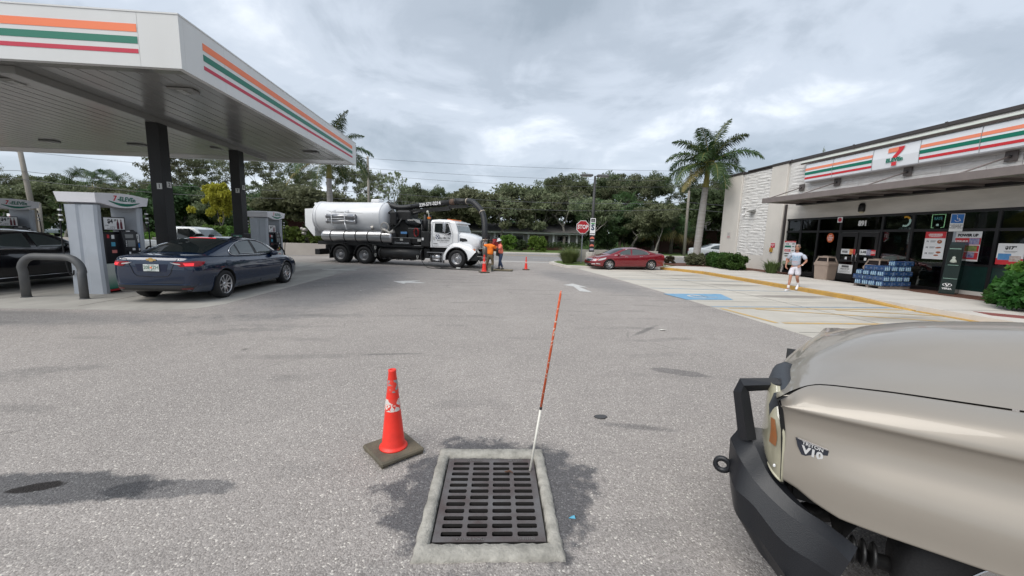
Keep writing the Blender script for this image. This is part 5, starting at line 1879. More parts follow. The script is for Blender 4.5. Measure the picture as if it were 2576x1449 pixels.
		for sd in (-1, 1):
			for wname, poly in P['windows']:
				s.sheet(wname, poly, P.get('glassmat', DARKGLASS), lambda x, z: sd * (s.cab_side(x, z) + .007), s.t)
			if 'chrome' in P:
				pts = [(x, sd * (s.cab_side(x, z) + .008), z) for x, z in P['chrome']]
				MB().tube(pts, P.get('chr', .013), 6).build('window_trim', TRIMC, s.t)
			if 'pillars' in P:
				for poly in P['pillars']:
					vs = [(x, sd * (s.cab_side(x, z) + .0075), z) for x, z in poly]
					MB().add(vs, [tuple(range(len(vs)))]).build('window_pillar', BPL, s.t, fix=False)
			for hx, hz in P['handles']:
				y = sd * (s.side(hx, hz) + .012)
				MB().rbox(hx - .10, hx + .10, min(y, y - sd * .03), max(y, y - sd * .03), hz - .016, hz + .016, .008).build('door_handle', P.get('handle_m', s.body_m), s.t)
			for line in P['seams']:
				pts = [(x, sd * (s.side(x, z) + .0006), z) for x, z in line]
				MB().tube(pts, .0045, 4).build('door_seam', UNDER, s.t)
			mx, mz = P['mirror']
			y = sd * (s.cab_side(mx, mz) + .10)
			M_ = Matrix.Translation((mx, y, mz)) @ Matrix.Diagonal((.9, 1.25, .8, 1))
			MB().lathe([(0, -.09), (.06, -.08), (.09, -.02), (.09, .04), (.06, .085), (0, .095)], 14, M=M_).build('mirror', P.get('mirror_m', s.body_m), s.t)

	def make_wheels(s):
		P = s.P
		for wx in P['wheels']:
			for sd in (-1, 1):
				make_wheel(P['wr'], .23, s.t, wx, sd * (s.W - .135), sd, P.get('spokes', 10), P.get('rimr', .70), P.get('wstyle', 'twin'))

	def patch(s, name, corners, m, off=.008, nu=8, nv=5):
		"""sheet laid on the rear or nose: corners in (y, z) on the end of the car wrapped by plan curve; end 'r' or 'f'"""
		pass

	def endx(s, y, z, front):
		"""x of the body skin at (y, z) near an end: search inward"""
		L = s.P['L']
		x = L if front else 0.0
		st = -.004 if front else .004
		for _ in range(260):
			zb, zs, zt = interp(x, s.low), interp(x, s.belt), max(interp(x, s.deck), interp(x, s.belt) + .012)
			d_ = (L - x) if front else x
			e = 1.0 if d_ > .25 else sqrt(max(0.0, 1 - (1 - d_ / .25) ** 2)) * .12 + .88
			wy = s.side(x, min(z, zs)) * e
			if z > zs:
				f = (z - zs) / (zt - zs) if zt > zs else 2
				wy = s.hw(x) * e * interp(f, [(0, .925), (.45, .86), (.8, .70), (1, .4), (1.0001, -1)])
			if zb <= z and abs(y) <= wy:
				return x
			x += st
		return x

	def skin(s, name, quad, m, front=False, off=.008, n=8, parent=None):
		"""quad of four (y,z) corners laid on the nose or tail skin"""
		A, B, D, E_ = [Vector(q) for q in quad]
		P = []
		for i in range(n + 1):
			row = []
			for j in range(n + 1):
				u_, v_ = i / n, j / n
				q = (A * (1 - u_) + B * u_) * (1 - v_) + (E_ * (1 - u_) + D * u_) * v_
				x = s.endx(q.x, q.y, front)
				# wide flanks: once the skin turns the corner follow the side instead
				row.append((x + (off if front else -off), q.x * 1.004, q.y))
			P.append(row)
		return MB().grid(P).build(name, m, parent or s.t)

	def flank(s, name, pts, m, sd, off=.006, parent=None):
		"""polygon of (x, z) laid on the side skin"""
		return s.sheet(name, pts, m, lambda x, z: sd * (s.side(x, z) * (1 if .25 < x < s.P['L'] - .25 else .88 + .12 * sqrt(max(0, 1 - (1 - min(x, s.P['L'] - x) / .25) ** 2))) + off), parent or s.t)

	def sheet(s, name, poly, m, fy, parent):
		"""outline in (x, z) filled row by row so that it follows the curved flank"""
		z0, z1 = min(z for _, z in poly), max(z for _, z in poly)
		G = []
		for z in np.linspace(z0 + .0005, z1 - .0005, 10):
			xc = [xa + (xb - xa) * (z - za) / (zb - za) for (xa, za), (xb, zb) in zip(poly, poly[1:] + poly[:1]) if (za - z) * (zb - z) < 0]
			G.append([(x, fy(x, z), z) for x in np.linspace(min(xc), max(xc), 10)])
		return MB().grid(G).build(name, m, parent, fix=False)

# ---------- dark blue sedan at the pump
NAVY = mat('dark_blue_car_paint', (0.004, 0.015, 0.042), 0.16, 0.15, var=.08, vscale=1, coat=1.0)
P1 = dict(L=4.93, W=1.85, H=1.455, wr=.335, wheels=(.92, 3.86), arch=1.12,
		  deck=[(0, .92), (.06, 1.02), (.35, 1.065), (.8, 1.06), (1.5, 1.02), (3.3, .98), (3.9, .93), (4.4, .83), (4.75, .72), (4.93, .58)],
		  belt=[(0, .90), (.1, .975), (.6, .985), (1.2, .97), (2.2, .93), (3.3, .90), (4.0, .84), (4.5, .74), (4.8, .64), (4.93, .52)],
		  low=[(0, .32), (.12, .25), (.7, .20), (4.3, .18), (4.8, .20), (4.93, .28)],
		  roof=[(.42, 1.02), (.75, 1.14), (1.15, 1.285), (1.65, 1.415), (2.1, 1.455), (2.6, 1.445), (3.0, 1.36), (3.4, 1.16), (3.8, .93)],
		  plan=[(0, .80), (.12, .90), (.5, .965), (1.2, 1.0), (3.4, 1.0), (4.2, .97), (4.6, .90), (4.85, .76), (4.93, .64)],
		  rearglass=(.62, 1.58, .80, .90), frontglass=(3.62, 2.78, .84, .90),
		  windows=[('side_window', [(1.36, 1.02), (1.30, 1.10), (1.40, 1.18), (1.55, 1.25), (1.60, 1.02)]),
				   ('side_window', [(1.66, 1.02), (1.62, 1.27), (1.85, 1.335), (2.25, 1.355), (2.28, 1.0)]),
				   ('side_window', [(2.42, 1.0), (2.36, 1.355), (2.62, 1.33), (2.90, 1.24), (3.22, 1.05), (3.27, .975)])],
		  pillars=[[(1.60, 1.02), (1.56, 1.25), (1.62, 1.27), (1.66, 1.02)], [(2.28, 1.0), (2.25, 1.355), (2.36, 1.355), (2.42, 1.0)]],
		  chrome=[(3.38, .965), (2.35, .985), (1.45, 1.0), (1.28, 1.03), (1.24, 1.09), (1.34, 1.18), (1.6, 1.29), (1.9, 1.36), (2.25, 1.385), (2.6, 1.365), (2.9, 1.28), (3.2, 1.10), (3.38, .965)],
		  handles=[(1.62, .86), (2.62, .82)],
		  seams=[[(1.62, .93), (1.45, .75), (1.40, .5), (1.45, .27)], [(2.45, .92), (2.42, .6), (2.42, .27)], [(3.42, .88), (3.45, .6), (3.40, .27)], [(1.45, .22), (3.4, .22)]],
		  mirror=(3.12, .985), wstyle='twin', spokes=10, glassmat=mat('sky_sheen_side_glass', (.055, .07, .07), .03, spec=1.0))  # side glass paler than the rear: sky reflection put into its colour
mal = Car('sedan', 'dark blue sedan with lit tail lights refuelling at the nearest pump', 'car', P1, NAVY)
# tail: lamps, plate recess, emblem, lower bumper
for sd in (-1, 1):
	tl = mal.skin('tail_light', [(sd * .42, .905), (sd * .82, .93), (sd * .83, .815), (sd * .56, .81)], REDL)
	tl2 = mal.flank('tail_light', [(.06, .93), (.36, .925), (.28, .86), (.20, .82), (.06, .81)], REDL, sd)
	mal.skin('lamp_glow', [(sd * .62, .885), (sd * .78, .89), (sd * .78, .83), (sd * .66, .83)], REDLIT, off=.011, parent=tl)
	mal.skin('reverse_lamp', [(sd * .36, .90), (sd * .56, .875), (sd * .58, .85), (sd * .46, .86)], CLEARL, off=.013, parent=tl)
	mal.skin('reflector', [(sd * .56, .34), (sd * .74, .35), (sd * .74, .315), (sd * .56, .305)], mat('reflector_red', (.10, .01, .012), .3), off=.012)
pl = mal.skin('plate_recess', [(-.32, .86), (.32, .86), (.28, .70), (-.28, .70)], mat('recess_navy', (.008, .013, .035), .3), off=.004)
lp = MB().rbox(-.022, -.012, -.155, .155, .705, .855, .004).build('licence_plate', mat('plate_white', (.55, .58, .56), .4), mal.t)
lp.location = (mal.endx(0, .78, False) - .0, 0, 0)
text('plate_lettering', '20E JZH', .105, mat('plate_green', (.10, .17, .12), .5), lp, frame((-.0235, 0, .785), (0, -1, 0), (0, 0, 1)), bold=.0025, xs=.82)
text('plate_lettering', 'SUNSHINE STATE', .022, mat('plate_green', (.1, .17, .12)), lp, frame((-.0235, 0, .717), (0, -1, 0), (0, 0, 1)))
text('plate_lettering', 'MYFLORIDA', .024, mat('plate_green', (.1, .17, .12)), lp, frame((-.0235, 0, .843), (0, -1, 0), (0, 0, 1)))
MB().lathe([(0, 0), (.022, .0), (.022, .002)], 10, M=Matrix.Translation((-.0225, 0, .785)) @ Matrix.Rotation(-pi / 2, 4, 'Y')).build('plate_orange', PORANGE, lp)
xe = mal.endx(0, .955, False)
em = MB()
em.prism([(-.10, -.018), (.085, -.018), (.10, .018), (-.085, .018)], xe - .022, xe - .012, 'x').prism([(-.042, -.038), (.03, -.038), (.042, .038), (-.03, .038)], xe - .024, xe - .014, 'x')
em.v = [(x, y, z + .955) for x, y, z in em.v]
em.build('gold_emblem', mat('gold_emblem', (.62, .42, .16), .3, .6), mal.t)
text('badge_lettering', 'LT', .05, TRIMC, mal.t, frame((mal.endx(-.55, .965, False) - .012, -.52, .965), (0, -1, 0), (0, 0, 1)), bold=.002)
text('badge_lettering', 'MALIBU', .04, TRIMC, mal.t, frame((mal.endx(.55, .965, False) - .012, .55, .965), (0, -1, 0), (0, 0, 1)), bold=.002)
mal.skin('lower_bumper', [(-.80, .40), (.80, .40), (.70, .26), (-.70, .26)], BPL, off=.012, n=12)
mal.skin('crease_highlight', [(-.82, .425), (.82, .425), (.82, .412), (-.82, .412)], mat('crease_highlight_blue', (.05, .075, .13), .25, .4), off=.014, n=12)  # paler strip paints the highlight along the bumper crease
for sd in (-1, 1):
	mal.flank('badge', [(3.45, .62), (3.66, .62), (3.66, .605), (3.45, .605)], TRIMC, sd, .004)
	mal.flank('fuel_flap', [(1.0, .90), (1.16, .90), (1.18, .84), (1.14, .79), (1.02, .79), (.98, .84)], mat('flap_blue', (.012, .022, .055), .22, .3, coat=1), sd, .002) if sd < 0 else None
sm = MB()
for sd in (-1, 1):
	q_ = [(sd * y, z) for y, z in ((.50, .97), (.46, .90), (.40, .78), (.36, .66), (.30, .60), (.0, .585))]
	sm.tube([(mal.endx(y, z, False) - .004, y, z) for y, z in q_], .005, 4)
sm.build('boot_seam', UNDER, mal.t)
# high brake light, antenna fin, bright roof edge
MB().rbox(1.60, 1.63, -.30, .30, 1.398, 1.418, .004).build('high_brake_light', REDLIT, mal.t)
MB().prism([(1.80, 1.425), (2.02, 1.445), (1.98, 1.49), (1.90, 1.50)], -.02, .02, 'y').build('antenna_fin', BPL, mal.t)
# seats seen through the back window are dark shapes behind the tint
mal.t.location = (-7.65, 9.54, .004)
mal.t.rotation_euler = (0, 0, pi / 2)
mal.t.scale = (1.075, 1.11, 1.08)

# ---------- black car left of the pump
BLK = mat('black_car_paint', (0.004, 0.004, 0.007), 0.18, var=.1, coat=1.0)
P2_ = dict(P1)
P2_.update(windows=[('side_window', [(1.25, 1.03), (1.55, 1.25), (1.9, 1.335), (2.25, 1.355), (2.28, 1.0)]), ('side_window', [(2.42, 1.0), (2.36, 1.355), (2.62, 1.33), (2.90, 1.24), (3.22, 1.05), (3.27, .975)])],
		   pillars=[], chrome=[(3.3, .955), (2.35, .97), (1.2, .985)], wstyle='star', spokes=7)
blk = Car('sedan', 'glossy black sedan with a chrome belt line, cut by the left picture edge', 'car', P2_, BLK)
for sd in (-1, 1):
	MB().tube([(1.35, sd * (blk.side(1.35, .30) + .004), .30), (3.45, sd * (blk.side(3.4, .30) + .004), .30)], .010, 6).build('sill_trim', TRIMC, blk.t)
	blk.flank('tail_light', [(.10, .95), (.42, .93), (.36, .86), (.10, .80)], REDL, sd)
	blk.flank('head_light', [(4.3, .72), (4.6, .66), (4.62, .56), (4.35, .62)], CLEARL, sd)
blk.t.location = (-13.55, 9.35, .004)
blk.t.rotation_euler = (0, 0, pi / 2)
blk.t.scale = (1.10, 1.12, 1.12)

# ---------- red sedan in the exit lane, side on, nose to the left
REDC = mat('red_car_paint', (0.20, 0.008, 0.016), 0.22, 0.25, var=.06, vscale=1, coat=1.0)
P3_ = dict(P1)
P3_.update(L=4.86, W=1.83, H=1.47, wheels=(1.02, 3.83), wr=.33,
		   deck=[(0, .90), (.05, 1.04), (.3, 1.10), (.8, 1.09), (1.5, 1.02), (3.3, 1.0), (3.8, .97), (4.3, .86), (4.65, .74), (4.86, .55)],
		   belt=[(0, .86), (.1, .98), (.6, 1.0), (1.2, .98), (2.2, .94), (3.3, .92), (4.0, .86), (4.4, .76), (4.7, .64), (4.86, .48)],
		   low=[(0, .34), (.12, .26), (.7, .22), (4.2, .20), (4.6, .22), (4.86, .30)],
		   roof=[(.5, 1.06), (.9, 1.20), (1.35, 1.36), (1.8, 1.45), (2.2, 1.47), (2.65, 1.44), (3.05, 1.33), (3.5, 1.12), (3.85, .95)],
		   rearglass=(.66, 1.5, .8, .88), frontglass=(3.68, 2.85, .84, .90),
		   windows=[('side_window', [(1.22, 1.08), (1.32, 1.17), (1.65, 1.30), (2.05, 1.35), (2.30, 1.35), (2.34, .995), (1.6, 1.01), (1.3, 1.03)]),
					('side_window', [(2.44, .99), (2.40, 1.345), (2.62, 1.33), (2.95, 1.22), (3.28, 1.04), (3.33, .97)])],
		   pillars=[], chrome=[(3.5, .955), (2.4, .975), (1.5, .995), (1.18, 1.06), (1.18, 1.10), (1.35, 1.21), (1.65, 1.33), (2.1, 1.385), (2.5, 1.375), (2.75, 1.33)], chr=.011,
		   handles=[(1.75, .88), (2.72, .85)], handle_m=TRIMC,
		   seams=[[(1.7, .95), (1.5, .7), (1.45, .4), (1.5, .28)], [(2.45, .93), (2.46, .6), (2.46, .28)], [(3.48, .88), (3.5, .6), (3.42, .28)]],
		   mirror=(3.25, 1.0), wstyle='twin', spokes=10)
red = Car('sedan', 'red sedan with bright alloy wheels parked side-on before the exit', 'car', P3_, REDC)
for sd in (-1, 1):
	red.flank('head_light', [(4.05, .80), (4.45, .70), (4.60, .58), (4.35, .61), (4.1, .70)], CLEARL, sd, .008)
	red.flank('tail_light', [(.02, .93), (.36, .99), (.30, .88), (.05, .80)], mat('tail_red_dim', (.28, .01, .015), .15), sd, .008)
	red.skin('head_light', [(sd * .55, .66), (sd * .74, .70), (sd * .76, .58), (sd * .58, .54)], CLEARL, front=True)
	red.flank('fog_light', [(4.45, .40), (4.68, .42), (4.68, .36), (4.42, .34)], CLEARL, sd, .01)
	red.skin('fog_light', [(sd * .58, .40), (sd * .76, .40), (sd * .76, .34), (sd * .58, .34)], CLEARL, front=True, off=.012)
red.skin('grille', [(-.42, .68), (.42, .68), (.36, .50), (-.36, .50)], CHROME, front=True)
red.skin('grille_mesh', [(-.38, .655), (.38, .655), (.32, .52), (-.32, .52)], BPL, front=True, off=.012)
red.skin('air_intake', [(-.5, .38), (.5, .38), (.45, .28), (-.45, .28)], BPL, front=True, off=.008)
xr = red.endx(0, .59, True)
mb = MB()
A_ = np.linspace(0, 2 * pi, 17)
mb.grid([[(xr + .028, .07 * cos(q), .59 + .07 * sin(q)) for q in A_], [(xr + .028, .052 * cos(q), .59 + .052 * sin(q)) for q in A_]], smooth=False)
mb.bb(xr + .024, xr + .03, -.085, .085, .575, .605)
mb.build('round_emblem', CHROME, red.t)
red.t.location = (10.95, 23.15, .004)
red.t.rotation_euler = (0, 0, radians(187))
red.t.scale = (.955, .955, .90)

# ---------- white sedan on the road beyond the palm
WCAR = mat('white_car_paint', (0.62, 0.65, 0.66), 0.25, var=.02, coat=.8)
P4_ = dict(P3_)
P4_.update(chrome=[(3.3, .96), (1.3, 1.0)], handle_m=None, seams=P3_['seams'][:2])
P4_['handle_m'] = WCAR
wh = Car('sedan', 'white sedan on the road, half hidden behind the palm trunk and the store corner', 'car', P4_, WCAR)
for sd in (-1, 1):
	wh.flank('tail_light', [(.02, .93), (.36, .99), (.30, .88), (.05, .80)], mat('tail_red_dim', (.28, .01, .015), .15), sd, .008)
	wh.skin('tail_light', [(sd * .50, .94), (sd * .80, .95), (sd * .80, .80), (sd * .55, .80)], mat('tail_red_dim', (.28, .01, .015), .15))
wh.t.location = (19.15, 34.0, .004)
wh.t.rotation_euler = (0, 0, radians(-3))
wh.t.scale = (1.05, 1.05, 1.10)

# ---------- pickups
def pickup(name, label, body, loc, rz, sc=1.0, lift=0):
	t = thing(name, label, 'pickup truck', loc, rz)
	W = .98
	mb = MB()
	P = []
	for x, zt, w_ in ((0, .95, .93), (.05, 1.05, .97), (1.9, 1.06, 1.0), (1.95, 1.08, 1.0), (3.9, 1.10, 1.0), (4.6, 1.08, .98), (5.3, 1.0, .95), (5.55, .92, .85), (5.6, .6, .80)):
		P.append([(x, -W * w_ * .93, .45), (x, -W * w_, .55), (x, -W * w_, .85), (x, -W * w_ * .97, zt - .03), (x, -W * w_ * .9, zt), (x, W * w_ * .9, zt), (x, W * w_ * .97, zt - .03), (x, W * w_, .85), (x, W * w_, .55), (x, W * w_ * .93, .45)])
	mb.grid(P, closed=True, smooth=False)
	mb.f += [tuple(range(10)), tuple(80 + i for i in reversed(range(10)))]
	mb.mi += [0, 0]; mb.sm += [False, False]
	b = mb.build('body', body, t)
	cuts = []
	for wx in (1.15, 4.65):
		for sd in (-1, 1):
			cuts.append(MB().cyl((wx, sd * .62, .42), (wx, sd * 1.3, .42), .47, 32).build('cut', UNDER))
	cuts.append(MB().bb(.08, 1.85, -.86, .86, .62, 1.3).build('cut', UNDER))
	bpy.context.view_layer.update()
	boolean_cut(b, cuts)
	MB().bb(.1, 1.84, -.85, .85, .60, .63).build('bed_floor', BPL, t)
	cb = MB()
	P = []
	for x, z, w_ in ((1.93, 1.08, .86), (1.98, 1.62, .80), (2.06, 1.78, .74), (2.3, 1.84, .72), (3.1, 1.84, .72), (3.35, 1.78, .74), (3.6, 1.58, .80), (4.1, 1.12, .88)):
		P.append([(x, -W * .92, 1.05), (x, -W * w_ - .03, (1.05 + z) / 2), (x, -W * w_, z - .05), (x, -W * w_ * .9, z), (x, W * w_ * .9, z), (x, W * w_, z - .05), (x, W * w_ + .03, (1.05 + z) / 2), (x, W * .92, 1.05)])
	cb.grid(P, smooth=True)
	cb.f += [tuple(range(8)), tuple(56 + i for i in reversed(range(8)))]
	cb.mi += [0, 0]; cb.sm += [False, False]
	cb.build('cab', body, t)
	for sd in (-1, 1):
		y = lambda z: sd * (W * .925 - (z - 1.1) * .15)
		for poly in ([(2.12, 1.14), (2.12, 1.66), (2.45, 1.72), (2.48, 1.14)], [(2.56, 1.14), (2.53, 1.72), (3.15, 1.73), (3.38, 1.62), (3.80, 1.20), (3.82, 1.14)]):
			MB().add([(x, y(z) + sd * .012, z) for x, z in poly], [tuple(range(len(poly)))]).build('side_window', DARKGLASS, t, fix=False)
		MB().rbox(3.55, 3.75, min(sd * .95, sd * 1.13), max(sd * .95, sd * 1.13), 1.12, 1.34, .03).build('mirror', BPL, t)
		MB().rbox(2.6, 2.78, min(sd * .97, sd * 1.0), max(sd * .97, sd * 1.0), .96, 1.0, .01).build('door_handle', body, t)
		MB().tube([(2.5, sd * .984, 1.05), (2.5, sd * .984, .52)], .006, 4).build('door_seam', UNDER, t)
		for wx in (1.15, 4.65):
			make_wheel(.40, .26, t, wx, sd * .84, sd, 6, .6, 'star')
		MB().rbox(5.3, 5.56, min(sd * .6, sd * .93), max(sd * .6, sd * .93), .72, .9, .02).build('head_light', CLEARL, t)
		MB().rbox(-.01, .04, min(sd * .8, sd * .94), max(sd * .8, sd * .94), .68, 1.0, .01).build('tail_light', REDL, t)
	MB().add([(3.50, -.66, 1.70), (3.50, .66, 1.70), (4.10, .76, 1.17), (4.10, -.76, 1.17)], [(0, 1, 2, 3)]).build('windscreen', mat('sky_glass', (.10, .12, .13), .05), t, fix=False)
	MB().rbox(5.5, 5.75, -.9, .9, .42, .62, .03).build('bumper', CHROME, t)
	t.scale = (sc, sc, sc)
	return t

wp = pickup('pickup_truck', 'white pickup with tinted windows seen between the two black columns', WCAR, (-19.4, 23.9, 0.0), radians(-2), 1.0)
MB().rbox(1.1, 1.8, -.8, .8, 1.0, 1.2, .02).build('tool_box', mat('tool_box_grey', (.3, .28, .26), .6), wp)
GRYC = mat('silver_blue_paint', (0.22, 0.26, 0.30), 0.3, .3, coat=.6)
sp_ = pickup('pickup_truck', 'silver blue pickup on the far grass behind the utility pole', GRYC, (-62.2, 60.0, .0), radians(4), 1.0)

# ================================================================== VACUUM TRUCK (x forward, y to its far side, z up; near wheel faces at y = 0)
TW_ = mat('truck_white_paint', (0.80, 0.81, 0.82), .28, var=.03, coat=.7)
TANKW = mat('tank_white_paint', (0.78, 0.79, 0.81), .35, rgb2=(.70, .71, .73), vscale=1.1, coat=.4, bump=.05, bscale=3)
ALU = mat('brushed_aluminium', (0.55, 0.55, 0.56), .32, .9, rgb2=(.45, .45, .46), vscale=2, stretch=(.3, 1, 1))
HOSEB = mat('hose_black', (0.012, 0.013, 0.015), .45, bump=.6, bscale=60, stretch=(1, 1, 1))
RUST = mat('rusty_collar', (0.13, 0.075, 0.05), .8, rgb2=(.07, .05, .04), vscale=9)
GRIME = mat('greasy_black', (0.007, 0.007, 0.008), .5, rgb2=(.018, .018, .018), vscale=5, bump=.3, bscale=20)
tk = thing('vacuum_truck', 'white vacuum tanker truck with a black suction boom over its hood', 'vacuum truck', (-1.32, 20.86, 0.002), radians(-17.58))
# chassis
MB().bb(-8.6, .7, .55, .80, .75, 1.0).bb(-8.6, .7, 1.65, 1.9, .75, 1.0).bb(-8.4, -8.2, .55, 1.9, .7, 1.0).bb(-4.9, -4.7, .55, 1.9, .7, 1.0).bb(-2, -1.8, .55, 1.9, .7, 1.0).build('chassis', GRIME, tk)
MB().bb(-8.9, -4.2, .28, 2.2, 1.02, 1.22).build('subframe', GRIME, tk)
MB().rbox(-8.95, -8.62, .05, 2.4, .42, .75, .02).build('rear_bumper', GRIME, tk)
# debris tank: barrel with a shallow front dome and a rear door
cz, r_ = 2.62, .93
M = Matrix.Translation((0, 1.22, cz)) @ Matrix.Rotation(pi / 2, 4, 'Y')
MB().lathe([(r_ * .0, -9.30), (r_ * .98, -9.28), (r_, -9.24), (r_, -4.85)], 48, M=M, caps=False).build('tank', TANKW, tk)
MB().lathe([(r_, -4.852), (r_ * .97, -4.74), (r_ * .82, -4.62), (r_ * .5, -4.54), (0.001, -4.52)], 48, M=M, caps=False).build('tank_dome', TANKW, tk)
rg_ = MB()
for x in (-9.22, -9.05, -4.85):
	rg_.lathe([(r_ + .001, x - .035), (r_ + .03, x - .02), (r_ + .03, x + .02), (r_ + .001, x + .035)], 48, M=M, caps=False)
rg_.build('tank_ring', TANKW, tk)
MB().prism([(-9.95, 3.10), (-9.31, 3.14), (-9.31, 1.50), (-9.40, 1.50), (-9.97, 2.10)], .55, 1.9, 'y').build('rear_box', TW_, tk)
MB().prism([(-9.48, 3.35), (-9.3, 3.4), (-9.3, 3.15), (-9.5, 3.15)], .9, 1.5, 'y').cyl((-9.42, .8, 3.42), (-9.42, .95, 3.42), .07, 10).build('rear_bracket', TW_, tk)
MB().rbox(-5.78, -5.20, .95, 1.50, cz + r_ - .08, cz + r_ + .17, .06).build('top_hatch', TANKW, tk)
vl = MB()
vl.tube([(-10.0, .7, 1.85), (-10.25, .65, 1.85)], .10, 10).tube([(-10.1, .7, 1.62), (-10.3, .65, 1.65)], .08, 10).lathe([(0, -.1), (.1, -.06), (.1, .06), (0, .1)], 10, M=Matrix.Translation((-10.3, .65, 1.9)))
vl.build('drain_valve', mat('dirty_aluminium', (.4, .38, .35), .5, .5), tk)
# hose tubes held by a bent rail rack
for z in (2.67, 2.37):
	yy = 1.22 - sqrt(max(0, r_ ** 2 - (z - cz) ** 2)) - .13
	MB().cyl((-8.12, yy, z), (-6.28, yy, z), .115, 18).lathe([(.117, 0), (.135, .01), (.135, .06), (.117, .07)], 18, M=Matrix.Translation((-8.15, yy, z)) @ Matrix.Rotation(pi / 2, 4, 'Y'), caps=False).lathe([(.117, 0), (.135, .01), (.135, .06), (.117, .07)], 18, M=Matrix.Translation((-6.31, yy, z)) @ Matrix.Rotation(pi / 2, 4, 'Y'), caps=False).build('steel_tube', ALU, tk)
y_ = .02
rk = MB()
for x in (-7.72, -6.86):
	rk.tube([(x, .42, 3.02), (x, y_, 2.92), (x, y_, 2.3), (x + .02, y_ + .06, 2.05), (x + .04, .32, 1.98)], .028, 6)
rk.tube([(-7.72, y_, 3.0 - .09), (-6.86, y_, 3.0 - .09)], .022, 6).tube([(-7.72, y_, 2.52), (-6.86, y_, 2.52)], .022, 6).tube([(-6.86, y_, 2.3), (-6.75, .05, 1.9)], .03, 6)
rk.build('tube_rack', TW_, tk)
ln = MB().tube([(-8.3, .38, 3.0), (-7.9, .33, 2.92), (-6.4, .32, 2.88), (-5.8, .33, 2.86), (-5.3, .36, 2.9)], .008, 4).tube([(-5.25, .33, 2.88), (-5.12, .33, 2.72)], .012, 4)
ln.build('cable', BPL, tk)
MB().cyl((-5.32, .42, 1.98), (-5.27, .25, 2.12), .075, 10).tube([(-5.2, .3, 1.93), (-5.0, .27, 1.90)], .015, 5).build('tank_valve', mat('dirty_aluminium', (.4, .38, .35)), tk)
# polished lower tank with black straps
M2 = Matrix.Translation((0, .36, 1.545)) @ Matrix.Rotation(pi / 2, 4, 'Y')
MB().lathe([(0.001, -8.55), (.26, -8.53), (.335, -8.42), (.34, -8.35), (.34, -4.05), (.32, -3.98), (.1, -3.96), (.001, -3.96)], 36, M=M2, caps=False).build('side_tank', ALU, tk)
for x in (-7.86, -6.95, -6.21, -5.45, -4.59):
	MB().lathe([(.341, x - .03), (.35, x - .03), (.35, x + .03), (.341, x + .03)], 36, M=M2, caps=False).build('strap', BPL, tk)
# valves and blower fittings at the front of the tank
pf = MB()
pf.tube([(-4.6, .25, 1.75), (-4.45, .15, 1.95), (-4.3, .15, 1.9), (-4.1, .15, 1.78), (-3.85, .18, 1.9)], [.10, .13, .09, .08, .12], 10)
pf.lathe([(.24, -.03), (.27, 0), (.24, .03), (.20, 0)], 20, M=Matrix.Translation((-4.42, .2, 2.12)) @ Matrix.Rotation(pi / 2, 4, 'X'), caps=False)
pf.build('blower_fitting', mat('dirty_aluminium', (.4, .38, .35)), tk)
# mid-ship machinery
en = MB()
en.rbox(-4.5, -2.3, .9, 2.2, 1.0, 2.6, .05).rbox(-3.1, -2.35, .35, 1.0, 1.2, 2.1, .04).rbox(-4.3, -3.9, .5, 1.0, 2.2, 3.0, .05)
en.rbox(-4.0, -3.1, .7, 1.7, 2.5, 3.05, .06).rbox(-3.55, -3.15, .3, .8, 1.55, 1.85, .02)
en.tube([(-4.6, .9, 2.9), (-4.2, .7, 3.1), (-3.9, .7, 2.6), (-4.1, .5, 2.2)], .07, 8).tube([(-4.2, .5, 1.9), (-3.7, .45, 2.3), (-3.5, .45, 2.6)], .05, 8)
en.tube([(-3.9, .6, 1.3), (-3.5, .4, 1.5), (-3.0, .4, 1.45)], .05, 8).tube([(-2.3, .5, 1.3), (-2.3, .5, 2.3)], .04, 8).rbox(-4.55, -2.1, .3, 2.2, 1.0, 1.15, .02)
en.build('machinery', GRIME, tk)
ac = MB().lathe([(.0, -.5), (.17, -.48), (.23, -.3), (.24, .3), (.19, .48), (.0, .5)], 20, M=Matrix.Translation((-2.95, .85, 2.42)) @ Matrix.Rotation(pi / 2, 4, 'Y') @ Matrix.Rotation(.08, 4, 'Y'))
ac.build('air_cleaner', mat('dark_gloss', (.02, .022, .025), .15), tk)
MB().prism([(-2.95, 2.62), (-2.5, 2.56), (-2.42, 2.36), (-2.62, 2.40)], .60, .64, 'y').build('cleaner_cover', mat('pale_gasket', (.35, .36, .36), .4), tk)
rr = MB()
for k in range(6):
	rr.lathe([(.17, -.05 + k * .02), (.185, -.04 + k * .02), (.17, -.03 + k * .02)], 14, M=Matrix.Translation((-2.52, .26, 1.86)) @ Matrix.Rotation(pi / 2, 4, 'X') @ Matrix.Diagonal((.75, 1.3, 1, 1)), caps=False)
rr.build('red_hose_coil', mat('hose_red', (.33, .02, .02), .5), tk)
MB().rbox(-3.48, -3.10, .28, .30, 1.76, 1.88, .004).build('blue_tag', mat('tag_blue', (.10, .25, .5), .5), tk)
sp0 = MB().rbox(-4.0, -2.85, .20, .28, 1.16, 1.50, .01).build('side_panel', GRIME, tk)
text('panel_lettering', 'Donmarinc.com', .135, mat('worn_white_print', (.42, .44, .46), .5), sp0, frame((-3.38, .195, 1.26), (1, 0, 0), (0, 0, 1)), bold=.001)
MB().rbox(-3.48, -3.30, .18, .2, 1.38, 1.50, .01).rbox(-2.42, -2.1, .18, .2, 1.36, 1.5, .01).build('latch_plate', mat('latch_grey', (.4, .4, .38), .5), tk)
MB().bb(-4.0, -2.1, .16, .19, 1.53, 1.56).bb(-2.6, -1.9, .16, .19, 1.12, 1.16).build('step_bar', mat('step_grey', (.2, .2, .2), .5), tk)
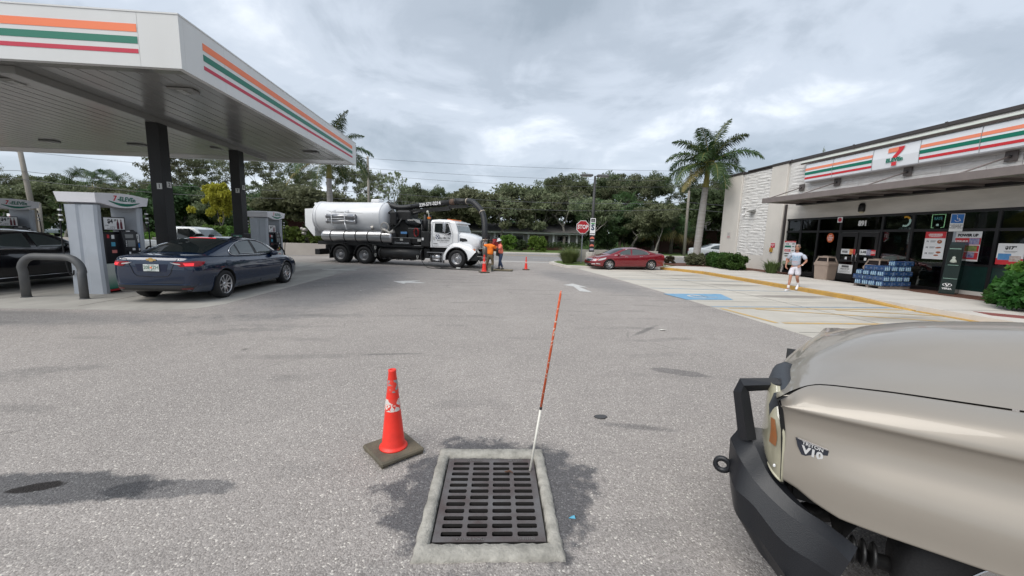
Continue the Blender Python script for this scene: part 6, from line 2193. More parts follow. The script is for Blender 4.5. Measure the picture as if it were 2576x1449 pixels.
bx = MB().rbox(-2.18, -1.66, .12, 2.1, 1.10, 1.92, .02).build('battery_box', GRIME, tk)
MB().rbox(-2.12, -2.0, .1, .12, 1.44, 1.58, .01).build('label_plate', PW, bx)
for y in (.45, .62):
	MB().tube([(-2.07 + (y - .45) * 1.2, y, 1.9), (-2.07 + (y - .45) * 1.2, y, 2.84)], .085, 12).build('exhaust_stack', GRIME, tk)
MB().tube([(-1.83, .4, 1.9), (-1.83, .4, 2.95)], .015, 6).lathe([(0, 2.90), (.06, 2.93), (.075, 3.0), (.05, 3.06), (0, 3.08)], 12, M=Matrix.Translation((-1.95, .5, 0))).build('work_lamp', mat('lamp_pale', (.5, .5, .45), .3), tk)
MB().rbox(-1.88, -1.72, .30, .42, 2.60, 2.72, .02).build('amber_marker', AMBER, tk)
# long black hose tray low between the axles
MB().tube([(-4.85, .40, .64), (-2.15, .40, .64)], .30, 20).build('hose_tray', GRIME, tk)
tr = MB()
for x in (-4.75, -2.2):
	tr.lathe([(.30, -.04), (.335, -.03), (.335, .03), (.30, .04)], 20, M=Matrix.Translation((x, .40, .64)) @ Matrix.Rotation(pi / 2, 4, 'Y'))
tr.build('tray_flange', GRIME, tk)
lt = MB()
for x, z in ((-4.95, .95), (-4.95, .55), (-2.35, .52)):
	lt.tube([(x - .05, .06, z + .06), (x + .05, .06, z + .06), (x + .02, .05, z - .1), (x - .02, .05, z - .1), (x - .05, .06, z + .06)], .018, 5)
lt.build('latch', mat('latch_grey', (.4, .4, .38)), tk)
dg = MB()
for x in np.arange(-4.6, -2.6, .42):
	dg.rbox(x, x + .2, .2, .6, .30, .40, .01)
dg.rbox(-5.2, -4.95, .1, .5, .4, 1.1, .02).rbox(-2.1, -1.75, .3, 1.8, .45, 1.0, .03)
dg.build('tray_bracket', GRIME, tk)
# mudguards
for wx in (-7.21, -5.66):
	P = []
	for a in np.linspace(radians(5), radians(175), 14):
		P.append([(wx + .60 * cos(a), -.02, .5 + .60 * sin(a)), (wx + .60 * cos(a), .60, .5 + .60 * sin(a)), (wx + .635 * cos(a), .60, .5 + .635 * sin(a)), (wx + .635 * cos(a), -.02, .5 + .635 * sin(a))])
	MB().grid(P, closed=True, smooth=False).build('mudguard', GRIME, tk)
MB().bb(-7.93, -7.89, .0, .6, .25, .85).build('mud_flap', RUBBER, tk)
# wheels
for wx in (-7.21, -5.66):
	for y, sd in ((.15, -1), (2.3, 1)):
		make_wheel(.495, .30, tk, wx, y, sd, style='truck', rimr=.60, rim_m=mat('dull_wheel', (.30, .30, .31), .45, .5))
	for y in (.47, 1.98):
		make_wheel(.495, .28, tk, wx, y, -1, style='truck', rimr=.60, rim_m=mat('dull_wheel', (.3, .3, .31)))
for y, sd in ((.14, -1), (2.3, 1)):
	make_wheel(.495, .28, tk, -.04, y, sd, style='truck', rimr=.60, rim_m=mat('truck_wheel', (.50, .50, .51), .3, .8))
# cab: loft along x with doors, windows, roof visor, sloping hood
YN, YF = .10, 2.34
YC = (YN + YF) / 2
cab = MB()
P = []
for x, zt, k in ((-1.62, 2.50, .96), (-1.58, 2.56, .97), (-1.2, 2.60, .97), (-.6, 2.585, .97), (-.25, 2.50, .97), (-.19, 2.42, .97), (-.02, 1.96, 1.0)):
	hw = (YF - YN) / 2
	wt = hw * .90 if zt > 2.2 else hw * .985
	P.append([(x, YC - hw * k, 1.08), (x, YC - hw * k, 1.85), (x, YC - wt - .01, zt - .10), (x, YC - wt + .03, zt - .03), (x, YC - wt + .12, zt), (x, YC + wt - .12, zt), (x, YC + wt - .03, zt - .03), (x, YC + wt + .01, zt - .10), (x, YC + hw * k, 1.85), (x, YC + hw * k, 1.08)])
cab.grid(P, closed=True, smooth=False)
cab.f += [tuple(range(10)), tuple(60 + i for i in reversed(range(10)))]
cab.mi += [0, 0]; cab.sm += [False, False]
cab.build('cab', TW_, tk)
MB().prism([(-.30, 2.50), (-.05, 2.44), (-.02, 2.40), (-.28, 2.38)], YN + .2, YF - .2, 'y').build('roof_visor', TW_, tk)
for y in (.45, .85, 1.22, 1.6, 2.0):
	MB().rbox(-.75, -.55, y - .05, y + .05, 2.575, 2.625, .01).build('roof_lamp', AMBER, tk)
hood = MB()
P = []
hw0 = (YF - YN) / 2
for x, zt, zs, k in ((-.19, 1.95, 1.80, .90), (.2, 1.90, 1.74, .83), (.55, 1.81, 1.66, .76), (.85, 1.70, 1.55, .68), (1.0, 1.61, 1.46, .62), (1.06, 1.50, 1.38, .58)):
	w_ = hw0 * k
	P.append([(x, YC - w_, 1.05), (x, YC - w_ - .01, 1.35), (x, YC - w_, zs), (x, YC - w_ + .10, zt - .04), (x, YC - w_ + .25, zt), (x, YC + w_ - .25, zt), (x, YC + w_ - .10, zt - .04), (x, YC + w_, zs), (x, YC + w_ + .01, 1.35), (x, YC + w_, 1.05)])
hood.grid(P, closed=True, smooth=True)
hood.f += [tuple(50 + i for i in reversed(range(10)))]
hood.mi += [0]; hood.sm += [False]
hood.build('hood', TW_, tk)
# wheel fender blister with an arch
for yo, yi, sd in ((.0, .62, -1), (YC * 2, YC * 2 - .62, 1)):
	fd = MB()
	P = []
	A = np.linspace(radians(-8), radians(188), 24)
	for a in A:
		rx, rz = .64, .63
		x, z = -.04 + rx * cos(a), .50 + rz * sin(a)
		# outer skin line above the arch
		xo = -.04 + (.64 + .12) * cos(a)
		zo = .50 + .66 * sin(a) + .0
		if a < radians(60):
			xo = -.04 + .64 * cos(a) + .5 * (1 - a / radians(60)) * .9 + .05
			zo = .52 + (.72) * sin(max(a, .1)) + .30 * (1 - max(a, 0) / radians(60))
			xo = min(xo, 1.03)
		elif a > radians(120):
			xo = -.04 + .80 * cos(a)
			zo = .50 + .70 * sin(a)
		else:
			zo = .52 + .74 * sin(a)
		P.append([(x, yo + .0 * sd, z), (xo, yo - sd * .02, zo), (xo * .96, yo + (yi - yo) * .25, zo + .13 if a < radians(150) else zo), (x, yi, min(1.45, zo + .35) if radians(10) < a < radians(150) else zo)])
	fd.grid(P, smooth=True)
	fd.build('fender', TW_, tk)
	lp_ = MB()
	P = []
	for a in A:
		P.append([(-.04 + .60 * cos(a), yo - sd * -.01, .50 + .59 * sin(a)), (-.04 + .645 * cos(a), yo - sd * -.012, .50 + .635 * sin(a)), (-.04 + .645 * cos(a), yo + sd * -.35, .50 + .635 * sin(a)), (-.04 + .60 * cos(a), yo + sd * -.35, .50 + .59 * sin(a))])
	lp_.grid(P, closed=True, smooth=False)
	lp_.build('arch_lip', BPL, tk)
# nose: grille, headlight block, indicator, bumper
MB().rbox(1.00, 1.08, YC - .44, YC + .44, 1.10, 1.56, .04).build('grille_surround', TW_, tk)
gb = MB()
for z in np.arange(1.15, 1.55, .065):
	gb.rbox(1.09, 1.12, YC - .46, YC + .46, z, z + .03, .005)
gb.build('grille_bar', CHROME, tk)
MB().bb(1.081, 1.089, YC - .43, YC + .43, 1.12, 1.55).build('grille_mesh', BPL, tk)
for y0, y1 in ((.10, .45), (2.0, 2.34)):
	MB().rbox(.75, 1.05, y0 + .02, y1, .95, 1.14, .03).build('head_light', CLEARL, tk)
	MB().prism([(.66, .90), (.72, 1.06), (.98, 1.04), (.98, .93)], y0 - .04, y0 + .015, 'y').build('indicator', AMBER, tk)
MB().prism([(.55, .90), (1.10, .90), (1.15, .72), (1.1, .45), (.72, .42), (.60, .62)], .12, 2.3, 'y').build('front_bumper', GRIME, tk)
mc = MB().rbox(1.15, 1.6, .9, 1.6, .5, .75, .03).tube([(1.2, .6, .75), (1.3, .5, .95), (1.35, .4, .8), (1.5, .3, .6)], .06, 8).rbox(1.2, 1.65, .1, .5, .42, .62, .02)
for k in range(3):
	mc.tube(spline([(1.0 + .1 * k, .2, .45), (1.1 + .12 * k, .1, .28), (1.35 + .05 * k, .1, .22 + .03 * k), (1.6, .1, .42)], 5), .012, 5)
mc.build('front_winch', GRIME, tk)
MB().tube([(1.0, .3, 1.0), (1.2, .1, .86)], .05, 8).bb(1.1, 1.6, .08, .10, .655, .68).build('tow_bar', mat('latch_grey', (.4, .4, .38)), tk)
# red hose reel on the nose
rl = MB()
for k in range(7):
	rl.lathe([(.30, -.15 + k * .045), (.325, -.128 + k * .045), (.30, -.106 + k * .045)], 20, M=Matrix.Translation((2.0, .45, 1.30)) @ Matrix.Rotation(radians(60), 4, 'Z') @ Matrix.Rotation(pi / 2, 4, 'X'))
rl.build('hose_reel', mat('hose_red', (.33, .02, .02)), tk)
MB().tube([(1.5, .5, .7), (1.85, .45, .8), (1.85, .6, 1.6), (2.15, .3, 1.68), (2.3, .1, 1.6), (2.3, .15, .7)], .05, 8).rbox(2.15, 2.35, .0, .25, .75, 1.2, .03).build('reel_frame', GRIME, tk)
# doors, windows, mirrors, lettering
for y, sd in ((YN, -1), (YF, 1)):
	e_ = -.004 * -sd
	yy = y + sd * .004
	yw = y + .055 * -sd * -1 if False else y
	win = [(-1.36, 1.92), (-1.36, 2.38), (-.60, 2.38), (-.40, 1.86), (-.45, 1.78), (-.78, 1.86)]
	yk = lambda z: (YN - .006 + max(0, z - 1.85) * .165) if sd < 0 else (YF + .006 - max(0, z - 1.85) * .165)
	MB().add([(x, yk(z) + sd * .012, z) for x, z in win], [tuple(range(6))]).build('side_window', DARKGLASS, tk, fix=False)
	dl = MB()
	for path in ([(-1.50, 1.14), (-1.50, 1.85), (-1.50, 2.44)], [(-1.50, 2.44), (-.55, 2.44), (-.30, 1.85), (-.32, 1.35), (-.70, 1.14)], [(-.70, 1.14), (-1.50, 1.14)]):
		dl.tube([(x, yk(z) + sd * -.002 if False else yk(z), z) for x, z in path], .008, 4)
	dl.build('door_seam', mat('seam_grey', (.2, .2, .2), .6), tk)
	MB().rbox(-1.42, -1.18, min(yk(1.3), yk(1.3) + sd * .02), max(yk(1.3), yk(1.3) + sd * .02), 1.28, 1.305, .004).build('door_handle', BPL, tk)
	MB().tube([(-1.58, yk(2) + sd * .05, 1.4), (-1.58, yk(2.3) + sd * .04, 2.35)], .014, 6).build('grab_rail', BPL, tk)
	mr = MB().rbox(-.78, -.60, min(y + sd * .2, y + sd * .26), max(y + sd * .2, y + sd * .26), 1.92, 2.40, .02).build('mirror', CHROME, tk)
	MB().tube([(-.4, yk(1.8), 1.72), (-.68, y + sd * .22, 1.80), (-.68, y + sd * .22, 2.42), (-.5, yk(2.4), 2.42)], .014, 6).tube([(-.4, yk(1.8), 1.95), (-.7, y + sd * .22, 1.72)], .014, 6).build('mirror_arm', CHROME, mr)
	vt = MB().add([(x, YC + sd * (hw0 * (.845 - .0 * x) + .012) if False else (YC - hw0 * k2 - .022 if sd < 0 else YC + hw0 * k2 + .022), z) for x, z, k2 in ((.05, 1.62, .862), (.35, 1.60, .80), (.45, 1.53, .785), (.45, 1.46, .785), (.20, 1.42, .832), (.05, 1.46, .862))], [tuple(range(6))])
	vt.build('hood_vent', BPL, tk, fix=False)
MB().add([(-.175, YN + .20, 2.36), (-.175, YF - .20, 2.36), (-.0, YF - .12, 1.97), (-.0, YN + .12, 1.97)], [(0, 1, 2, 3)]).build('windscreen', mat('truck_windscreen', (.16, .20, .20), .06), tk, fix=False)
NAVYP = mat('navy_print', (.02, .03, .10), .5)
dn = MB()
A = np.linspace(0, 2 * pi, 9)
for k in range(4):
	a0_, a1_ = k * pi / 2 + .15, (k + 1) * pi / 2 - .25
	q = np.linspace(a0_, a1_, 5)
	dn.grid([[(-1.18 + .125 * cos(b), YN - .006, 1.665 + .125 * sin(b)) for b in q], [(-1.18 + .085 * cos(b), YN - .006, 1.665 + .085 * sin(b)) for b in q]], smooth=False)
dn.add([(-1.18 + .035 * cos(b), YN - .006, 1.665 + .035 * sin(b)) for b in A[:-1]], [tuple(range(8))])
dn.build('round_logo', NAVYP, tk, fix=False)
Mt = lambda x, z: frame((x, YN - .006, z), (1, 0, 0), (0, 0, 1))
text('door_lettering', 'Don Mar, Inc.', .155, INK, tk, Mt(-.77, 1.60), bold=.002, shear=.25, xs=.78)
text('door_lettering', 'Storm Water Solutions', .09, INK, tk, Mt(-.86, 1.47), bold=.0015, shear=.25, xs=.85)
text('door_lettering', '239-571-3214', .075, mat('grey_print', (.2, .2, .2), .5), tk, Mt(-.86, 1.375), bold=.001)
MB().bb(-1.45, -1.34, YN - .006, YN - .004, 1.50, 1.66).build('door_label', mat('pale_print', (.5, .5, .48), .5), tk)
# polished fuel tank and step
MB().tube([(-1.68, .42, .52), (-.98, .42, .52)], .25, 20).build('fuel_tank', STEEL, tk)
for x in (-1.60, -1.06):
	MB().lathe([(.252, -.03), (.262, 0), (.252, .03)], 20, M=Matrix.Translation((x, .42, .52)) @ Matrix.Rotation(pi / 2, 4, 'Y'), caps=False).build('tank_strap', BPL, tk)
MB().bb(-1.82, -.78, .10, .45, .775, .82).bb(-1.75, -.85, .08, .30, .24, .28).bb(-.92, -.86, .1, .3, .25, .78).build('step', ALU, tk)
# suction boom
bm_ = MB().tube([(-3.25, 1.2, 3.33), (-.72, .80, 3.56)], .15, 16).build('boom_pipe', GRIME, tk)
d_ = (Vector((-.72, .80, 3.56)) - Vector((-3.25, 1.2, 3.33))).normalized()
up_ = Vector((0, 0, 1)); up_ = (up_ - d_ * up_.dot(d_)).normalized()
mt = frame(Vector((-1.95, .995, 3.45)) + d_.cross(up_) * .0 + Vector((-.02, -.176, 0)), d_, up_)
text('boom_lettering', '239-571-3214', .25, PW, tk, mt, bold=.006)
MB().tube([(-.72, .80, 3.56), (-.42, .75, 3.585)], .165, 14).build('boom_collar', RUST, tk)
MB().tube([(-.42, .75, 3.585), (.35, .55, 3.60)], .15, 14).lathe([(.12, -.04), (.165, -.03), (.165, .03), (.12, .04)], 14, M=frame((-.42, .75, 3.585), (0, 1, 0), (0, 0, 1))).build('boom_tip', GRIME, tk)
# flexible hose from the tank to the boom, with binding
fx = spline([(-4.85, 1.22, 3.50), (-4.6, 1.22, 3.38), (-4.2, 1.22, 3.28), (-3.7, 1.22, 3.27), (-3.25, 1.2, 3.33)], 5)
MB().tube(fx, .155, 14).build('feed_hose', HOSEB, tk)
rb = MB()
for i in (3, 7, 11, 15):
	rb.lathe([(.137, -.02), (.15, 0), (.137, .02)], 14, M=frame(fx[i], (0, 1, .0), (.2, 0, 1)), caps=False)
rb.build('hose_band', RUST, tk)
# boom arm, ram, pedestal
ba = MB()
ba.box((-2.1, 1.02, 3.14), (2.7, .16, .20), M=Matrix.Rotation(radians(-4), 3, 'Y') @ Matrix.Rotation(radians(-9), 3, 'Z'))
ba.box((-.3, .76, 3.33), (1.25, .13, .17), M=Matrix.Rotation(radians(-3), 3, 'Y') @ Matrix.Rotation(radians(-9), 3, 'Z'))
ba.rbox(-4.05, -3.3, .95, 1.5, 2.75, 3.12, .04).tube([(-3.7, 1.1, 2.8), (-2.6, 1.0, 3.05)], .07, 8).rbox(-3.95, -3.5, 1.0, 1.4, 2.3, 2.8, .03)
ba.tube([(.28, .6, 3.45), (.33, .55, 3.60)], .05, 6).tube([(-1.0, .85, 3.22), (-.4, .78, 3.5)], .04, 6)
ba.build('boom_arm', GRIME, tk)
# hanging suction hose, then the steel pipe into the manhole
hp = spline([(.35, .55, 3.60), (.62, .42, 3.58), (.88, .24, 3.45), (1.16, .10, 3.22), (1.38, 0, 2.95), (1.54, -.14, 2.5), (1.60, -.26, 2.04), (1.63, -.31, 1.56)], 6)
MB().tube(hp, .145, 16).build('suction_hose', HOSEB, tk)
cl = MB()
for p, q in ((hp[0], hp[1]), (hp[23], hp[24]), (hp[-1], hp[-2])):
	dd = (Vector(q) - Vector(p)).normalized()
	xa = dd.cross(Vector((0, 1, 0))).normalized()
	M_ = frame(p, xa, dd.cross(xa))
	cl.lathe([(.135, -.035), (.165, -.02), (.165, .02), (.135, .035)], 16, M=M_, caps=False)
cl.build('hose_clamp', mat('clamp_tan', (.38, .33, .27), .5, .4), tk)
MB().tube([(1.63, -.31, 1.54), (1.66, -.33, .62)], .125, 16).lathe([(.12, .58), (.16, .60), (.16, .64), (.12, .66)], 16, M=Matrix.Translation((1.66, -.33, 0)), caps=False).build('steel_pipe', mat('worn_steel_pipe', (.30, .29, .28), .45, .6, rgb2=(.2, .19, .18), vscale=4), tk)
MB().tube([(1.66, -.33, .62), (1.70, -.35, -.02)], .115, 16).build('lower_pipe', mat('muddy_pipe', (.24, .21, .19), .6, .3), tk)
# cable lying on the ground
hs = MB().tube(spline([(-2.25, .1, .75), (-2.1, -.05, .45), (-1.75, -.35, .15), (-1.3, -.7, .02), (-.6, -.85, .018), (.3, -.75, .018), (1.0, -.65, .018), (1.5, -.6, .018)], 6), .016, 6)
hs.tube(spline([(-1.2, -.2, .018), (-.6, -.55, .018), (.3, -.6, .018), (.8, -.8, .018), (1.5, -.75, .018)], 6), .014, 6)
hs.tube(spline([(-.5, .0, .03), (-.8, -.2, .02), (-.7, -.5, .02), (-.1, -.55, .02)], 6), .014, 6)
hs.build('ground_cable', RUBBER, tk)
MB().rbox(.15, .38, -.58, -.42, .0, .09, .02).build('cable_plug', mat('plug_pale', (.5, .5, .48), .5), tk)

# lifted manhole grate and pails
gm = MB()
YB = mat('grate_striped_dark', (.05, .045, .03), .6)
YY = mat('grate_tan_bar', (.42, .34, .20), .6)
g = thing('lifted_grate', 'lifted iron grate with tan bars lying flat under the workers boots', 'grate', (1.0, 19.95, 0), radians(-8))
MB().rbox(-.62, .62, -.28, .28, 0.0, .035, .008).build('plate', YB, g)
for k in range(9):
	MB().box((-.52 + k * .13, 0, .052), (.045, .50, .03), M=Matrix.Rotation(radians(-22), 3, 'Z')).build('bar', YY, g)
pc = thing('bucket', 'pale plastic bucket behind the boots of the orange-shirted worker', 'bucket', (.42, 19.75, 0))
MB().lathe([(.10, 0), (.105, .02), (.125, .38), (.135, .38), (.135, .40), (.12, .40), (.11, .05)], 16, caps=False).build('body', mat('bucket_pale', (.5, .48, .38), .5), pc)

# ================================================================== PEOPLE
SKIN1 = mat('skin_tan', (0.36, 0.17, 0.11), .55, var=.08, vscale=6)
SKIN2 = mat('skin_dark', (0.10, 0.05, 0.035), .55, var=.1)

def skin(name, V, Eg, m, parent, root=0, sub=2, smooth=1.0):
	"""V: list of (x,y,z,rx,ry); Eg: edges. Grows one continuous surface round the joints."""
	me = bpy.data.meshes.new(name)
	me.from_pydata([v[:3] for v in V], Eg, [])
	o = bpy.data.objects.new(name, me)
	C.objects.link(o)
	sk = o.modifiers.new('skin', 'SKIN')
	sk.branch_smoothing = .6
	sk.use_smooth_shade = True
	if not me.skin_vertices:
		bm = bmesh.new()
		bm.from_mesh(me)
		bm.verts.layers.skin.verify()
		bm.to_mesh(me)
		bm.free()
	for i, v in enumerate(V):
		s_ = me.skin_vertices[0].data[i]
		s_.radius = (v[3], v[4])
		s_.use_root = (i == root)
	sb = o.modifiers.new('sub', 'SUBSURF')
	sb.levels = sb.render_levels = sub
	bpy.context.view_layer.update()
	dg = bpy.context.evaluated_depsgraph_get()
	nm = bpy.data.meshes.new_from_object(o.evaluated_get(dg))
	o.modifiers.clear()
	o.data = nm
	nm.materials.clear()
	nm.materials.append(m)
	for p in nm.polygons:
		p.use_smooth = True
	o.parent = parent
	return o

def hand(V, Eg, base, wrist, tip_dir, palm_n, s=1.0, curl=.5):
	"""palm and five bent fingers added to a body graph; base = index of the wrist vertex"""
	w_ = Vector(wrist)
	d = Vector(tip_dir).normalized()
	n = Vector(palm_n).normalized()
	sd = d.cross(n).normalized()
	V.append((*(w_ + d * .045 * s), .034 * s, .020 * s))
	p = len(V) - 1
	Eg.append((base, p))
	V.append((*(w_ + d * .085 * s), .036 * s, .017 * s))
	q = len(V) - 1
	Eg.append((p, q))
	for k, (o_, L) in enumerate(((-.028, .072), (-.009, .082), (.010, .077), (.028, .060))):
		a = w_ + d * (.10 * s) + sd * o_ * s
		b = a + (d * (1 - curl * .3) + n * curl * .6).normalized() * L * .5 * s
		c = b + (d * (1 - curl) + n * curl * 1.2).normalized() * L * .5 * s
		i0 = len(V)
		V += [(*a, .0095 * s, .0095 * s), (*b, .0085 * s, .0085 * s), (*c, .0065 * s, .0065 * s)]
		Eg += [(q, i0), (i0, i0 + 1), (i0 + 1, i0 + 2)]
	a = w_ + d * .035 * s - sd * .035 * s + n * .01 * s
	b = a + (d * .7 - sd * .7 + n * .3).normalized() * .035 * s
	c = b + (d * .9 - sd * .2 + n * .4).normalized() * .03 * s
	i0 = len(V)
	V += [(*a, .013 * s, .013 * s), (*b, .011 * s, .011 * s), (*c, .008 * s, .008 * s)]
	Eg += [(p, i0), (i0, i0 + 1), (i0 + 1, i0 + 2)]

def head(t, c, fwd, m, hair_m, hair='short', tilt=0):
	"""head with face; c = centre, fwd = facing direction in the figure's own space"""
	f = Vector(fwd).normalized()
	up = Vector((0, 0, 1))
	l_ = up.cross(f).normalized()
	up = f.cross(l_)
	M = Matrix(((f.x, l_.x, up.x, c[0]), (f.y, l_.y, up.y, c[1]), (f.z, l_.z, up.z, c[2]), (0, 0, 0, 1)))
	P = []
	prof = [(-.125, .035, .035, .02), (-.11, .06, .048, .018), (-.085, .078, .058, .012), (-.05, .090, .068, .004), (-.01, .096, .074, 0), (.03, .099, .077, -.003), (.07, .092, .074, -.008), (.098, .070, .058, -.012), (.115, .036, .032, -.014), (.119, .002, .002, -.014)]
	n = 20
	for z, a, b, off in prof:
		row = []
		for k in range(n):
			q = 2 * pi * k / n
			x, y = a * cos(q) + off, b * sin(q)
			if cos(q) > .75:
				if abs(z + .01) < .001: x += .004
				if -.06 < z < -.04: x += .006
				if z == .03: x -= .004
			row.append(M @ Vector((x, y, z)))
		P.append(row)
	hd = MB().grid(P, closed=True).build('head', m, t)
	fe = MB()
	fe.tube([M @ Vector((.094, 0, .035)), M @ Vector((.105, 0, .005)), M @ Vector((.118, 0, -.018)), M @ Vector((.098, 0, -.026))], [.008, .010, .015, .010], 8)
	for s_ in (-1, 1):
		fe.tube([M @ Vector((-.005, s_ * .074, .02)), M @ Vector((-.012, s_ * .088, .005)), M @ Vector((0, s_ * .078, -.028))], [.010, .014, .008], 6)
	fe.build('nose_and_ears', m, hd)
	ey = MB()
	for s_ in (-1, 1):
		ey.lathe([(0, -.011), (.011, 0), (0, .011)], 8, M=M @ Matrix.Translation((.084, s_ * .031, .016)))
		ey.tube([M @ Vector((.094, s_ * .014, .038)), M @ Vector((.090, s_ * .032, .043)), M @ Vector((.079, s_ * .05, .036))], .0045, 4)
	ey.build('eyes_and_brows', mat('eye_dark', (.03, .02, .018), .3), hd)
	MB().tube([M @ Vector((.083, -.024, -.058)), M @ Vector((.097, 0, -.055)), M @ Vector((.083, .024, -.058))], [.003, .006, .003], 6).build('mouth', mat('lips', (.25, .08, .07), .5), hd)
	if hair:
		P = []
		for z, a, b, off in [(q[0], q[1] + .007, q[2] + .007, q[3]) for q in prof[4:]]:
			P.append([M @ Vector((a * cos(2 * pi * k / n) * (1.0 if cos(2 * pi * k / n) < .55 or z > .07 else .90) + off, b * sin(2 * pi * k / n), z + (0 if cos(2 * pi * k / n) < .3 else .0))) for k in range(n)])
		P = [[p for p in row] for row in P]
		hb = MB().grid(P, closed=True).build('hair', hair_m, t)
	return M

# --- walking man in a pale T-shirt and white shorts
man = thing('person', 'walking man in a pale printed T-shirt, white shorts and white sneakers by the kerb', 'person', (12.02, 13.86, .006), radians(-147))
# local: +x is the way he walks
hipz = .93
V, Eg = [], []

def add(*a):
	V.append(a)
	return len(V) - 1

pel = add(0, 0, .95, .11, .09)
wst = add(.0, 0, 1.08, .11, .09)
chs = add(.01, 0, 1.30, .10, .08)
nkb = add(.0, 0, 1.45, .060, .055)
nkt = add(.02, 0, 1.555, .058, .056)
Eg += [(pel, wst), (wst, chs), (chs, nkb), (nkb, nkt)]
for sd, (kn, an, toe) in ((-1, ((.13, -.09, .52), (.24, -.09, .095), (.36, -.10, .04))), (1, ((.04, .10, .50), (-.18, .10, .24), (-.08, .10, .12)))):
	h_ = add(.0, sd * .09, .88, .095, .09)
	tm = add((kn[0]) * .5, sd * .095, .70, .082, .08)
	k_ = add(*kn, .055, .055)
	cf = add((kn[0] * .6 + an[0] * .4) - .015, kn[1], kn[2] * .62 + an[2] * .38, .052, .05)
	a_ = add(*an, .033, .033)
	f_ = add(*toe, .03, .03)
	Eg += [(pel, h_), (h_, tm), (tm, k_), (k_, cf), (cf, a_), (a_, f_)]
arms = {1: ((.0, .21, 1.41), (-.04, .31, 1.15), (.13, .23, 1.00)), -1: ((.0, -.21, 1.41), (-.10, -.32, 1.16), (.02, -.32, .93))}
for sd, (s0, el, wr) in arms.items():
	s_ = add(s0[0], s0[1] * .9, s0[2] - .03, .045, .045)
	m_ = add((s0[0] + el[0]) / 2, (s0[1] + el[1]) / 2, (s0[2] + el[2]) / 2, .046, .046)
	e_ = add(*el, .045, .045)
	w_ = add(*wr, .028, .026)
	Eg += [(chs, s_), (s_, m_), (m_, e_), (e_, w_)]
	dr_ = Vector(wr) - Vector(el)
	hand(V, Eg, w_, wr, dr_ + Vector((0, -sd * .1, 0)), (0, -sd, 0) if sd < 0 else (-.3, -.5, -.8), curl=.8)
skin('body', V, Eg, SKIN1, man)
head(man, (.045, 0, 1.665), (1, .05, -.02), SKIN1, mat('grey_stubble', (.16, .12, .10), .8))
TEE = mat('pale_grey_tee', (0.46, 0.49, 0.56), .85, var=.06, vscale=9, bump=.4, bscale=12)
SHW = mat('white_shorts_cloth', (0.60, 0.58, 0.63), .85, var=.06, vscale=8, bump=.4, bscale=12)
V, Eg = [], []
a = add(0.0, 0, .93, .18, .145); b = add(.0, 0, 1.08, .18, .15); c = add(.01, 0, 1.29, .185, .145); d = add(0, 0, 1.43, .16, .11); e0 = add(0, 0, 1.50, .085, .085)
Eg += [(a, b), (b, c), (c, d), (d, e0)]
for sd in (1, -1):
	s0, el, wr = arms[sd]
	q = add(s0[0], s0[1] - sd * .015, s0[2] - .02, .080, .078)
	r0 = add(s0[0] * .2 + el[0] * .8, s0[1] * .2 + el[1] * .8, s0[2] * .2 + el[2] * .8, .074, .072)
	Eg += [(d, q), (q, r0)]
tee = skin('t_shirt', V, Eg, TEE, man)
text('shirt_lettering', 'GULF', .12, mat('shirt_blue', (.22, .36, .50), .8), man, frame((.176, .03, 1.30), (0, 1, 0), (.05, 0, 1)), bold=.004)
text('shirt_lettering', 'COAST', .10, mat('shirt_blue', (.16, .33, .55)), man, frame((.186, .0, 1.20), (0, 1, 0), (.03, 0, 1)), bold=.003)
MB().bb(.186, .189, -.09, .10, 1.115, 1.13).bb(.184, .187, -.05, .11, 1.07, 1.08).build('shirt_print', mat('shirt_pink', (.5, .27, .25), .8), man)
V, Eg = [], []
a = add(0, 0, 1.0, .17, .14); b = add(0, 0, .92, .175, .145)
Eg += [(a, b)]
for sd, kn in ((-1, (.13, -.09, .52)), (1, (.04, .10, .50))):
	q = add(.0, sd * .095, .84, .115, .112)
	r0 = add(kn[0] * .85, sd * .105, .57, .115, .105)
	Eg += [(b, q), (q, r0)]
skin('shorts', V, Eg, SHW, man)
SHOE = mat('white_sneaker', (0.66, 0.66, 0.68), .5)

def shoe(t, heel, toe, m, h=.07, w_=.045):
	a, b = Vector(heel), Vector(toe)
	d = (b - a)
	up = Vector((0, 0, 1))
	sd = up.cross(d).normalized()
	up = d.normalized().cross(-sd) if False else (up - d.normalized() * up.dot(d.normalized())).normalized()
	P = []
	for f, hh, ww in ((0, .5, .6), (.06, .95, .85), (.25, 1.0, .85), (.45, .8, .9), (.7, .55, 1.05), (.9, .45, .95), (1.0, .25, .5)):
		c_ = a + d * f
		P.append([c_ - sd * w_ * ww, c_ - sd * w_ * ww + up * h * hh * .5, c_ - sd * w_ * ww * .5 + up * h * hh, c_ + sd * w_ * ww * .5 + up * h * hh, c_ + sd * w_ * ww + up * h * hh * .5, c_ + sd * w_ * ww])
	mb = MB().grid(P, closed=True)
	mb.f += [tuple(range(6)), tuple(36 + i for i in reversed(range(6)))]
	mb.mi += [0, 0]; mb.sm += [False, False]
	return mb.build('shoe', m, t)

shoe(man, (.16, -.09, .0), (.46, -.11, .0), SHOE, .10)
shoe(man, (-.23, .10, .22), (-.02, .10, .04), SHOE, .10)
SOCK = mat('white_sock', (.62, .6, .6), .8)
MB().tube([(.235, -.09, .07), (.222, -.09, .21)], [.045, .046], 10).build('sock', SOCK, man)
MB().tube([(-.17, .10, .22), (-.11, .10, .32)], [.045, .046], 10).build('sock', SOCK, man)
MB().lathe([(.032, -.012), (.036, 0), (.032, .012)], 12, M=Matrix.Translation((.115, .238, 1.01)) @ Matrix.Rotation(radians(60), 4, 'Y')).build('wristwatch', STEEL, man)

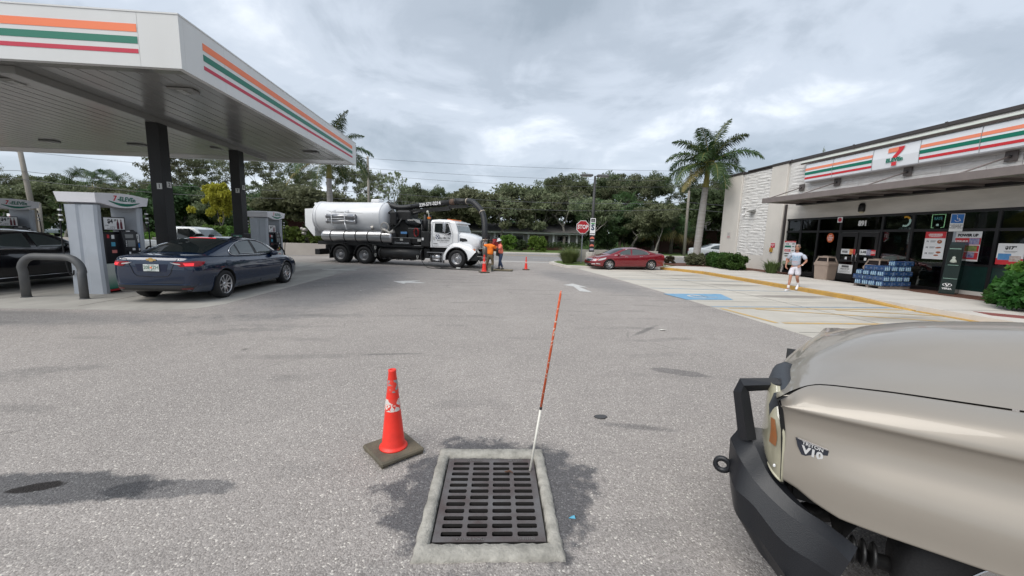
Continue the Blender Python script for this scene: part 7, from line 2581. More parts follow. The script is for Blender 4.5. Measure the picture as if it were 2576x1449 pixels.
# --- workers
def worker(label, loc, rz, pose, shirt, trou, skinm, sc):
	global V, Eg
	t = thing('person', label, 'person', loc, rz)
	V, Eg = [], []
	lean = pose['lean']
	ch = Vector((lean * .35, 0, 1.30))
	pel = add(0, 0, .95, .10, .09); ws = add(lean * .13, 0, 1.08, .10, .09); c0 = add(*ch, .10, .08)
	nb_ = add(lean * .5, 0, 1.45, .06, .055); nt_ = add(lean * .62 + .02, 0, 1.54, .055, .055)
	Eg += [(pel, ws), (ws, c0), (c0, nb_), (nb_, nt_)]
	legs = []
	for sd, kn, an in pose['legs']:
		h_ = add(0, sd * .09, .88, .09, .09); k_ = add(*kn, .058, .056); a_ = add(*an, .038, .038); f_ = add(an[0] + .12, an[1], .04, .035, .03)
		m_ = add(kn[0] * .5, (sd * .09 + kn[1]) / 2, (.88 + kn[2]) / 2, .06, .06)
		Eg += [(pel, h_), (h_, m_), (m_, k_), (k_, a_), (a_, f_)]
	for sd, el, wr, pn in pose['arms']:
		s0 = (lean * .42, sd * .20, 1.41)
		s_ = add(s0[0], s0[1] * .9, s0[2] - .03, .045, .045); e_ = add(*el, .040, .040); w_ = add(*wr, .028, .026)
		Eg += [(c0, s_), (s_, e_), (e_, w_)]
		hand(V, Eg, w_, wr, Vector(wr) - Vector(el), pn, curl=.7)
	skin('body', V, Eg, skinm, t)
	V, Eg = [], []
	a = add(0.0, 0, .88, .18, .15); b = add(lean * .13, 0, 1.08, .185, .155); c = add(*ch, .20, .155); d = add(lean * .48, 0, 1.43, .165, .115); e0 = add(lean * .5, 0, 1.50, .085, .085)
	Eg += [(a, b), (b, c), (c, d), (d, e0)]
	for sd, el, wr, pn in pose['arms']:
		s0 = Vector((lean * .42, sd * .20, 1.41))
		q = add(s0.x, s0.y * .93, s0.z - .01, .095, .09)
		r0 = add(*s0.lerp(Vector(el), pose['sleeve']), .078, .076)
		Eg += [(d, q), (q, r0)]
	skin('shirt', V, Eg, shirt, t)
	V, Eg = [], []
	a = add(0, 0, .98, .15, .12); b = add(0, 0, .90, .155, .13)
	Eg += [(a, b)]
	for sd, kn, an in pose['legs']:
		q = add(.0, sd * .095, .80, .105, .10); k_ = add(*kn, .08, .078); r0 = add(an[0] * .95 + kn[0] * .05, an[1], pose['cuff'], .066, .066)
		Eg += [(b, q), (q, k_), (k_, r0)]
	skin('trousers', V, Eg, trou, t)
	for sd, kn, an in pose['legs']:
		shoe(t, (an[0] - .08, an[1], 0), (an[0] + .21, an[1] + sd * .02, 0), pose['shoe'], .10, .05)
		if pose.get('boots'):
			MB().tube([(an[0], an[1], .05), (an[0] * .97, an[1], .36)], [.06, .075], 12).build('rubber_boot', pose['shoe'], t)
	t.scale = (sc,) * 3
	return t, lean

ORS = mat('orange_work_shirt', (0.86, 0.20, 0.015), .8, var=.12, vscale=7, bump=.5, bscale=12)
SALM = mat('salmon_work_shirt', (0.80, 0.20, 0.13), .8, var=.10, vscale=7, bump=.5, bscale=12)
KHA = mat('khaki_trousers', (0.13, 0.10, 0.06), .85, var=.2, vscale=6, bump=.5, bscale=12)
JEAN = mat('blue_jeans', (0.03, 0.05, 0.10), .85, var=.3, vscale=6, bump=.5, bscale=14)
BOOT = mat('rubber_boot_green', (0.05, 0.055, 0.05), .5)
w1, ln1 = worker('worker in an orange T-shirt and rubber boots gripping the vacuum pipe', (0.42, 19.42, 0), radians(72),
				 dict(lean=-.05, legs=[(1, (.10, .17, .50), (.05, .27, .07)), (-1, (.10, -.12, .50), (.02, -.12, .07))],
					  arms=[(1, (.02, .42, 1.40), (.10, .36, 1.68), (0, -1, 0)), (-1, (.12, -.32, 1.18), (.32, -.16, 1.22), (0, 1, 0))], sleeve=.75, cuff=.30, shoe=BOOT, boots=True),
				 ORS, KHA, SKIN2, .93)
head(w1, (.02, -.03, 1.645), (.9, -.45, -.1), SKIN2, mat('black_hair', (.01, .008, .008), .7))
text('shirt_logo', 'C', .13, mat('shirt_dark_print', (.25, .05, .01), .8), w1, frame((-.185, .05, 1.33), (0, -1, 0), (0, 0, 1)))
w2, ln2 = worker('worker in a salmon shirt, jeans and a white bucket hat facing the pipe', (1.0, 20.10, .06), radians(195),
				 dict(lean=.16, legs=[(1, (.09, .10, .50), (-.06, .12, .07)), (-1, (.03, -.10, .50), (.08, -.12, .07))],
					  arms=[(1, (.22, .26, 1.16), (.42, .12, 1.20), (0, -1, 0)), (-1, (.20, -.26, 1.18), (.44, -.12, 1.24), (0, 1, 0))], sleeve=.95, cuff=.12, shoe=BOOT, boots=False),
				 SALM, JEAN, SKIN2, .90)
Mh = head(w2, (.14, 0, 1.63), (1, 0, -.35), SKIN2, mat('black_hair', (.01, .008, .008)))
MB().lathe([(.155, .02), (.15, .035), (.10, .065), (.095, .12), (.075, .155), (.0, .16)], 20, M=Mh @ Matrix.Translation((-.01, 0, -.005)), caps=False).build('bucket_hat', mat('hat_white', (.6, .6, .62), .85, var=.05), w2)

# ================================================================== BEIGE TRUCK NOSE, right foreground
# own space: x = back along the vehicle, y = across to its far side, z up
GOLD = mat('beige_metallic_paint', (0.285, 0.255, 0.218), 0.42, 0.30, rgb2=(0.305, 0.273, 0.232), vscale=1.2, coat=.6)
BUMP = mat('textured_black_bumper', (0.011, 0.012, 0.015), .42, bump=.12, bscale=220)
ft = thing('suv', 'beige truck front with a heavy black bumper filling the lower right corner', 'truck', (1.485, 1.546, 0), radians(-38))
ft['label'] = 'beige metallic truck nose with heavy black steel bumper and V10 badge'
def gap(u):
	"""hood shut line: (v, z)"""
	return (float(interp(u, [(-.14, -.06), (-.10, -.015), (-.07, .04), (-.03, .092), (.0, .125), (.04, .15), (.1, .165), (.3, .172), (2, .165)])),
			float(interp(u, [(-.14, 1.085), (-.10, 1.10), (-.03, 1.12), (.04, 1.135), (.32, 1.155), (.67, 1.17), (2, 1.215)])))

# fender: rows along u, columns from the shut line over the shoulder and down the flank
def fend(u, k):
	"""k 0..1 from shut line down to the bottom edge"""
	v0, z0 = gap(u)
	v0 = max(v0, .012)
	zb = interp(u, [(-.14, .69), (0, .665), (.06, .632), (.16, .60), (.7, .60), (1.2, .52), (1.35, .4)])
	arch = interp(u, [(-.14, 0), (.0, .0), (.12, .025), (.3, .045), (.8, .06), (1.3, .05)])
	zs = 1.05 if u < 1 else 1.03
	prof = [(v0, z0), (v0 * .80, z0 - .006), (v0 * .5, z0 - .022), (v0 * .2 + .004, z0 - .052), (.003, zs - .004), (.016, zs - .03), (.024, zs - .08), (.020, .93)]
	prof += [(.012 - arch * .15, .88), (.004 - arch * .6, .82), (-.004 - arch * .92, .75), (-.004 - arch, zb + .03), (.004 - arch, zb), (.06, zb - .012)]
	x = k * (len(prof) - 1)
	i = min(len(prof) - 2, int(x))
	t_ = x - i
	a, b = prof[i], prof[i + 1]
	v, z = a[0] + (b[0] - a[0]) * t_, a[1] + (b[1] - a[1]) * t_
	sh = interp(z, [(.66, -.055), (.9, -.07), (1.05, -.10), (1.2, -.12)])
	if u < .0:
		u = sh * (-u / .13)
	return (u, v, z)

us = list(np.linspace(-.13, .2, 16)) + list(np.linspace(.24, 1.35, 18))
P = []
for u in us:
	P.append([tuple(p) for p in spline([fend(u, j / 13) for j in range(14)], 3)])
fo = MB().grid(P)
fo.build('fender', GOLD, ft)
# far fender, mirrored
MB().grid([[(x + .60 * max(0, 1 - (x + .12) / 1.4), 2.0 - y, z) for x, y, z in row] for row in P[20:]]).build('fender', GOLD, ft)

# hood
def hoodz(u, v):
	g0, z0 = gap(u)
	w_ = (v - g0) / (1.0 - g0)
	w_ = min(w_, 2 - w_)
	w_ = max(0, w_)
	prof = interp(w_, [(0, 0), (.05, .022), (.15, .05), (.28, .075), (.40, .10), (.52, .15), (.64, .185), (.8, .205), (1, .21)])
	rise = interp(u, [(-.2, .0), (-.05, .02), (.0, .09), (.05, .17), (.1, .27), (.18, .43), (.3, .63), (.56, .87), (.95, 1.06), (1.7, 1.25)])
	lip = interp(u, [(-.14, -.05), (-.09, -.02), (-.02, -.004), (.04, 0), (2, 0)]) * min(1, .1 + w_ * 4)
	return z0 + .003 + prof * rise + lip

P = []
hu = list(np.linspace(-.12, .1, 14)) + list(np.linspace(.14, 1.7, 22))
vv = list(np.linspace(0, 1, 33))
for u in hu:
	g0, z0 = gap(u)
	a, b = g0 + .006, 2.0 - g0 - .006
	row = []
	for q in vv:
		v = a + (b - a) * q
		# front edge bows forward in the middle
		uu = u + .20 * max(0, v - .45) ** 1.3 * max(0, 1 - (u + .12) / .9)
		row.append((uu, v, hoodz(u, v)))
	P.append(row)
P.insert(0, [(x + .015, y, z - .03) for x, y, z in P[0]])
MB().grid(P).build('hood', GOLD, ft)
MB().grid([[(u, gap(u)[0] - .02, gap(u)[1] - .009), (u, gap(u)[0] + .03, gap(u)[1] - .009)] for u in hu]).build('shut_line', mat('shut_line_black', (.004, .004, .004), .9), ft)
# black rubber-edged grille corner seen beside the hood
gr_ = MB()
P = []
for f in np.linspace(0, 1, 11):
	v = .06 + f * .50
	z = 1.085 + .028 * sin(min(1, f * 1.6) * pi / 2)
	ux = -.085 - .012 * sin(pi * f) + .20 * max(0, v - .45) ** 1.3
	P.append([(ux + .04, v, z - .004), (ux + .0, v, z + .006), (ux - .04, v, z - .02), (ux - .055, v, z - .08), (ux - .045, v, z - .18), (ux + .03, v, z - .2)])
gr_.grid(P, closed=True)
gr_.f += [tuple(range(6)), tuple(60 + i for i in reversed(range(6)))]
gr_.mi += [0, 0]; gr_.sm += [False, False]
gr_.build('grille_corner', mat('grey_black_rubber', (.035, .04, .048), .6, bump=.1), ft)
MB().rbox(.02, .10, .3, .85, .70, .95, .02).build('grille', BPL, ft)

# headlamp wrapping the corner
def lampmat():
	m = mat('yellowed_lamp_lens', (0.40, 0.375, 0.27), .16, rgb2=(.24, .225, .165), vscale=7, spec=.8, coat=1.0, stretch=(1, 1, .35))
	return m

LM = lampmat()
for s_ in (0,):
	fv = (lambda v: v) if s_ == 0 else (lambda v: 2.0 - v)
	P = []
	for f in np.linspace(0, 1, 15):
		z = .675 + f * .43
		wd = interp(f, [(0, .70), (.10, 1.0), (.3, 1.08), (.6, .88), (.85, .60), (1, .35)])
		ub = interp(z, [(.66, -.055), (.9, -.07), (1.05, -.10), (1.2, -.125)]) - .006
		row = []
		for a in np.linspace(0, 1, 9):
			ang = a * radians(82)
			row.append((ub - .085 * wd * sin(ang) + (.62 if s_ else 0), fv(.012 + .26 * max(0, f - .62) + .17 * wd * (1 - cos(ang))), z + .05 * a * (1 - f)))
		P.append(row)
	lo = MB().grid(P).build('headlamp', LM, ft)
	if s_ == 0:
		# amber reflector inside the lens
		Q = []
		for f in np.linspace(.36, .66, 6):
			i = f * 14
			i0, t_ = int(i), i - int(i)
			row = []
			for a in np.linspace(.16 + abs(f - .45) * .3, .42, 4):
				j = a * 8
				j0, tj = int(j), j - int(j)
				p = Vector(P[i0][j0]).lerp(Vector(P[i0 + 1][j0]), t_).lerp(Vector(P[i0][min(8, j0 + 1)]).lerp(Vector(P[i0 + 1][min(8, j0 + 1)]), t_), tj)
				row.append(p + Vector((-.004, -.003, 0)))
			Q.append(row)
		MB().grid(Q).build('amber_reflector', mat('faded_amber', (.30, .10, .025), .3, rgb2=(.20, .10, .05), vscale=14), lo)
		rim = MB()
		rim.tube([Vector(P[i][0]) + Vector((.004, -.002, 0)) for i in range(15)], .007, 6)
		rim.tube([Vector(P[0][j]) + Vector((0, -.002, .0)) for j in range(9)], .006, 6)
		rim.build('lamp_rim', mat('lamp_rim_pale', (.42, .40, .30), .3), lo)
		MB().tube([(ub_ - .004, .014, z_) for ub_, z_ in ((-.053, .665), (-.062, .80), (-.075, .93), (-.098, 1.05), (-.108, 1.085))], .010, 5).build('lamp_gap', mat('shut_line_black', (.004, .004, .004)), ft)
		MB().rbox(-.10, -.09, .006, .014, .735, .75, .003).build('lamp_mark', PW, lo)
# badge
bd = MB().prism([(-.028, .908), (.094, .884), (.090, .832), (.078, .824), (.0, .836), (-.018, .872)], .004, .018, 'y').build('badge', mat('badge_dark', (.04, .045, .06), .3, .4), ft)
a_ = radians(-11)
MB().box((.034, .001, .901), (.112, .006, .005), M=Matrix.Rotation(radians(11), 3, 'Y')).build('badge_bar', CHROME, bd)
BSIL = mat('badge_silver', (.6, .6, .6), .4, .2)
text('badge_lettering', 'TRITON', .022, BSIL, bd, frame((.036, .001, .8885), (cos(a_), 0, sin(a_)), (0, 0, 1)), bold=.0005, depth=.001)
text('badge_lettering', 'V10', .046, BSIL, bd, frame((.038, .001, .856), (cos(a_), 0, sin(a_)), (0, 0, 1)), bold=.0022, depth=.001, xs=1.05)
# steel bumper: faceted plates
B = lambda name, pts, faces: MB().add(pts, faces).build(name, BUMP, ft)
pr_ = [(-.335, .70), (-.30, .885), (-.19, .915), (-.135, .80), (-.11, .73)]
bp_ = MB()
# cross sections (u,z) loops at several v, from the far side to the near corner and back along the flank
secs = []
for v, du in ((1.85, .30), (1.2, .22), (.8, .15), (.42, .07), (.16, .0)):
	zt = .83 if v < .3 else .66
	secs.append([(-.20 + du, v, .38), (-.255 + du, v, .48), (-.285 + du, v, .57), (-.29 + du, v, zt - .09), (-.25 + du, v, zt), (-.13 + du, v, zt + .01), (-.08 + du, v, .40)])
bp_.grid(secs, closed=True, smooth=False)
bp_.f.append(tuple(28 + i for i in range(7)))
bp_.mi.append(0); bp_.sm.append(False)
# corner wing, sweeping back under the lamp and fender
W_ = [
	[(-.20, .17, .33), (-.265, .17, .46), (-.288, .17, .60), (-.292, .16, .75), (-.25, .15, .84), (-.12, .15, .86)],
	[(-.13, .0, .30), (-.225, .02, .42), (-.25, .03, .56), (-.235, .06, .70), (-.185, .09, .79), (-.10, .12, .80)],
	[(-.05, -.05, .25), (-.125, -.04, .38), (-.16, -.03, .53), (-.15, .01, .62), (-.11, .05, .67), (-.06, .08, .66)],
	[(.0, -.08, .20), (-.035, -.09, .31), (-.04, -.10, .45), (-.02, -.06, .56), (.0, -.01, .60), (.03, .03, .58)],
	[(.03, -.12, .14), (.03, -.13, .27), (.08, -.125, .42), (.11, -.095, .53), (.13, -.03, .555), (.13, .03, .52)],
	[(.10, -.10, .18), (.13, -.11, .28), (.17, -.11, .38), (.20, -.09, .46), (.23, -.03, .50), (.23, .03, .46)],
]
WD = [spline([W_[i][j] for i in range(6)], 5) for j in range(6)]
for j in range(6):
	k_ = (j + 1) % 6
	bp_.grid([[tuple(WD[j][i]), tuple(WD[k_][i])] for i in range(len(WD[j]))], smooth=True)
bp_.add([tuple(WD[j][-1]) for j in range(6)], [tuple(range(6))])
bp_.build('bumper', BUMP, ft)
# brush guard hoop of square tube
gb_ = MB()
gb_.tube([(-.215, .10, .80), (-.265, .13, 1.03), (-.262, .14, 1.065), (-.12, .17, 1.095), (-.06, .3, 1.06)], [.040, .036, .035, .030, .03], 4, smooth=False)
gb_.build('brush_guard', BUMP, ft)
# recovery loop, mount, tyre and dark wheel well
MB().lathe([(.022, -.008), (.045, -.01), (.045, .01), (.022, .008), (.022, -.008)], 16, M=Matrix.Translation((-.315, .14, .60)) @ Matrix.Rotation(pi / 2, 4, 'X'), caps=False).build('recovery_loop', BUMP, ft)
MB().rbox(-.04, -.01, -.14, -.12, .25, .30, .01).build('bumper_bolt', BUMP, ft)
us_ = MB()
us_.tube([(.02, -.02, .42), (.28, .12, .38), (.55, .25, .30), (.9, .3, .30)], .035, 8).tube([(-.1, .1, .42), (.3, .5, .38), (.8, .5, .4)], .05, 8)
for k in range(5):
	us_.lathe([(.05, -.008), (.062, 0), (.05, .008)], 12, M=Matrix.Translation((.16 + .035 * k, .06, .43)) @ Matrix.Rotation(pi / 2, 4, 'Y'))
us_.tube([(.05, -.05, .25), (.10, -.06, .30), (.07, .0, .38)], .02, 6).lathe([(.03, -.02), (.055, -.02), (.055, .02), (.03, .02)], 14, M=Matrix.Translation((.05, -.08, .17)) @ Matrix.Rotation(pi / 2, 4, 'X'))
us_.build('suspension_link', GRIME, ft)
MB().grid([[(.22 + .52 + .56 * cos(a), v, .40 + .42 * sin(a)) for v in (.02, .5)] for a in np.linspace(0, pi, 16)], smooth=True).build('wheel_well', UNDER, ft, fix=False)
MB().bb(-.05, 4.2, .5, 1.5, .35, .55).bb(.0, .6, .12, 1.9, .55, .9).bb(1.3, 4.6, .15, 1.85, .28, .7).build('underbody', UNDER, ft)
for y, sd in ((.16, -1), (1.84, 1)):
	make_wheel(.40, .28, ft, .78, y, sd, 8, .58, 'star')
# cab behind the hood, outside the picture but part of the same vehicle
cabm = MB()
P = []
for x, z, k in ((1.36, 1.20, 1.0), (1.75, 1.26, .97), (2.3, 1.80, .86), (2.6, 1.88, .84), (4.4, 1.88, .84), (4.75, 1.2, .98), (4.9, .6, .95)):
	P.append([(x, 1 - .98, .45), (x, 1 - 1.0 * min(1, k + .12), .9), (x, 1 - min(1, k + .1), min(z - .04, 1.18)), (x, 1 - k, z - .05), (x, 1 - k + .12, z), (x, 1 + k - .12, z), (x, 1 + k, z - .05), (x, 1 + min(1, k + .1), min(z - .04, 1.18)), (x, 1 + 1.0 * min(1, k + .12), .9), (x, 1.98, .45)])
cabm.grid(P, closed=True, smooth=False)
cabm.f += [tuple(range(10)), tuple(60 + i for i in reversed(range(10)))]
cabm.mi += [0, 0]; cabm.sm += [False, False]
cabm.build('cab', GOLD, ft)
for sd in (-1, 1):
	MB().add([(x, 1 + sd * (1.0 - (z - 1.2) * .22 + .006), z) for x, z in ((2.0, 1.24), (2.42, 1.76), (3.3, 1.78), (3.3, 1.24))], [(0, 1, 2, 3)]).build('side_window', DARKGLASS, ft, fix=False)
MB().add([(1.80, .18, 1.29), (1.80, 1.82, 1.29), (2.29, 1.72, 1.80), (2.29, .28, 1.80)], [(0, 1, 2, 3)]).build('windscreen', DARKGLASS, ft, fix=False)

# ================================================================== STREET FURNITURE AND BACKDROP
# stop sign
st = thing('stop_sign', 'red octagonal STOP sign on a thin grey post behind the concrete block', 'stop sign', (6.62, 25.3, 0.1))
MB().prism([(-.03, -.02), (.03, -.02), (.03, .02), (-.03, .02)], 0, 2.2, 'z').build('post', BTR, st)
rot8 = [(cos(radians(22.5 + 45 * k)), sin(radians(22.5 + 45 * k))) for k in range(8)]
SRED = mat('stop_sign_red', (0.40, 0.012, 0.02), .4)
a = MB().prism([(.46 * x, 2.42 + .46 * z) for x, z in rot8], -.035, -.022, 'y').build('sign_rim', PW, st)
MB().prism([(.425 * x, 2.42 + .425 * z) for x, z in rot8], -.040, -.0352, 'y').build('sign_face', SRED, st)
text('sign_lettering', 'STOP', .36, PW, st, frame((0, -.043, 2.42), (1, 0, 0), (0, 0, 1)), bold=.010, xs=.82)
# light pole with banner and stickers, standing on a concrete foot
lp = thing('lamp_post', 'tall dark lamp post with twin heads, a white banner and stickers', 'lamp post', (6.75, 23.55, 0.0))
DPOLE = mat('pole_dark_grey', (0.045, 0.045, 0.045), .6)
MB().tube([(0, 0, .95), (0.02, 0, 5.55)], [.10, .065], 12).build('pole', DPOLE, lp)
MB().lathe([(.30, 0), (.30, .92), (.27, .96), (0.001, .96)], 20, caps=False).build('foot', COLLAR, lp)
for sd in (-1, 1):
	h = MB().rbox(min(sd * .12, sd * .85), max(sd * .12, sd * .85), -.16, .16, 5.50, 5.64, .05).build('lamp_head', mat('lamp_grey2', (.11, .11, .11), .5), lp)
	MB().bb(min(sd * .2, sd * .8), max(sd * .2, sd * .8), -.12, .12, 5.485, 5.499).build('lamp_lens', LENS, h)
bn = MB().bb(-.16, .16, -.15, -.13, 2.0, 3.02).build('banner', PW, lp)
for z, h_, m_ in ((2.88, .09, INK), (2.70, .03, mat('banner_green', (.1, .3, .12), .5))):
	MB().bb(-.12, .12, -.156, -.152, z - h_, z + h_ * .9 + .02).build('banner_print', m_, bn)
MB().bb(-.07, .07, -.160, -.157, 2.82, 2.93).build('banner_print', mat('grey_print', (.2, .2, .2)), bn)
text('banner_lettering', 'S', .46, mat('banner_navy', (.03, .06, .10), .5), bn, frame((0, -.158, 2.45), (1, 0, 0), (0, 0, 1)), bold=.02)
text('banner_lettering', 'POWER', .08, INK, bn, frame((0, -.158, 2.08), (1, 0, 0), (0, 0, 1)), bold=.004)
text('banner_lettering', 'ALL DAY', .07, mat('banner_green', (.1, .3, .12)), bn, frame((0, -.158, 2.68), (1, 0, 0), (0, 0, 1)), bold=.004)
wp_ = MB().bb(-.16, .16, -.14, -.11, .97, 1.98).build('wrap_panel', BPL, lp)
for z, m_ in ((1.80, mat('sticker_coral', (.6, .16, .10), .5)), (1.34, mat('sticker_coral', (.6, .16, .1)))):
	MB().prism([(.13 * cos(q), z + .10 * sin(q)) for q in np.linspace(0, pi, 9)] + [(-.13, z - .05), (-.05, z - .02), (.05, z - .02), (.13, z - .05)], -.145, -.141, 'y').build('sticker', m_, wp_)
MB().bb(-.12, .12, -.144, -.1405, 1.06, 1.18).bb(-.10, .10, -.144, -.1405, 1.62, 1.68).build('sticker', mat('sticker_grey', (.35, .36, .4), .5), wp_)
# low concrete walls
RWL = mat('beige_wall_concrete', (0.42, 0.385, 0.35), .9, rgb2=(.36, .33, .30), vscale=.8, bump=.15)
ww = MB().prism([(6.1, 26.6), (6.1, 26.9), (12.6, 27.1), (12.6, 26.8)], 0, 1.0, 'z').build('boundary_wall', RWL)
tag(ww, 'low beige concrete wall behind the red sedan', 'wall')
# long low wall on the left, with the red chevrons
lw = thing('boundary_wall', 'long low beige concrete wall behind the truck and pumps', 'wall', (0, 0, 0))
wy = lambda x: 29.3 + (-12.0 - x) * .03
xs_w = [-11.0, -15.0, -19.0, -22.5, -26, -30, -34, -38]
for a, b in zip(xs_w, xs_w[1:]):
	MB().prism([(a - .004, wy(a)), (b + .004, wy(b)), (b + .004, wy(b) + .2), (a - .004, wy(a) + .2)], 0, .88, 'z').build('wall_section', RWL, lw)
MB().prism([(-25.4, wy(-25.4) - .004), (-26.9, wy(-26.9) - .004), (-26.9, wy(-26.9) - .012), (-25.4, wy(-25.4) - .012)], .04, .86, 'z').build('red_band', mat('wall_red', (.28, .03, .035), .6), lw)
# utility poles and wires
WOODP = mat('utility_pole_wood', (0.24, 0.22, 0.19), .9, var=.12, vscale=2, stretch=(1, 1, .2))
poles = [(-39.7, 38.0, 9.9, 'leaning wooden utility pole at the left, beyond the pumps'), (-12.1, 43.0, 9.7, 'wooden utility pole behind the tanker barrel'), (22.8, 42.0, 9.6, 'wooden utility pole behind the palm tree'), (62, 41.5, 9.6, 'wooden utility pole beyond the store roof')]
PO = []
for i, (x, y, h_, lab) in enumerate(poles):
	p_ = thing('utility_pole', lab, 'utility pole', (x, y, 0), 0, 'utility poles along the road')
	dx = .7 if i == 0 else .05
	MB().tube([(0, 0, 0), (-dx, 0, h_)], [.17 if i else .22, .11 if i else .15], 10).build('pole', WOODP, p_)
	k_ = MB()
	for z in (h_ - .3, h_ - 1.3, h_ - 2.0):
		k_.tube([(-.7 * (dx > .1), 0, z), (-.7 * (dx > .1) - .35, -.3, z + .12)], .04, 5)
	k_.build('insulator_arm', mat('insulator_grey', (.2, .2, .2), .5), p_)
	PO.append((x - dx, y, h_))
MB().tube([(.25, 0, 0), (.35, 0, 3.6)], [.16, .15], 8).build('splice_post', WOODP, bpy.data.objects['utility_pole'])
PO = [(-110, 37.0, 9.9)] + PO + [(120, 41, 9.6)]
WIR = mat('wire_grey', (.10, .10, .11), .6)
wn = ['topmost', 'second', 'third', 'lower', 'lowest']
for k, dz in enumerate((.25, 1.25, 1.9, 3.6, 4.3)):
	mb = MB()
	for (x0, y0, h0), (x1, y1, h1) in zip(PO, PO[1:]):
		pts = []
		for f in np.linspace(0, 1, 11):
			pts.append((x0 + (x1 - x0) * f, y0 + (y1 - y0) * f - .3, h0 - dz + (h1 - h0) * f - 4 * (.25 + .1 * k) * f * (1 - f)))
		mb.tube(pts, .013 if k < 3 else .019, 4, caps=False)
	tag(mb.build('overhead_wire', WIR), '%s overhead wire strung along the road between the utility poles' % wn[k], 'wire', 'overhead wires along the road')
# brick house across the road, white porch
BRK = mat('dark_red_brick', (0.11, 0.055, 0.04), .9, rgb2=(.075, .04, .032), vscale=3)
HW = mat('house_white', (0.62, 0.63, 0.63), .7)
HROOF = mat('shingle_grey', (0.12, 0.115, 0.11), .9, var=.2, vscale=4)
HGL = mat('house_window', (.02, .023, .025), .1)
hs_ = thing('house', 'single storey brick house with a white porch across the road', 'house', (0, 53, -.25))
MB().bb(-11, 14, 1.6, 10, 0, 2.44).build('wall', mat('porch_wall_paint', (.42, .42, .40), .9), hs_)
MB().bb(-11.5, 14.2, 0.0, .25, 0, .80).build('porch_wall', BRK, hs_)
MB().bb(-11.8, 14.6, -.35, 10.3, 2.45, 2.68).build('fascia', HW, hs_)
MB().prism([(-.6, 2.68), (10.6, 2.68), (5.0, 4.1)], -12, 15, 'x').build('roof', HROOF, hs_)
for x in (-8.6, -4.1, -1.4, 1.7, 4.1, 6.4, 9.9, 12.1, 13.2):
	MB().bb(x - .12, x + .12, .26, .46, .0, 2.44).build('porch_post', HW, hs_)
for x0, x1 in ((-7.8, -5.0), (-2.9, -1.9), (-.6, 1.2), (2.2, 3.8), (4.6, 5.8), (10.6, 12.2)):
	wd = MB().bb(x0 - .1, x1 + .1, 1.5, 1.595, .7, 2.3).build('window', HW, hs_)
	n_ = max(1, int((x1 - x0) / .9))
	for i in range(n_):
		a = x0 + (x1 - x0) * i / n_ + .05
		b = x0 + (x1 - x0) * (i + 1) / n_ - .05
		MB().bb(a, b, 1.46, 1.495, .78, 1.5).build('pane', HGL, wd)
		MB().bb(a, b, 1.46, 1.495, 1.57, 2.22).build('pane', HGL, wd)
for x in (6.7, 8.4):
	MB().bb(x, x + 1.0, 1.5, 1.595, .05, 2.2).build('door', mat('door_brown', (.05, .03, .025), .6), hs_)
h2 = thing('house', 'dark red brick house end behind the palmettos on the right', 'house', (27, 56, 0))
MB().bb(-4, 14, 0, 8, 0, 3.4).build('wall', BRK, h2)
MB().prism([(-.5, 3.4), (8.5, 3.4), (4, 5.2)], -4.5, 14.5, 'x').build('roof', HROOF, h2)
h3 = thing('house', 'dark red barn-like house end behind the hedge left of the tanker', 'house', (-22.2, 50, 0))
MB().prism([(-3.5, 0), (3.5, 0), (3.5, 3.1), (0, 5.6), (-3.5, 4.2)], 0, 8, 'y').build('wall', mat('maroon_boards', (.075, .02, .022), .8, var=.2), h3)
MB().prism([(-3.7, 4.15), (.05, 5.65), (0, 5.85), (-3.8, 4.35)], -.3, 8.3, 'y').prism([(0, 5.62), (3.8, 3.0), (3.9, 3.15), (0.05, 5.85)], -.3, 8.3, 'y').build('roof', HROOF, h3)
sg_ = thing('road_sign', 'small red and white restriction sign beside the pump pillar', 'sign', (-33.9, 31.0, 0))
MB().tube([(0, 0, 0), (0, 0, 2.5)], .04, 6).build('post', BTR, sg_)
b_ = MB().bb(-.36, .36, -.05, -.03, 1.75, 2.45).build('sign_plate', PW, sg_)
MB().lathe([(.2, 0), (.26, 0), (.26, .004), (.2, .004)], 20, M=Matrix.Translation((0, -.052, 2.1)) @ Matrix.Rotation(pi / 2, 4, 'X')).build('ring_print', PRED, b_)

# ================================================================== VEGETATION
LOAK = leafmat('oak_leaf', (0.066, 0.087, 0.044), (0.157, 0.186, 0.095))
LOAK2 = leafmat('oak_leaf_olive', (0.097, 0.113, 0.062), (0.212, 0.233, 0.131))
LDARK = leafmat('dark_leaf', (0.044, 0.073, 0.033), (0.097, 0.149, 0.062))
LBRIGHT = leafmat('bright_leaf', (0.05, 0.10, 0.018), (0.13, 0.19, 0.04))
LYEL = leafmat('yellow_leaf', (0.20, 0.20, 0.02), (0.44, 0.42, 0.05))
LPALM = leafmat('palm_leaf', (0.028, 0.058, 0.018), (0.085, 0.125, 0.045), .25)
LDRY = leafmat('dry_frond', (0.16, 0.12, 0.05), (0.28, 0.22, 0.10), .2)
BARK = mat('pale_bark', (0.30, 0.28, 0.25), .95, rgb2=(.11, .10, .09), vscale=3, bump=.4, bscale=12)
BARKD = mat('dark_bark', (0.07, 0.06, 0.05), .95, var=.3)
PTR = mat('palm_trunk_grey', (0.34, 0.33, 0.32), .85, rgb2=(.24, .22, .20), vscale=2.5, stretch=(.3, .3, 4), bump=.5, bscale=8, detail=6)
PGRN = mat('palm_crownshaft', (0.16, 0.17, 0.03), .5, rgb2=(.24, .19, .05), vscale=2, stretch=(1, 1, .4))
rng = np.random.default_rng(4)

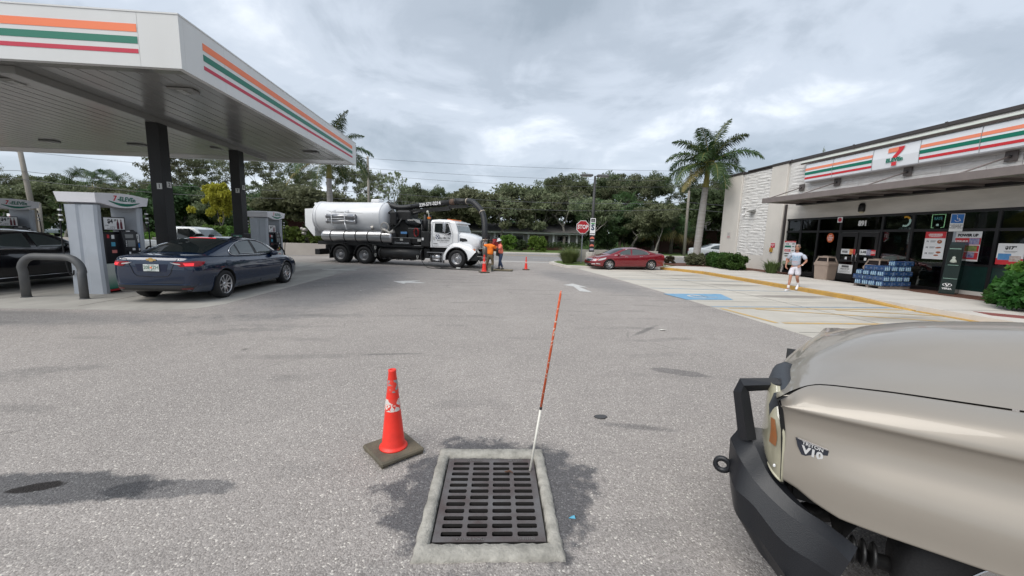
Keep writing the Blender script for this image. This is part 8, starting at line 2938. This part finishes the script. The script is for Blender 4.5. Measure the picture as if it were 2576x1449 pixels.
def leafcloud(centres, radii, n, size, name, m, parent=None, flat=.75, elong=1.7):
	"""n leaf-like quads scattered round each centre, one mesh"""
	cs = np.repeat(np.asarray(centres, float), n, axis=0)
	rs = np.repeat(np.asarray(radii, float), n)
	N_ = len(cs)
	d = rng.normal(size=(N_, 3))
	d /= np.linalg.norm(d, axis=1)[:, None]
	rr = rng.random(N_) ** .5
	p = cs + d * (rr * rs)[:, None] * np.array([1, 1, flat])
	a = rng.normal(size=(N_, 3)); a /= np.linalg.norm(a, axis=1)[:, None]
	b = np.cross(a, rng.normal(size=(N_, 3))); b /= np.linalg.norm(b, axis=1)[:, None]
	s_ = size * (.6 + .8 * rng.random(N_))[:, None]
	a = a * s_ * elong * .5
	b = b * s_ * .5
	v = np.stack([p - a, p + b * .9, p + a, p - b * .9], axis=1).reshape(-1, 3)
	me = bpy.data.meshes.new(name)
	me.vertices.add(N_ * 4)
	me.vertices.foreach_set('co', v.ravel())
	me.loops.add(N_ * 4)
	me.loops.foreach_set('vertex_index', np.arange(N_ * 4))
	me.polygons.add(N_)
	me.polygons.foreach_set('loop_start', np.arange(N_) * 4)
	me.polygons.foreach_set('loop_total', np.full(N_, 4))
	me.materials.append(m)
	me.update()
	me.validate()
	o = bpy.data.objects.new(name, me)
	C.objects.link(o)
	o.parent = parent
	return o

def branches(h, spread, seed, gaps=.5, droop=0.0, levels=4, trunk_r=.28, first=.28):
	"""limb skeleton: list of (points, radii), and tips"""
	rd = random.Random(seed)
	segs, tips = [], []

	def grow(p, d, L, r, lv):
		pts, rs = [p.copy()], [r]
		q = p.copy()
		n = 4
		for k in range(n):
			d = (d + Vector((rd.gauss(0, .20), rd.gauss(0, .20), rd.gauss(.03, .12) - droop * lv * .05))).normalized()
			q = q + d * L / n
			pts.append(q.copy())
			rs.append(r * (1 - .42 * (k + 1) / n))
		segs.append((pts, rs))
		if lv >= 2:
			tips.append((pts[2], lv))
		if lv >= levels:
			tips.append((q, lv))
			return
		k = rd.choice((2, 3, 3)) if lv else rd.choice((3, 4))
		ph = rd.random() * 6.28
		for i in range(k):
			an = ph + i * 2 * pi / k + rd.gauss(0, .3)
			out_ = Vector((cos(an), sin(an), 0))
			up = rd.uniform(.25, .9) if lv < 2 else rd.uniform(-.1, .7)
			nd = (d * .55 + out_ * spread * rd.uniform(.7, 1.1) + Vector((0, 0, up * .6))).normalized()
			grow(q.copy(), nd, L * rd.uniform(.62, .82), rs[-1] * .72, lv + 1)
	grow(Vector((0, 0, 0)), Vector((rd.gauss(0, .08), rd.gauss(0, .08), 1)), h * first, trunk_r, 0)
	return segs, tips

def make_tree(name, label, h, seed, leaf, bark, nleaf=60, lsize=.34, spread=.85, crad=1.25, keep=1.0, extra=0, droop=0, levels=4, first=.28, group=None, tr=.28, bare=0):
	t = thing(name, label, 'tree', group=group)
	segs, tips = branches(h, spread, seed, droop=droop, levels=levels, first=first, trunk_r=tr)
	zmax = max(p.z for p, _ in tips)
	k = h / zmax
	mb = MB()
	for pts, rs in segs:
		mb.tube([p * k for p in pts], rs, 6 if rs[0] > .06 else 4, caps=False)
	mb.build('trunk', bark, t)
	rd = random.Random(seed + 99)
	cs = [p * k for p, lv in tips if rd.random() < keep and (p * k).z > h * .22]
	rs = [crad * rd.uniform(.55, 1.15) for _ in cs]
	for _ in range(extra):
		q = rd.choice(cs) + Vector((rd.gauss(0, 1), rd.gauss(0, 1), rd.gauss(-.6, .8)))
		cs.append(q)
		rs.append(crad * rd.uniform(.4, .9))
	leafcloud([tuple(c) for c in cs], rs, nleaf, lsize, 'crown', leaf, t, flat=.62)
	return t

random.seed(21)
G_OAK = 'trees beyond the road'
protos = {
	'oak_a': make_tree('oak_tree', 'x', 11.5, 3, LOAK, BARK, 133, 0.168, .95, 1.05, .80, 10, group=G_OAK),
	'oak_b': make_tree('oak_tree', 'x', 11.0, 8, LOAK2, BARK, 114, 0.154, .90, .95, .72, 0, group=G_OAK),
	'oak_c': make_tree('oak_tree', 'x', 10.0, 15, LOAK, BARK, 152, 0.168, .95, 1.15, .90, 30, group=G_OAK),
	'thin': make_tree('open_tree', 'x', 11.5, 27, LOAK2, BARK, 76, 0.133, .80, .75, .60, 0, group=G_OAK, first=.34),
	'low': make_tree('bushy_tree', 'x', 6.2, 33, LOAK2, BARK, 161, 0.190, .95, 1.2, 1.0, 60, droop=1.0, group=G_OAK, first=.16),
	'lowd': make_tree('bushy_tree', 'x', 5.6, 41, LDARK, BARK, 161, 0.190, .95, 1.2, 1.0, 70, group=G_OAK, first=.14),
	'bare': make_tree('bare_tree', 'x', 8.0, 52, LOAK2, BARK, 10, .22, .95, .8, .3, 0, group=G_OAK, first=.26, tr=.24),
}
used = {k: False for k in protos}

def put(kind, label, x, y, s_=1.0, rz=None, z=0.6, sz=None, name=None):
	p = protos[kind]
	o = p if not used[kind] else copytree(p)
	if not used[kind]:
		used[kind] = True
	o['label'] = label
	o.location = (x, y, z)
	o.rotation_euler = (0, 0, random.random() * 6.28 if rz is None else rz)
	o.scale = (s_, s_, s_ if sz is None else sz)
	return o

trees = [
	('thin', -62.9, 56, 0.72, 0.81, 'sparse drooping oak at the left edge before the utility pole'),
	('low', -54.7, 50, 0.90, 0.90, 'olive bushy tree at the far left edge'),
	('oak_c', -69.9, 70, 0.91, 0.96, 'dense green tree right of the left utility pole'),
	('low', -49.3, 50, 1.00, 0.95, 'olive rounded tree between the left utility pole and the pump header'),
	('lowd', -45.1, 52, 1.23, 1.07, 'dark bushy tree behind the nearest pump header'),
	('thin', -49.6, 60, 0.56, 0.78, 'sparse grey oak top right above the pump header'),
	('low', -40.2, 50, 1.03, 1.03, 'olive tree touching the left side of the first black column'),
	('thin', -38.7, 54, 0.78, 1.03, 'tall sparse oak just right of the first black column'),
	('thin', -36.2, 56, 0.78, 1.02, 'tall sparse oak left of the second black column'),
	('oak_b', -46.4, 68, 0.79, 0.87, 'oak behind the sparse pair between the black columns'),
	('lowd', -36.4, 50, 1.11, 1.11, 'dark bushy tree low beside the first black column'),
	('low', -34.8, 52, 0.94, 0.94, 'low olive tree behind the yellow tree'),
	('thin', -29.9, 55, 0.77, 1.01, 'tall sparse oak just right of the second black column'),
	('oak_b', -33.1, 66, 0.82, 0.91, 'oak above the second pump header'),
	('thin', -26.2, 57, 0.77, 0.96, 'sparse oak between the second pump and the palm'),
	('lowd', -26.0, 50, 1.07, 1.07, 'dark bushy tree right of the second pump'),
	('low', -21.1, 48, 1.19, 1.03, 'olive bushy tree left of the tanker tail'),
	('thin', -19.3, 56, 0.74, 1.03, 'open oak with pale limbs above the tanker barrel'),
	('thin', -17.2, 58, 0.68, 1.01, 'open oak beside the pole behind the tanker'),
	('low', -16.7, 52, 0.87, 0.97, 'low olive tree behind the tanker barrel'),
	('bare', -11.1, 52, 0.67, 1.23, 'slim nearly bare tree standing alone against the sky'),
	('oak_c', -9.9, 60, 0.56, 0.90, 'dark oak at the left end of the grove above the suction boom'),
	('oak_a', -6.5, 62, 0.49, 0.79, 'dark round oak above the truck cab'),
	('oak_c', -2.7, 60, 0.59, 0.89, 'dark round oak above the suction hose bend'),
	('low', -6.7, 54, 1.05, 0.95, 'olive low tree behind the truck machinery'),
	('low', 0.1, 57, 1.23, 1.23, 'olive shaggy tree right of the suction hose'),
	('bare', 2.6, 52, 0.79, 0.88, 'bare-limbed grey tree over the left of the porch'),
	('low', 5.2, 58, 1.41, 1.34, 'tall olive shaggy tree over the porch'),
	('bare', 7.3, 54, 0.92, 1.02, 'grey bare-limbed tree left of the stop sign'),
	('oak_a', 10.7, 60, 0.78, 0.97, 'great oak rising left of the stop sign'),
	('oak_b', 16.3, 63, 0.93, 1.09, 'tall oak directly behind the lamp post'),
	('oak_a', 19.9, 60, 0.83, 1.04, 'tall dark oak right of the lamp post'),
	('bare', 11.3, 53, 1.01, 1.12, 'pale branched leafless tree behind the stop sign'),
	('lowd', 16.1, 54, 1.26, 1.14, 'dark bushy tree right of the lamp post'),
	('oak_b', 25.2, 62, 0.91, 1.07, 'oak above the red sedan roof'),
	('low', 19.8, 50, 0.78, 0.87, 'small olive tree above the red sedan roof'),
	('oak_a', 28.8, 60, 0.83, 1.04, 'oak left of the tall palm crown'),
	('thin', 31.8, 58, 0.86, 1.01, 'sparse oak behind the utility pole and palm'),
	('oak_c', 38.1, 62, 0.99, 1.16, 'dark oak right of the palm trunk'),
	('lowd', 24.9, 54, 1.30, 1.18, 'dark bushy tree left of the palmetto clump'),
	('lowd', 32.0, 50, 1.50, 1.43, 'green bushy tree between the palm and the store corner'),
	('oak_b', 44.4, 62, 0.90, 1.00, 'oak hidden behind the store corner'),
	('thin', 50.5, 56, .28, 1.36, 'tree top poking just above the store parapet'),
]
for kind, x, y, s_, sz, lab in trees:
	put(kind, lab, x, y, s_, sz=sz, z=-.05)
# dim belt of woodland behind everything
cs, rs = [], []
for x in np.arange(-130, 110, 2.2):
	for _ in range(3):
		cs.append((x + random.gauss(0, 1.2), 84 + random.gauss(0, 4), random.uniform(.3, 4.6)))
		rs.append(random.uniform(1.4, 2.6))
tag(leafcloud(cs, rs, 200, .42, 'woodland', LDARK, None, .9), kind='stuff')
cs, rs = [], []
for x in list(np.arange(-60, -26, 1.1)) + list(np.arange(-26, -2, 1.3)) + list(np.arange(15, 50, 1.3)):
	cs.append((x + random.gauss(0, .4), (52.5 if x < 0 else 56.5) + random.gauss(0, 1.2), random.uniform(.9, 2.8)))
	rs.append(random.uniform(.9, 1.5))
tag(leafcloud(cs, rs, 150, .28, 'undergrowth', LDARK, None, .9), kind='stuff')

# yellow-green small tree between the columns
yt = make_tree('yellow_tree', 'small yellow-leaved tree between the two black columns', 5.6, 61, LYEL, BARK, 150, .17, .62, .72, 1, 10, first=.22, tr=.12)
yt.location = (-24.4, 38.5, .0)
yt.scale = (.62, .62, 1)

# palms
def frond(mb, base, az, el, L, droop, lw=.035, ll=.55, nl=34, mi=0, twist=0.0, rmi=1, curlz=.9):
	"""pinnate frond: arching stalk with two ranks of narrow leaflets"""
	b = Vector(base)
	pts = []
	h = Vector((cos(az), sin(az), 0))
	n = 12
	p = b.copy()
	e_ = el
	for i in range(n + 1):
		pts.append(p.copy())
		d = h * cos(e_) + Vector((0, 0, 1)) * sin(e_)
		p = p + d * L / n
		e_ -= droop / n * (.4 + 1.5 * i / n)
	mb.tube(pts, [.035 * (1 - .85 * i / n) + .004 for i in range(n + 1)], 4, mi=rmi, caps=False)
	side = h.cross(Vector((0, 0, 1)))
	vs, fs = [], []
	for k in range(nl):
		f = .12 + .88 * k / (nl - 1)
		x = f * n
		i = min(n - 1, int(x))
		q = pts[i].lerp(pts[i + 1], x - i)
		t = (pts[i + 1] - pts[i]).normalized()
		up = side.cross(t).normalized()
		ln = ll * (sin(pi * min(1, .12 + f * .86)) ** .6) * random.uniform(.85, 1.1)
		for s_ in (-1, 1):
			for rank in (0, 1):
				dirn = (side * s_ * 1.0 + t * random.uniform(.35, .75) + up * random.uniform(-.15, .55) * (1 if rank else -.5)).normalized()
				mid = q + dirn * ln * .5
				tip = q + dirn * ln + Vector((0, 0, -1)) * ln * random.uniform(.25, .6) * curlz
				w_ = t * lw * .5
				o = len(vs)
				vs += [q - w_ * .6, q + w_ * .6, mid + w_, mid - w_, tip]
				fs += [(o, o + 1, o + 2, o + 3), (o + 3, o + 2, o + 4)]
	mb.add(vs, fs, mi)

def royal_palm(label, x, y, h_trunk, h_shaft, lean, scale=1.0, seed=1, L=2.9):
	random.seed(seed)
	t = thing('palm_tree', label, 'palm tree', (x, y, .1))
	T = h_trunk
	prof = [(.0, .40), (.25, .33), (.8, .26), (2.0, .25), (T * .6, .25), (T * .85, .21), (T, .20)]
	pts = spline([(lean * (z / T) ** 1.1, 0, z) for z, r in prof], 3)
	rs = [float(interp(p[2], prof)) * scale for p in pts]
	MB().tube(pts, rs, 16).build('trunk', PTR, t)
	lx = lambda z: lean * (z / T) ** 1.1
	top = T + h_shaft
	MB().tube([(lx(T), 0, T - .02), (lx(T) + .02, 0, T + .25), (lx(T) + .05, 0, T + h_shaft * .6), (lx(T) + .08, 0, top + .1)], [.21 * scale, .215 * scale, .16 * scale, .10 * scale], 14).build('crownshaft', PGRN, t)
	c_ = (lx(T) + .08, 0, top)
	specs = [(0, 82, .7), (40, 62, 1.2), (100, 60, 1.3), (165, 58, 1.2), (215, 64, 1.2), (300, 60, 1.2),
			 (10, 38, 1.5), (60, 30, 1.6), (120, 32, 1.6), (180, 36, 1.5), (240, 30, 1.6), (310, 34, 1.5),
			 (25, 8, 1.5), (85, 2, 1.5), (150, 6, 1.5), (195, 2, 1.5), (250, 4, 1.5), (335, 4, 1.5), (275, -15, 1.2)]
	for az, el, dr in specs:
		mb = MB()
		frond(mb, c_, radians(az + random.uniform(-10, 10)), radians(el), L * random.uniform(.9, 1.08) * scale, dr, ll=.85 * scale, nl=52, lw=.055)
		mb.build('frond', [LPALM, PGRN], t, fix=False)
	mb = MB()
	frond(mb, c_, radians(205), radians(-22), L * scale, .8, nl=38, lw=.045)
	mb.build('frond', [LDRY, PGRN], t, fix=False)['label'] = 'brown dying frond'
	return t

royal_palm('tall grey-trunked palm tree beside the store corner', 15.75, 27.3, 5.55, 1.6, .25, seed=5, L=3.4)
royal_palm('palm tree behind the tanker, its crown cut by the canopy edge', -12.55, 33.5, 6.0, 1.7, -.05, scale=1.0, seed=9, L=4.2)

def fan_palm(label, x, y, h, s_=1.0, seed=2, leaf=LPALM):
	random.seed(seed)
	t = thing('palmetto', label, 'palmetto', (x, y, 0))
	MB().tube([(0, 0, 0), (.1, 0, h)], [.22, .18], 10).build('trunk', BARKD, t)
	mb = MB()
	for k in range(34):
		az = random.random() * 6.28
		el = random.uniform(-.7, 1.3)
		d = Vector((cos(az) * cos(el), sin(az) * cos(el), sin(el)))
		p0 = Vector((.1, 0, h))
		L = random.uniform(.8, 1.2) * s_
		p1 = p0 + d * L
		mb.tube([p0, p1], .012, 3, caps=False, mi=1)
		side = d.cross(Vector((0, 0, 1))).normalized()
		up = side.cross(d)
		vs, fs = [], []
		for j in range(15):
			a = radians(-105 + 15 * j)
			q = d * cos(a) + side * sin(a)
			tip = p1 + q * .85 * s_ + Vector((0, 0, -.28 * s_ * (1 + abs(sin(a)))))
			w_ = (side * cos(a) - d * sin(a)) * .035 * s_
			m_ = p1 + q * .45 * s_
			o = len(vs)
			vs += [p1, m_ + w_, tip, m_ - w_]
			fs += [(o, o + 1, o + 2, o + 3)]
		mb.add(vs, fs, 2 if el < -.35 else 0)
	mb.build('crown', [leaf, BARKD, LDRY], t, fix=False)
	return t

fan_palm('tall palmetto among the oaks above the lamp post', 20.0, 54, 6.4, 1.5, 3)
fan_palm('first palmetto in the clump right of the red sedan', 21.7, 46.5, 3.2, 1.25, 4)
fan_palm('middle palmetto in the clump right of the red sedan', 23.2, 46, 3.4, 1.3, 5)
fan_palm('last palmetto in the clump, nearest the tall palm', 25.2, 46.8, 3.0, 1.2, 6)
fan_palm('palmetto top left of the pump header', -61.6, 66, 8.0, 1.7, 7)
fan_palm('palmetto top right above the pump header', -56.9, 64, 8.0, 1.7, 8)

def bush(name, label, cat, x, y, z, rx, ry, rz, m, n=2600, ls=.09, group=None, stems=True, rot=0):
	t = thing(name, label, cat, (x, y, z), rot, group)
	# clumps over a rounded box so the outline is uneven
	cs, rs = [], []
	k = max(10, int(26 * (rx * ry + rx * rz + ry * rz) ** .7))
	for _ in range(k):
		u = random.random() * 6.283
		v = random.random()
		a = (abs(cos(u)) ** 2.6 + abs(sin(u)) ** 2.6) ** (-1 / 2.6)
		hz_ = v ** .7
		f = (1 - hz_ ** 4) ** .25
		cs.append((rx * .86 * a * cos(u) * f, ry * .86 * a * sin(u) * f, rz * (.10 + .84 * hz_)))
		rs.append(min(rx, ry, rz) * random.uniform(.18, .34))
	for _ in range(k // 2):
		cs.append((rx * random.uniform(-.75, .75), ry * random.uniform(-.7, .7), rz * random.uniform(.1, .9)))
		rs.append(min(rx, ry, rz) * .35)
	leafcloud(cs, rs, max(20, n // len(cs)), ls, 'foliage', m, t, flat=.8, elong=2.0)
	mb = MB()
	for _ in range(7):
		mb.tube([(random.uniform(-.3, .3) * rx, random.uniform(-.3, .3) * ry, -.02), (random.uniform(-.6, .6) * rx, random.uniform(-.6, .6) * ry, rz * .6)], [.02, .008], 4, caps=False)
	mb.build('stem', BARKD, t)
	return t

def tuft(name, label, x, y, z, r, h, m, n=420, wd=.012, seed=1, lean=1.0, group=None):
	rd = random.Random(seed)
	mb = MB()
	vs, fs = [], []
	for _ in range(n):
		a = rd.random() * 6.283
		q = rd.random() ** .6
		b = Vector((cos(a) * q * r * .35, sin(a) * q * r * .35, 0))
		L = h * rd.uniform(.6, 1.1)
		out_ = Vector((cos(a), sin(a), 0)) * r * q * lean * rd.uniform(.6, 1.2)
		m1 = b + out_ * .45 + Vector((0, 0, L * .7))
		tip = b + out_ + Vector((0, 0, L * rd.uniform(.65, 1.0)))
		s_ = Vector((-sin(a), cos(a), 0)) * wd
		o = len(vs)
		vs += [b - s_, b + s_, m1 + s_ * .8, m1 - s_ * .8, tip]
		fs += [(o, o + 1, o + 2, o + 3), (o + 3, o + 2, o + 4)]
	mb.add(vs, fs)
	o = mb.build(name, m, fix=False, loc=(x, y, z))
	return tag(o, label, 'plant', group)

LHEDGE = leafmat('hedge_leaf', (0.022, 0.065, 0.012), (0.07, 0.15, 0.03))
LLIME = leafmat('lime_leaf', (0.07, 0.15, 0.02), (0.16, 0.26, 0.05))
LGR = leafmat('ornamental_grass_leaf', (0.08, 0.11, 0.035), (0.20, 0.22, 0.09))
LGR2 = leafmat('strap_leaf', (0.06, 0.11, 0.03), (0.17, 0.25, 0.09))
random.seed(31)
# clipped hedge before the stone panel, as separate shrubs
for i, (x, y, rx, ry, rz) in enumerate(((15.1, 22.1, .72, .75, .92), (15.35, 23.1, .75, .72, .88), (15.5, 24.1, .75, .72, .92))):
	bush('hedge_shrub', ['clipped dark green hedge shrub, the end nearest the shop doors', 'clipped dark green hedge shrub in the middle of the row', 'clipped dark green hedge shrub at the row end nearest the palm'][i], 'hedge', x, y, .15, rx, ry, rz, LHEDGE, 6000, .085, 'clipped hedge before the stone panel')
bush('round_shrub', 'loose olive shrub between the hedge and the palm', 'shrub', 14.6, 25.2, .1, .75, .6, .85, LOAK2, 4500, .07)
bush('round_shrub', 'small brownish ball shrub right of the red sedan', 'shrub', 13.5, 26.9, .05, .40, .40, .62, leafmat('brown_leaf', (.05, .04, .025), (.12, .10, .055)), 3200, .05)
tuft('strap_leaf_plant', 'spiky strap-leaved plant by the shop corner behind the man', 15.95, 20.0, .16, .62, .75, LGR2, 320, .018, 3)
tuft('strap_leaf_plant', 'strap-leaved plant at the palm foot', 15.2, 26.8, .1, .6, .6, LGR, 300, .018, 5)
tuft('ornamental_grass', 'rounded clump of ornamental grass at the island kerb by the exit', 5.55, 24.4, .1, .78, 1.0, LGR, 2600, .009, 6, .95)
tuft('ornamental_grass', 'tall wispy grass behind the island clump', 6.1, 26.0, .1, .9, 1.25, LGR, 900, .010, 7, 1.0)
tuft('ornamental_grass', 'wispy grass above the wall behind the lamp post', 7.7, 27.4, .1, .7, 1.55, LGR2, 240, .016, 8)
tuft('ornamental_grass', 'wispy grass above the wall behind the red sedan hood', 10.2, 27.5, .1, .7, 1.5, LGR2, 240, .016, 9)
# leafy shrub in the right foreground bed
for i, (x, y, rx, ry, rz) in enumerate(((15.1, 9.15, .85, .75, .95), (14.75, 7.9, .9, .8, .95), (14.9, 6.6, .9, .8, .95))):
	bush('leafy_shrub', ['large leafy green shrub at the right edge, end nearest the display cabinet', 'large leafy green shrub at the right picture edge', 'leafy green shrub just beyond the right picture edge'][i], 'shrub', x, y, .15, rx, ry, rz, LHEDGE, 5200, .13, 'leafy shrubs before the shop window')
bush('leafy_sprig', 'pale green leafy sprig rising over the shrub beside the cabinet', 'shrub', 15.35, 9.9, .5, .22, .25, 1.0, LLIME, 260, .12)
bush('leafy_shrub', 'low shrub in front of the wall right of the display cabinet', 'shrub', 15.9, 10.2, .15, .5, .5, .6, LHEDGE, 1500, .11)
# hedge above the left wall
for i, x in enumerate(np.arange(-28.5, -11.5, 1.75)):
	lime = i in (0, 1, 2)
	if -25.5 < x < -20 and not lime:
		continue
	bush('wall_shrub', 'bright green shrub %s behind the long low wall' % ['at the far left', 'left of the first column', 'beside the first column', '', '', 'right of the first column', 'behind the pickup hood', 'behind the second column', 'just right of the second pump', 'nearest the tanker tail'][min(i, 9)], 'shrub', x, wy(x) + .95, .1, .98, .7, 1.25 if lime else 2.0, LLIME if lime else LBRIGHT, 2600, .12, 'shrubs behind the long wall')
# round bushes on the verge across the road
for x, y, r_, lab in ((2.9, 43.5, 1.0, 'round bright green bush right of the workers, on the lawn across the road'), (6.2, 43.2, 1.0, 'round bright green bush on the lawn left of the stop sign'), (-3.0, 44.0, .9, 'round bush hidden behind the truck cab'), (4.5, 46.5, .8, 'darker small bush between the two round bushes')):
	bush('round_bush', lab, 'bush', x, y, .12, r_, r_ * .9, r_ * 1.75 if r_ > .85 else 1.2, LLIME if r_ > .95 else LDARK, 4200, .11)
mb = MB()
tag(leafcloud([(x, 51.5 + .1 * sin(x), .75) for x in np.arange(-10, 18, .5)], [.55] * 56, 190, .10, 'porch_hedge', LDARK, None, .9), 'long low dark hedge before the white porch', 'hedge')
# small crape tree with slim stems near the stop sign
ct = make_tree('slim_tree', 'slim multi-stem tree on the verge between the round bush and the stop sign', 6.3, 77, LOAK2, BARK, 40, .16, .55, .8, .8, 0, first=.20, tr=.13)
ct.location = (12.6, 44.2, .25)
ct2 = make_tree('slim_tree', 'small pale-stemmed tree on the lawn above the red sedan roof', 5.4, 88, LOAK2, BARK, 120, .18, .7, .9, 1, 20, first=.22, tr=.12)
ct2.location = (20.5, 44.5, .25)
# wheat-like grass seed along lawn edge is left to the lawn material
